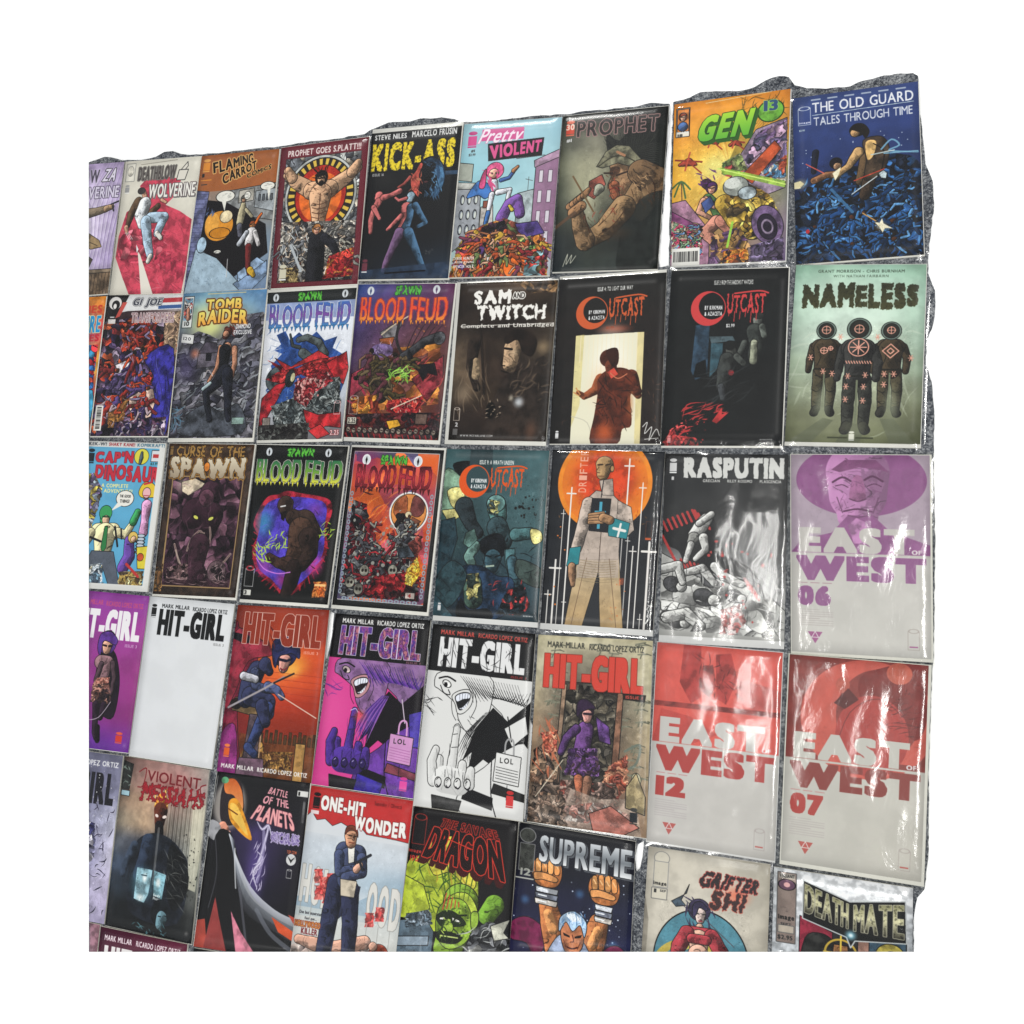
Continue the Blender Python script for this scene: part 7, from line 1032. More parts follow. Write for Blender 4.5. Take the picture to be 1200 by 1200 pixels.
def a5h(c):
    c.bg('dde0e2 eef0f2 f4f6f8/c8ccd0 dce0e4 b0b4b8/a8acb0 ccd0d4 c4c8cc/b8bcc0 d0d4d8 b8bcc0', .16, 8)
    for i in range(60): c.D(0, 0, 100, 130, 3, .3, 1, 'f0f2f4', sd=i, al=.7)
    c.R(3, 3, 17, 60, '8c7c74', t=.1, oc='555'); c.R(4, 4, 16, 8, 'b0a89c', t=0, o=0); c.T('VALIANT', 4.4, 4.4, 15.6, 7.4, '333', bx=4); c.E(10, 13, 6.4, 4.4, '6a4c60', t=.1); c.E(10, 13, 2.4, 2, 'c89a9a', o=0); c.T('image', 4, 37, 16, 42, '1c1c1c', bx=7, lc=1); c.R(4, 46, 16, 52, 'c0b4a4', t=.1, oc='666'); c.T('SEPT', 6, 44, 14, 46, '333'); c.T('$2.95', 4, 54, 15, 58, '333')
    c.P([22, 30, 96, 34, 96, 155, 20, 155], '2a2a2c', t=.2)
    c.P([20, 36, 44, 46, 44, 130, 20, 130], '9c3044', t=.15); c.P([24, 54, 36, 48, 46, 54, 50, 66, 48, 90, 22, 90], '2c2c2a', k=1, t=.5); c.E(50, 62, 12, 12, 'c8a840', ring=1.6, o=0, t=0); c.P([45, 55, 55, 55, 56, 66, 50, 74, 44, 66], 'b07a4c', t=.5); c.S([38, 62, 62, 62], 1.4, 'e8c850', k=0); c.S([50, 48, 50, 80], 1.4, 'e8c850', k=0); c.R(62, 48, 70, 80, 'a88070', t=.2); c.P([70, 46, 96, 40, 96, 120, 70, 120], '3c5464', t=.3); c.E(85, 60, 11, 12, 'b8a84c', t=.5); c.E(86, 62, 7, 8, '9a6c80', t=.4); c.E(87, 61, 2.6, 2, 'd8d4d0')
    c.P([22, 7, 56, 19, 95, 12, 96, 46, 60, 50, 57, 56, 54, 48, 22, 38], '1b1c1b', t=.1, o=1, oc='c4c8c8'); c.T('DEATH', 0, 0, 1, 1, '8a8864/e0dcb0/3c3a30', q=[23.5, 10, 55, 21, 55, 41, 23.5, 33], bx=4, by=2, o=.5, oc='b8b49c', tex=.4); c.T('MATE', 0, 0, 1, 1, '8a8864/e0dcb0/3c3a30', q=[59, 21, 94, 15, 94, 43, 59, 42], bx=4, by=2, o=.5, oc='b8b49c', tex=.4); c.G(57, 46, 6, 6, '8cc8dc', 1); c.G(57, 46, 2.4, 2.4, 'f4ffff', 1)
def a6a(c): c.bg('7c6a8c a08a9c 8c6470/8a5c60 5c4a70 9c8494', .2, 8); c.H([0, 0, 100, 60], 3, 'd8c8d0', 20, 80, 20, 30); c.H([0, 0, 100, 60], 2, '3a2c40', 20, 80, 20, 30)
def a6b(c):
    c.bg('4a1c30 5c2438/3a1826 401a28', .08); c.T('MARK MILLAR', 6, 6, 38, 11, 'ecdfe4', bx=5); c.T('RICARDO LOPEZ ORTIZ', 43, 6, 93, 11, 'ecdfe4', bx=5); c.T('HIT-GIRL', 7, 15, 93, 44, 'e8e4e4', bx=12, by=6)
def a6c(c): c.bg('141416 1a1a1c', .04)
_init_font()
# ---------------------------------------------------------------- materials
def mat(name): 
    m = bpy.data.materials.new(name); m.use_nodes = True; nt = m.node_tree
    return m, nt, nt.nodes['Principled BSDF']
def N(nt, typ, **k):
    n = nt.nodes.new(typ)
    for a, b in k.items():
        if a.startswith('i_'): n.inputs[a[2:].replace('_', ' ')].default_value = b
        else: setattr(n, a, b)
    return n
def plain(name, col, rough=.6, nscale=0, namt=.1, bump=0):
    m, nt, b = mat(name); b.inputs['Roughness'].default_value = rough; b.inputs['Base Color'].default_value = (*col, 1)
    if nscale:
        tc = N(nt, 'ShaderNodeTexCoord'); no = N(nt, 'ShaderNodeTexNoise'); no.inputs['Scale'].default_value = nscale; no.inputs['Detail'].default_value = 6
        nt.links.new(tc.outputs['Object'], no.inputs['Vector'])
        r = N(nt, 'ShaderNodeMapRange'); r.inputs['From Min'].default_value = .3; r.inputs['From Max'].default_value = .7; r.inputs['To Min'].default_value = 1-namt; r.inputs['To Max'].default_value = 1+namt
        nt.links.new(no.outputs['Fac'], r.inputs['Value'])
        mx = N(nt, 'ShaderNodeVectorMath', operation='SCALE'); mx.inputs[0].default_value = col; nt.links.new(r.outputs[0], mx.inputs['Scale']); nt.links.new(mx.outputs[0], b.inputs['Base Color'])
        if bump:
            bp = N(nt, 'ShaderNodeBump'); bp.inputs['Strength'].default_value = bump; bp.inputs['Distance'].default_value = .002; nt.links.new(no.outputs['Fac'], bp.inputs['Height']); nt.links.new(bp.outputs[0], b.inputs['Normal'])
    return m
M_floor = plain('white_floor', (.93, .93, .93), .9); M_floor.node_tree.nodes['Principled BSDF'].inputs['Specular IOR Level'].default_value = 0
M_pages = plain('page_edges', (.62, .6, .54), .8, 900, .15)
M_board = plain('backing_board', (.66, .65, .60), .7, 120, .03)
M_boardw = plain('white_backing_board', (.60, .60, .585), .7, 120, .03)
M_sticker = plain('sticker_paper', (.75, .75, .75), .6)
def carpet_mat():
    m, nt, b = mat('grey_carpet'); b.inputs['Roughness'].default_value = .95; b.inputs['Specular IOR Level'].default_value = .1
    tc = N(nt, 'ShaderNodeTexCoord'); a = N(nt, 'ShaderNodeTexNoise'); a.inputs['Scale'].default_value = 330; a.inputs['Detail'].default_value = 5; a.inputs['Roughness'].default_value = .75
    c = N(nt, 'ShaderNodeTexNoise'); c.inputs['Scale'].default_value = 60; c.inputs['Detail'].default_value = 4
    nt.links.new(tc.outputs['Object'], a.inputs['Vector']); nt.links.new(tc.outputs['Object'], c.inputs['Vector'])
    ad = N(nt, 'ShaderNodeMath', operation='MULTIPLY_ADD'); ad.inputs[1].default_value = .35; nt.links.new(c.outputs['Fac'], ad.inputs[0]); nt.links.new(a.outputs['Fac'], ad.inputs[2])
    cr = N(nt, 'ShaderNodeValToRGB'); e = cr.color_ramp.elements; e[0].position = .52; e[0].color = (.015, .018, .025, 1); e[1].position = .84; e[1].color = (.36, .37, .38, 1)
    x = e.new(.66); x.color = (.075, .082, .095, 1); nt.links.new(ad.outputs[0], cr.inputs[0]); nt.links.new(cr.outputs[0], b.inputs['Base Color'])
    bp = N(nt, 'ShaderNodeBump'); bp.inputs['Strength'].default_value = .9; bp.inputs['Distance'].default_value = .003; nt.links.new(a.outputs['Fac'], bp.inputs['Height']); nt.links.new(bp.outputs[0], b.inputs['Normal'])
    return m
M_carpet = carpet_mat()
def fibre_mat():
    m, nt, b = mat('carpet_fibre'); b.inputs['Roughness'].default_value = .9
    g = N(nt, 'ShaderNodeNewGeometry'); cr = N(nt, 'ShaderNodeValToRGB'); cr.color_ramp.elements[0].color = (.01, .013, .02, 1); cr.color_ramp.elements[1].color = (.34, .35, .37, 1)
    nt.links.new(g.outputs['Random Per Island'], cr.inputs[0]); nt.links.new(cr.outputs[0], b.inputs['Base Color']); return m
M_fibre = fibre_mat()
def sleeve_mat(name, spec, rough, bump, scale, tint=(1, 1, 1), stretch=1.):
    """clear plastic sleeve: lets the print through and adds a film of reflection broken by fine creases"""
    m = bpy.data.materials.new(name); m.use_nodes = True; nt = m.node_tree; nt.nodes.clear()
    out = N(nt, 'ShaderNodeOutputMaterial'); mix = N(nt, 'ShaderNodeMixShader'); tr = N(nt, 'ShaderNodeBsdfTransparent'); gl = N(nt, 'ShaderNodeBsdfAnisotropic')
    tr.inputs[0].default_value = (*tint, 1); gl.inputs['Roughness'].default_value = rough; gl.inputs['Color'].default_value = (1, 1, 1, 1)
    fr = N(nt, 'ShaderNodeFresnel'); ge = N(nt, 'ShaderNodeNewGeometry'); io = N(nt, 'ShaderNodeMapRange'); io.inputs['To Min'].default_value = 1.5; io.inputs['To Max'].default_value = 1/1.5; nt.links.new(ge.outputs['Backfacing'], io.inputs['Value']); nt.links.new(io.outputs[0], fr.inputs['IOR'])   # a thin film: same reflectance from both sides
    mu = N(nt, 'ShaderNodeMath', operation='MULTIPLY'); mu.inputs[1].default_value = spec; mu.use_clamp = True
    tc = N(nt, 'ShaderNodeTexCoord'); mp = N(nt, 'ShaderNodeMapping'); mp.inputs['Scale'].default_value = (1, stretch, 1); no = N(nt, 'ShaderNodeTexNoise'); no.inputs['Scale'].default_value = scale; no.inputs['Detail'].default_value = 3; no.inputs['Distortion'].default_value = .6
    bp = N(nt, 'ShaderNodeBump'); bp.inputs['Strength'].default_value = bump; bp.inputs['Distance'].default_value = .002
    nt.links.new(tc.outputs['Object'], mp.inputs[0]); nt.links.new(mp.outputs[0], no.inputs['Vector']); nt.links.new(no.outputs['Fac'], bp.inputs['Height'])
    nt.links.new(bp.outputs[0], gl.inputs['Normal']); nt.links.new(bp.outputs[0], fr.inputs['Normal']); nt.links.new(fr.outputs[0], mu.inputs[0]); nt.links.new(mu.outputs[0], mix.inputs[0])
    nt.links.new(tr.outputs[0], mix.inputs[1]); nt.links.new(gl.outputs[0], mix.inputs[2]); nt.links.new(mix.outputs[0], out.inputs[0]); return m
M_sl = {0: sleeve_mat('sleeve_taut', .45, .16, .1, 40), 1: sleeve_mat('sleeve_creased', .75, .1, .3, 30, stretch=1.8),
        2: sleeve_mat('sleeve_crinkled', 1.1, .12, .45, 20, stretch=.8), 3: sleeve_mat('mylar_sleeve', .9, .12, .34, 42, (.98, .98, .96), .6)}
def print_mat(name, img, rough=.42):
    m, nt, b = mat(name); tx = N(nt, 'ShaderNodeTexImage'); tx.image = img; tx.interpolation = 'Cubic'; tx.extension = 'EXTEND'
    v = N(nt, 'ShaderNodeVectorMath', operation='SCALE'); v.inputs['Scale'].default_value = 1/GAIN
    uv = N(nt, 'ShaderNodeUVMap'); uv.uv_map = 'print'; nt.links.new(uv.outputs[0], tx.inputs[0]); nt.links.new(tx.outputs[0], v.inputs[0]); nt.links.new(v.outputs[0], b.inputs['Base Color'])
    b.inputs['Roughness'].default_value = rough; b.inputs['Specular IOR Level'].default_value = .15; return m
# ---------------------------------------------------------------- setting
def link(name, me, parent=None, kind=None, m=None):
    o = bpy.data.objects.new(name, me); sc.collection.objects.link(o); o.parent = parent
    if kind: o['kind'] = kind
    if m: me.materials.append(m)
    return o
def mesh_of(name, V, F):
    me = bpy.data.meshes.new(name); me.from_pydata(V, [], F); me.update(); return me
link('floor', mesh_of('floor', [(-9, -9, -.0075), (9, -9, -.0075), (9, 9, -.0075), (-9, 9, -.0075)], [(0, 1, 2, 3)]), kind='structure', m=M_floor)
OUT = [104,190, 113.7,187, 122.5,183.7, 131,184.5, 143.7,188, 165,187.5, 176,185.5, 182.5,183.7, 192.5,178, 202.5,177, 212.5,180.5, 222.5,181.5, 237.5,181, 280,176.5, 327,171.5, 350,167.5, 390,163, 427.5,157,
 432.5,153, 442.5,149, 455,143.7, 467,142.8, 480,142.5, 490,139.5, 517.5,137.5, 532.5,139.5, 541,143, 560,142.7, 595,139.5, 630,135.5, 665,134, 685,130, 715,128, 747.5,124.5, 762.5,120.5, 784.5,121.5,
 781,180, 777,240, 771.5,300, 773,313.5, 784,311, 785,250, 787,180, 789,119.5, 801,116.7, 821,108, 845,107, 863.5,106.8, 883,102.6, 897.5,94, 905,91, 911.7,89.3, 919,89, 924.4,90.4, 931.5,100, 945.7,103.4, 968,104, 996.7,101, 1013.7,94, 1036,88.4, 1055,86, 1070,85.6, 1076,89,
 1077.5,126.7, 1081.7,163.5, 1084.5,192, 1093,211.7, 1094.5,243, 1091,268, 1088,300, 1087.4,320, 1096,341, 1096,360, 1094,378, 1087,397.7, 1085,426, 1092,448, 1093,465, 1095,488, 1094,533.7, 1096,640, 1094,774, 1092.5,783, 1090,850, 1088.4,900, 1088,1000, 1083.5,1042, 1075,1052, 1070.5,1080, 1071,1115.4, 104,1115.4]
HOLES = [[263,813, 260,850, 256.5,853, 255.5,846, 259,822], [386.5,716, 391.5,718.5, 389,745, 383.5,771, 380.5,771, 381,750, 385,728],
 [619.5,838, 624,850, 620,905, 615.5,960, 612.5,961, 615.5,900], [747,990, 755,985, 753,1004, 750,1018, 745.5,1022, 744,1005]]
cu = bpy.data.curves.new('carpet', 'CURVE'); cu.dimensions = '2D'; cu.fill_mode = 'BOTH'; cu.extrude = .0015
rnd = random.Random(4)
def addspline(pts, dens=6, amp=1.0):
    P2 = [(pts[i], pts[i+1]) for i in range(0, len(pts), 2)]; q = []
    for i, a in enumerate(P2):
        b = P2[(i+1) % len(P2)]; L_ = math.dist(a, b); straight = (a[1] > 1115 and b[1] > 1115) or (abs(a[0]-104) < .1 and abs(b[0]-104) < .1)
        n = 1 if straight else max(1, int(L_/dens))
        for k in range(n):
            t = k/n; j = 0 if (straight or k == 0) else amp*rnd.uniform(-1, 1)*.6
            q.append((a[0]+(b[0]-a[0])*t+j, a[1]+(b[1]-a[1])*t+j))
    s = cu.splines.new('POLY'); s.points.add(len(q)-1)
    for k, (u, v) in enumerate(q): x, y = back(u, v, -.0042); s.points[k].co = (x, y, 0, 1)
    s.use_cyclic_u = True; return [back(u, v, -.0042) for u, v in q]
outline = addspline(OUT)
for h in HOLES: addspline(h, 20)
tmp = bpy.data.objects.new('carpet_outline', cu); dg = bpy.context.evaluated_depsgraph_get(); sc.collection.objects.link(tmp); dg.update()
me = bpy.data.meshes.new_from_object(tmp.evaluated_get(dg)); me.name = 'carpet'; bpy.data.objects.remove(tmp); bpy.data.curves.remove(cu)
for v in me.vertices: v.co.z -= .0057
me.materials.clear(); carpet = link('carpet', me, kind='structure', m=M_carpet)
# ---------------------------------------------------------------- the trimmed left and lower edge of the layout, as lines on the carpet
def inside(px, py): return True
la, lb = back(104, 100), back(104, 1300); ba, bb = back(0, 1115.5), back(1200, 1115.5)
def plane(a, b, s):
    n = Vector((b[1]-a[1], -(b[0]-a[0]), 0)).normalized()*s; return Vector((a[0], a[1], 0)), n
CUTL = plane(la, lb, 1); CUTB = plane(ba, bb, 1)
cen = Vector((*back(600, 600), 0))
CUTS = [(p, n if (cen-p).dot(n) < 0 else -n) for p, n in (CUTL, CUTB)]
def trim(bm):
    for p, n in CUTS:
        g = bm.verts[:]+bm.edges[:]+bm.faces[:]
        r = bmesh.ops.bisect_plane(bm, geom=g, plane_co=p, plane_no=n, clear_outer=True, dist=1e-6)
        e = [x for x in r['geom_cut'] if isinstance(x, bmesh.types.BMEdge) and len(x.link_faces) == 1]
        if e:
            try: bmesh.ops.edgenet_fill(bm, edges=e)
            except Exception: pass
# ---------------------------------------------------------------- building one bagged comic
def quadgrid(Q, nx, ny):
    """points of a grid over the four corners (TL TR BR BL)"""
    a, b, c, d = [Vector((q[0], q[1], 0)) for q in Q]; R_ = []
    for j in range(ny+1):
        v = j/ny; l = a.lerp(d, v); r = b.lerp(c, v); R_.append([l.lerp(r, i/nx) for i in range(nx+1)])
    return R_
def slab(Q, zb, zt, nx=8, ny=12, uv=False, warp=None):
    """a thin book-like block with a subdivided top that can lift a little"""
    bm = bmesh.new(); G_ = quadgrid(Q, nx, ny); top = []; L_ = bm.loops.layers.uv.new('print') if uv else None
    for j, row in enumerate(G_):
        top.append([bm.verts.new((p.x, p.y, zt + (warp(i/nx, j/ny) if warp else 0))) for i, p in enumerate(row)])
    for j in range(ny):
        for i in range(nx):
            f = bm.faces.new((top[j+1][i], top[j+1][i+1], top[j][i+1], top[j][i])); f.smooth = True
            if uv:
                for lp, (ii, jj) in zip(f.loops, ((i, j+1), (i+1, j+1), (i+1, j), (i, j))): lp[L_].uv = (ii/nx, 1-jj/ny)
    ring = [(0, i) for i in range(nx)]+[(j, nx) for j in range(ny)]+[(ny, nx-i) for i in range(nx)]+[(ny-j, 0) for j in range(ny)]
    bot = [bm.verts.new((top[j][i].co.x, top[j][i].co.y, zb)) for j, i in ring]
    tv = [top[j][i] for j, i in ring]; n = len(ring)
    for k in range(n): 
        f = bm.faces.new((tv[k], tv[(k+1) % n], bot[(k+1) % n], bot[k])); f.material_index = 1 if uv else 0
    f = bm.faces.new(bot[::-1]); f.material_index = 1 if uv else 0
    bmesh.ops.recalc_face_normals(bm, faces=bm.faces); trim(bm); return bm
def offs(Q, l, t, r, b):
    """grow a quad (metres) to its left, top, right, bottom"""
    A, B_, C_, D_ = [Vector(q) for q in Q]
    ux = (B_-A).normalized(); vx = (C_-D_).normalized(); uy = (A-D_).normalized(); vy = (B_-C_).normalized()
    return [tuple(A-ux*l+uy*t), tuple(B_+ux*r+vy*t), tuple(C_+vx*r-vy*b), tuple(D_-vx*l-uy*b)]
def tomesh(bm, name): me = bpy.data.meshes.new(name); bm.to_mesh(me); bm.free(); return me
def sleeve_mesh(Q, kind, seed, ztop):
    """plastic sheet: flat margin welded near the carpet, body lying on the cover with creases"""
    rg = np.random.default_rng(seed); nx, ny = (30, 44) if kind else (16, 24)
    bm = bmesh.new(); G_ = quadgrid(Q, nx, ny); amp = (.0003, .0007, .0016, .0009)[kind]; vs = []
    ph = rg.uniform(0, 900, 2).astype(int); kx, ky = ((60, 60), (45, 70), (75, 75), (130, 80))[kind]
    for j, row in enumerate(G_):
        r_ = []
        for i, p in enumerate(row):
            u, v = i/nx, j/ny; e = min(u, 1-u, v*1.5, (1-v)*1.5); k = min(1, e/.05)
            q = NZ[3][int(ph[1]+v*ky*3) & 1023, int(ph[0]+u*kx*3) & 1023] - .5
            z = -.0016 - .0003*(seed % 4) + (ztop+.0020+.0003*(seed % 4))*k*k*(3-2*k) + amp*q*2*k
            r_.append(bm.verts.new((p.x, p.y, max(z, -.0035 if k < .9 else ztop+.00025))))
        vs.append(r_)
    for j in range(ny):
        for i in range(nx): f = bm.faces.new((vs[j+1][i], vs[j+1][i+1], vs[j][i+1], vs[j][i])); f.smooth = True
    trim(bm); return tomesh(bm, 'sleeve')
# ---------------------------------------------------------------- the layout
# key: corner points of the print in the picture (traced back onto the carpet), board showing beyond it in mm (left, top, right, bottom), board colour, sleeve kind, sleeve margin mm, label
C_ = [
('1a', (57,196,145.5,189.5,126,344,41,350), (0,0,0,1), 0, 0, 2, 'comic book with swirling lilac cover and an outstretched tan arm, top left corner'),
('1b', (147,189.5,235.5,183,213.5,343.6,128,345.5), (1,1,1,1.5), 0, 0, 2, 'comic book with cream and crimson cover of a man in pale blue jeans'),
('1c', (236.5,183,327.5,174.3,311,337.7,215,344), (1,0,1,1.5), 0, 0, 2, 'comic book with brown title band above a cartoon alley scene with a round orange shape'),
('1d', (329.5,173,432.5,160,418.7,332.5,317,338), (.5,1,.5,2), 0, 0, 2, 'comic book with maroon border around a bare-chested man before an orange disc'),
('1e', (436,156.5,541.5,147,525,326,419.5,327.5), (0,8,1.5,1.5), 0, 0, 3, 'black comic book with yellow title, a dark looming head and small pink and blue figures'),
('1f', (544,145.5,658.7,137,643.7,322.5,526,325), (0,1,0,1), 0, 0, 3, 'comic book with sky blue cover, pink lettering and an orange heap between grey buildings'),
('1g', (660,136,783.7,123.7,770.5,315,647,318.7), (0,1,0,1), 0, 0, (3,3,1,3), 'dark olive comic book showing a helmeted warrior with a bent muscular arm'),
('1h', (790.4,122.4,926.4,104,920.2,305.2,785.6,311.7), (0,0,1.5,1.5), 1, 1, (2.5,4,5,7), 'comic book with orange cover, green block lettering and a yellow motorbike'),
('1i', (928.7,115.3,1076,95,1083,298,933,310), (0,0,1,1.5), 0, 1, 5, 'navy blue comic book with white capitals above a moonlit battle, top right corner'),
('2a', (38,352,124.5,347,105,506,18,512), (0,0,1,1), 0, 0, 2, 'sliver of a yellow and blue comic book at the left edge, second row'),
('2b', (126,346,214,345,196,511,105.5,511), (1,0,1,1.5), 0, 0, 2, 'comic book with crowded red and violet machines and a tricolour stripe in its title'),
('2c', (215,343.7,313,338.7,295.5,513,197,513.5), (1.5,0,2,6.5), 0, 0, 2, 'price-stickered comic book with yellow title and a woman in black on grey rocks'),
('2d', (314,343,418,337,400,514,301,516), (1,5,1,4), 0, 0, 2, 'comic book with blue lettering, red cape and grey coils on royal blue and white'),
('2e', (420,333,533.5,332,513.5,516,402.5,512), (0,1,2.5,6), 0, 0, 2, 'comic book with orange lettering on dark violet and small skulls along the bottom'),
('2f', (539.5,332,654,328,639.5,517.5,525,515.5), (6,2.5,0,6), 0, 0, 3, 'sepia brown comic book with white lettering and a shadowy painted face'),
('2g', (655.7,327.5,781,319,773.7,520,643.7,520), (0,5,0,1), 0, 1, 4, 'black comic book with orange ringed title and a man standing in a bright doorway'),
('2h', (787,317,924.5,313.5,916.3,522.5,774.5,522.3), (0,1.5,1.5,2.5), 0, 1, 5, 'black comic book with scarlet ringed title and two grey figures above red strokes'),
('2i', (933,310.4,1086,309.5,1078.5,520.5,919.5,517.5), (0,1,1,5), 0, 1, 5, 'pale green comic book showing three figures in marked spacesuits'),
('3a', (102,516.5,194.5,519.5,172.5,693.7,80,688), (0,0,0,0), 0, 0, 2, 'comic book with light blue cartoon cover in a white border, red hand-drawn title'),
('3b', (198.7,519.5,298.5,521,275.5,700.5,178.7,696), (1.5,1,1.5,4), 0, 0, 2, 'dark brown and plum comic book with a gold title and two glowing yellow eyes'),
('3c', (301,521,408,523,383.7,708.7,281,702), (1,1.5,1,5), 0, 0, 2, 'black comic book with green and yellow lettering and a brown creature on violet'),
('3d', (412.5,523.7,520.5,527.5,500,717.5,389,708.7), (1.5,3.5,2.5,5.5), 0, 0, 2, 'comic book with a chain border, dark red lettering and a round moon on orange'),
('3e', (523.7,526,643.7,528,630,729.5,507,721), (0,0,0,7.5), 1, 0, 3, 'teal comic book with orange ringed title and a heap of struggling figures'),
('3f', (648,527,779.5,529.5,765,738.7,633,730), (0,0,0,8.5), 1, 1, 3, 'bald man in a long coat before an orange sun on a comic book cover'),
('3g', (779.8,531.5,923.9,532.7,919,752,772,744), (0,0,0,10), 1, 2, 5, 'black and white comic book with red marks in a crinkled sleeve'),
('3h', (926.8,532.5,1089.5,533.5,1091.5,772.7,927.8,763), (1,1,2.5,4), 0, 3, 4, 'grey comic book in loose plastic with a purple portrait under a wide hat'),
('4a', (85,690.5,175,698.7,150,882.5,57,871), (0,0,0,1), 0, 0, 2, 'violet comic book with a small standing figure in a checked skirt'),
('4b', (176,698.7,275,708,248,901,150.7,885.5), (0,0,0,1), 0, 0, (2,2,.4,2), 'blank white comic book with only a black title at its top'),
('4c', (278.7,708.7,386,715,364.5,918,253.7,903.7), (0,0,0,1), 0, 0, (.4,2,.4,2), 'sunset orange comic book showing a crouching figure with a sword above a city'),
('4d', (393,718.7,504.5,727,483.7,936,364.5,918.7), (0,0,0,1), 0, 0, (.4,2,2,2), 'magenta and purple comic book with a snarling face close-up and a raised gloved hand'),
('4e', (507.5,731,627.5,743,612.5,962.5,483.7,943.7), (0,0,0,1), 0, 0, (2,2,.4,2), 'line-art comic book with a snarling face and one small red mark'),
('4f', (631,743.7,765,751,757.5,982.5,617.5,962.5), (0,0,0,1), 0, 0, (.4,3,3,3), 'beige comic book with bold red title and a small purple figure in a dark doorway'),
('4g', (770.4,752.4,917.4,765,907.5,1009,757.5,985), (1,1,1,2.5), 1, 2, 4, 'red and grey comic book numbered 12 in a sleeve full of bright reflections'),
('4h', (925.5,766.5,1088.5,780,1079.5,1034,915,1008), (1.5,1,3.5,5), 0, 3, 4, 'grey comic book numbered 07 with dark red curved shapes, in loose plastic'),
('5a', (52,874,144,886,121.5,1083,26,1065), (0,0,0,0), 0, 0, 2, 'slate blue comic book with black title and ragged white shapes, at the left edge'),
('5b', (146,886,245,902.5,224,1106.7,122.7,1084.5), (0,0,0,1), 0, 0, 3, 'comic book with a painted dark coated figure, flaming head and glowing pale screens'),
('5c', (254.5,903.7,363.5,917.7,341,1127,226.5,1109), (1.2,1.2,1.2,0), 0, 0, 2, 'black comic book with an orange beak shape, sweeping white cape lines and pink title'),
('5d', (364.7,920.4,484.3,938.5,460,1152,338,1131), (0,0,0,0), 0, 0, 2, 'comic book with red title band above a man in a navy suit on pale grey'),
('5e', (485.5,944.6,607.6,962.7,592,1178,459,1157), (0,0,0,0), 0, 0, 2, 'black comic book with red outlined title over a bright green finned head'),
('5f', (609.5,963.4,744.9,986.3,735,1205,591,1180), (0,0,0,0), 0, 0, (2,2,.6,1), 'midnight blue comic book with silver title and two raised fists'),
('5g', (760,992,903,1013.4,895,1238,745,1214), (0,0,0,0), 0, 0, (.6,3,3,1), 'beige comic book with a woman in a red top before a teal disc, bottom row'),
('5h', (907,1016,1070,1041,1068,1270,901,1243), (0,0,0,0), 0, 1, 1.5, 'silver foil comic book with black winged title panel, bottom right corner'),
('6a', (30,1066,117,1084,95,1290,5,1270), (0,0,0,0), 0, 0, 1, 'tiny corner of a lilac comic book in the bottom left corner'),
('6b', (118,1085.7,219.5,1106.7,198,1320,95,1295), (0,0,0,0), 0, 0, 1, 'top strip of a wine red comic book with white title at the bottom edge'),
('6c', (227,1111,338,1129,318,1345,205,1325), (0,0,0,0), 0, 0, 1, 'sliver of a plain black comic book cut off at the bottom edge'),
]
PEN = {'1b': (4, 60, 96, 152, 10, .25), '1c': (2, 42, 98, 154, 8, .3), '1f': (1, 96, 98, 154, 6, .45), '1h': (1, 30, 99, 138, 7, .45), '1i': (1, 60, 99, 154, 7, .7), '2b': (1, 16, 99, 154, 8, .5),
       '2c': (1, 46, 99, 154, 8, .5), '2d': (1, 44, 99, 154, 7, .4), '2e': (1, 38, 99, 154, 7, .55), '3b': (10, 36, 91, 145, 8, .5), '3c': (8, 50, 92, 148, 8, .4), '3d': (5, 44, 95, 148, 6, .45),
       '3e': (1, 20, 99, 154, 10, .5), '3g': (1, 60, 99, 150, 8, .35), '4f': (2, 36, 98, 154, 7, .5), '4c': (1, 26, 99, 146, 9, .2), '5b': (10, 60, 96, 150, 9, .4), '5e': (1, 30, 99, 154, 7, .45),
       '5f': (16, 36, 99, 154, 8, .35), '5g': (10, 38, 90, 154, 8, .3), '5h': (20, 44, 96, 150, 7, .5), '5a': (40, 50, 99, 154, 8, .5), '1g': (20, 30, 99, 130, 8, .35), '2h': (24, 40, 92, 118, 8, .4), '2i': (10, 50, 95, 130, 7, .35), '5d': (1, 40, 99, 154, 7, .15)}
books = []
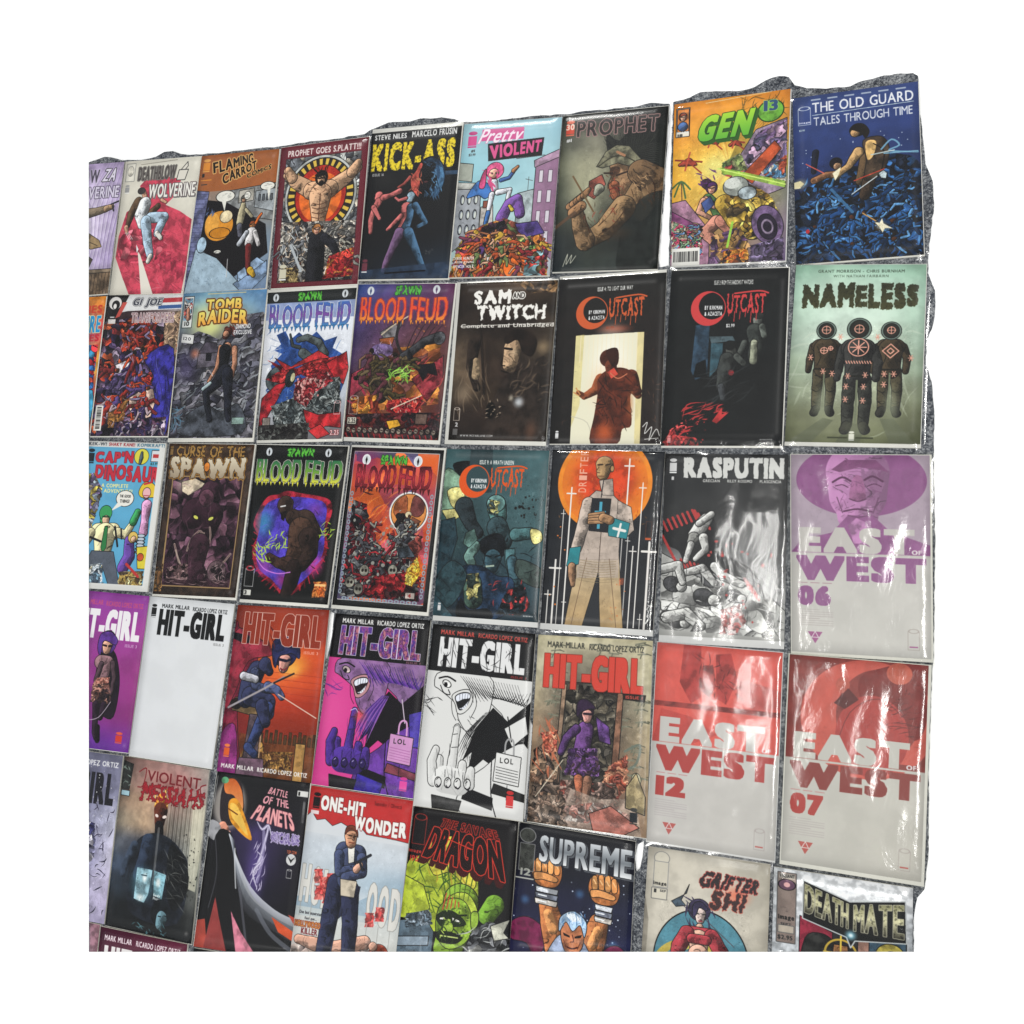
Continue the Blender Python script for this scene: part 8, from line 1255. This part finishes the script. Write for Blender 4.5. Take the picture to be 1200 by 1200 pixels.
for n, (key, q, brd, bcol, skind, sm_, label) in enumerate(C_):
    Qp = [back(q[i], q[i+1], 0) for i in (0, 2, 4, 6)]; books.append(Qp)
    cv = Cv(n+1); cv.auto = PEN.get(key); globals()['a'+key](cv); A = cv.done()
    img = bpy.data.images.new('cover_print', CW//2, CH//2); px = np.ones((CH//2, CW//2, 4), np.float32); px[..., :3] = A; img.pixels.foreach_set(px[::-1].ravel()); img.update(); img.pack()
    base = [sum(p[0] for p in Qp)/4, sum(p[1] for p in Qp)/4]
    t = bpy.data.objects.new('comic_book', None); t.empty_display_size = .03; sc.collection.objects.link(t); t.location = (base[0], base[1], -.006)
    t['label'] = label; t['category'] = 'comic book'; t['group'] = 'bagged comic books laid out in rows on the grey carpet'
    bpy.context.view_layer.update()
    def part(name, me, mats):
        for v in me.vertices: v.co -= t.location
        for m_ in mats: me.materials.append(m_)
        o = bpy.data.objects.new(name, me); sc.collection.objects.link(o); o.parent = t; return o
    r = np.random.default_rng(n+50); a1, a2 = r.uniform(-.0006, .0006, 2)
    wp = lambda u, v, a1=a1, a2=a2: -abs(a1)*(2*u-1)**2*.8 - abs(a2)*(2*v-1)**2*.8
    pm = print_mat('cover_print', img, {'5h': .22}.get(key, .4))
    if key == '5h': pm.node_tree.nodes['Principled BSDF'].inputs['Metallic'].default_value = .35
    part('cover', tomesh(slab(Qp, -.0037, 0, 10, 14, True, wp), 'cover'), [pm, M_pages])
    bo = Qp
    if max(brd) > 0:
        bo = offs(Qp, *[b_/1000 for b_ in brd])
        part('backing_board', tomesh(slab(bo, -.0040, -.0012-.0002*(n % 3), 2, 2), 'backing_board'), [M_boardw if bcol else M_board])
    so = offs(bo, *([k/1000 for k in sm_] if isinstance(sm_, tuple) else [sm_/1000*k for k in (1, .8, 1, 1.2)]))
    part('sleeve', sleeve_mesh(so, skind, n, .0006+.00004*(n % 5)), [M_sl[skind]])
    if key == '2c':
        s_ = [back(*p, .001) for p in ((214, 391.5), (227.5, 393), (226, 403), (212.5, 401.5))]
        cs = Cv(99); cs.bg('dcdcda', 0); cs.T('120', 14, 45, 78, 105, '33343a', bx=3, by=2)
        im2 = bpy.data.images.new('sticker_print', CW//2, CH//2); px = np.ones((CH//2, CW//2, 4), np.float32); px[..., :3] = cs.done(); im2.pixels.foreach_set(px[::-1].ravel()); im2.update(); im2.pack()
        part('price_sticker', tomesh(slab(s_, .0012, .0014, 1, 1, True), 'price_sticker'), [print_mat('sticker_print', im2, .6), M_sticker])
# short carpet fibres standing in the gaps between the books and along the free edge
def ininside(p, poly):
    c = False; j = len(poly)-1
    for i in range(len(poly)):
        if (poly[i][1] > p[1]) != (poly[j][1] > p[1]) and p[0] < (poly[j][0]-poly[i][0])*(p[1]-poly[i][1])/(poly[j][1]-poly[i][1])+poly[i][0]: c = not c
        j = i
    return c
rg = np.random.default_rng(1); xs = [p[0] for p in outline]; ys = [p[1] for p in outline]
NP = 260000; PX = rg.uniform(min(xs), max(xs), NP); PY = rg.uniform(min(ys), max(ys), NP)
def pip(px, py, poly):
    c = np.zeros(px.shape, bool); j = len(poly)-1
    for i in range(len(poly)):
        (xi, yi), (xj, yj) = poly[i], poly[j]
        if yi != yj: c ^= ((yi > py) != (yj > py)) & (px < (xj-xi)*(py-yi)/(yj-yi)+xi)
        j = i
    return c
ok = pip(PX, PY, outline)
for h in HOLES: ok &= ~pip(PX, PY, [back(h[i], h[i+1], -.0042) for i in range(0, len(h), 2)])
for Qp in books: ok &= ~pip(PX, PY, Qp)
PX, PY = PX[ok], PY[ok]; nb = len(PX); an = rg.uniform(0, 6.283, nb); ln = rg.uniform(.0008, .0018, nb); wd = rg.uniform(.0003, .0007, nb); le = rg.uniform(0, .0022, nb); la_ = rg.uniform(0, 6.283, nb)
V = np.empty((nb, 3, 3)); V[:, 0] = np.stack([PX-np.cos(an)*wd, PY-np.sin(an)*wd, PX*0-.0043], 1); V[:, 1] = np.stack([PX+np.cos(an)*wd, PY+np.sin(an)*wd, PX*0-.0043], 1)
V[:, 2] = np.stack([PX+np.cos(la_)*le, PY+np.sin(la_)*le, -.0043+ln], 1)
me = bpy.data.meshes.new('carpet_pile'); me.from_pydata(V.reshape(-1, 3).tolist(), [], np.arange(nb*3).reshape(-1, 3).tolist()); me.update()
link('carpet_pile', me, parent=carpet, kind='stuff', m=M_fibre)
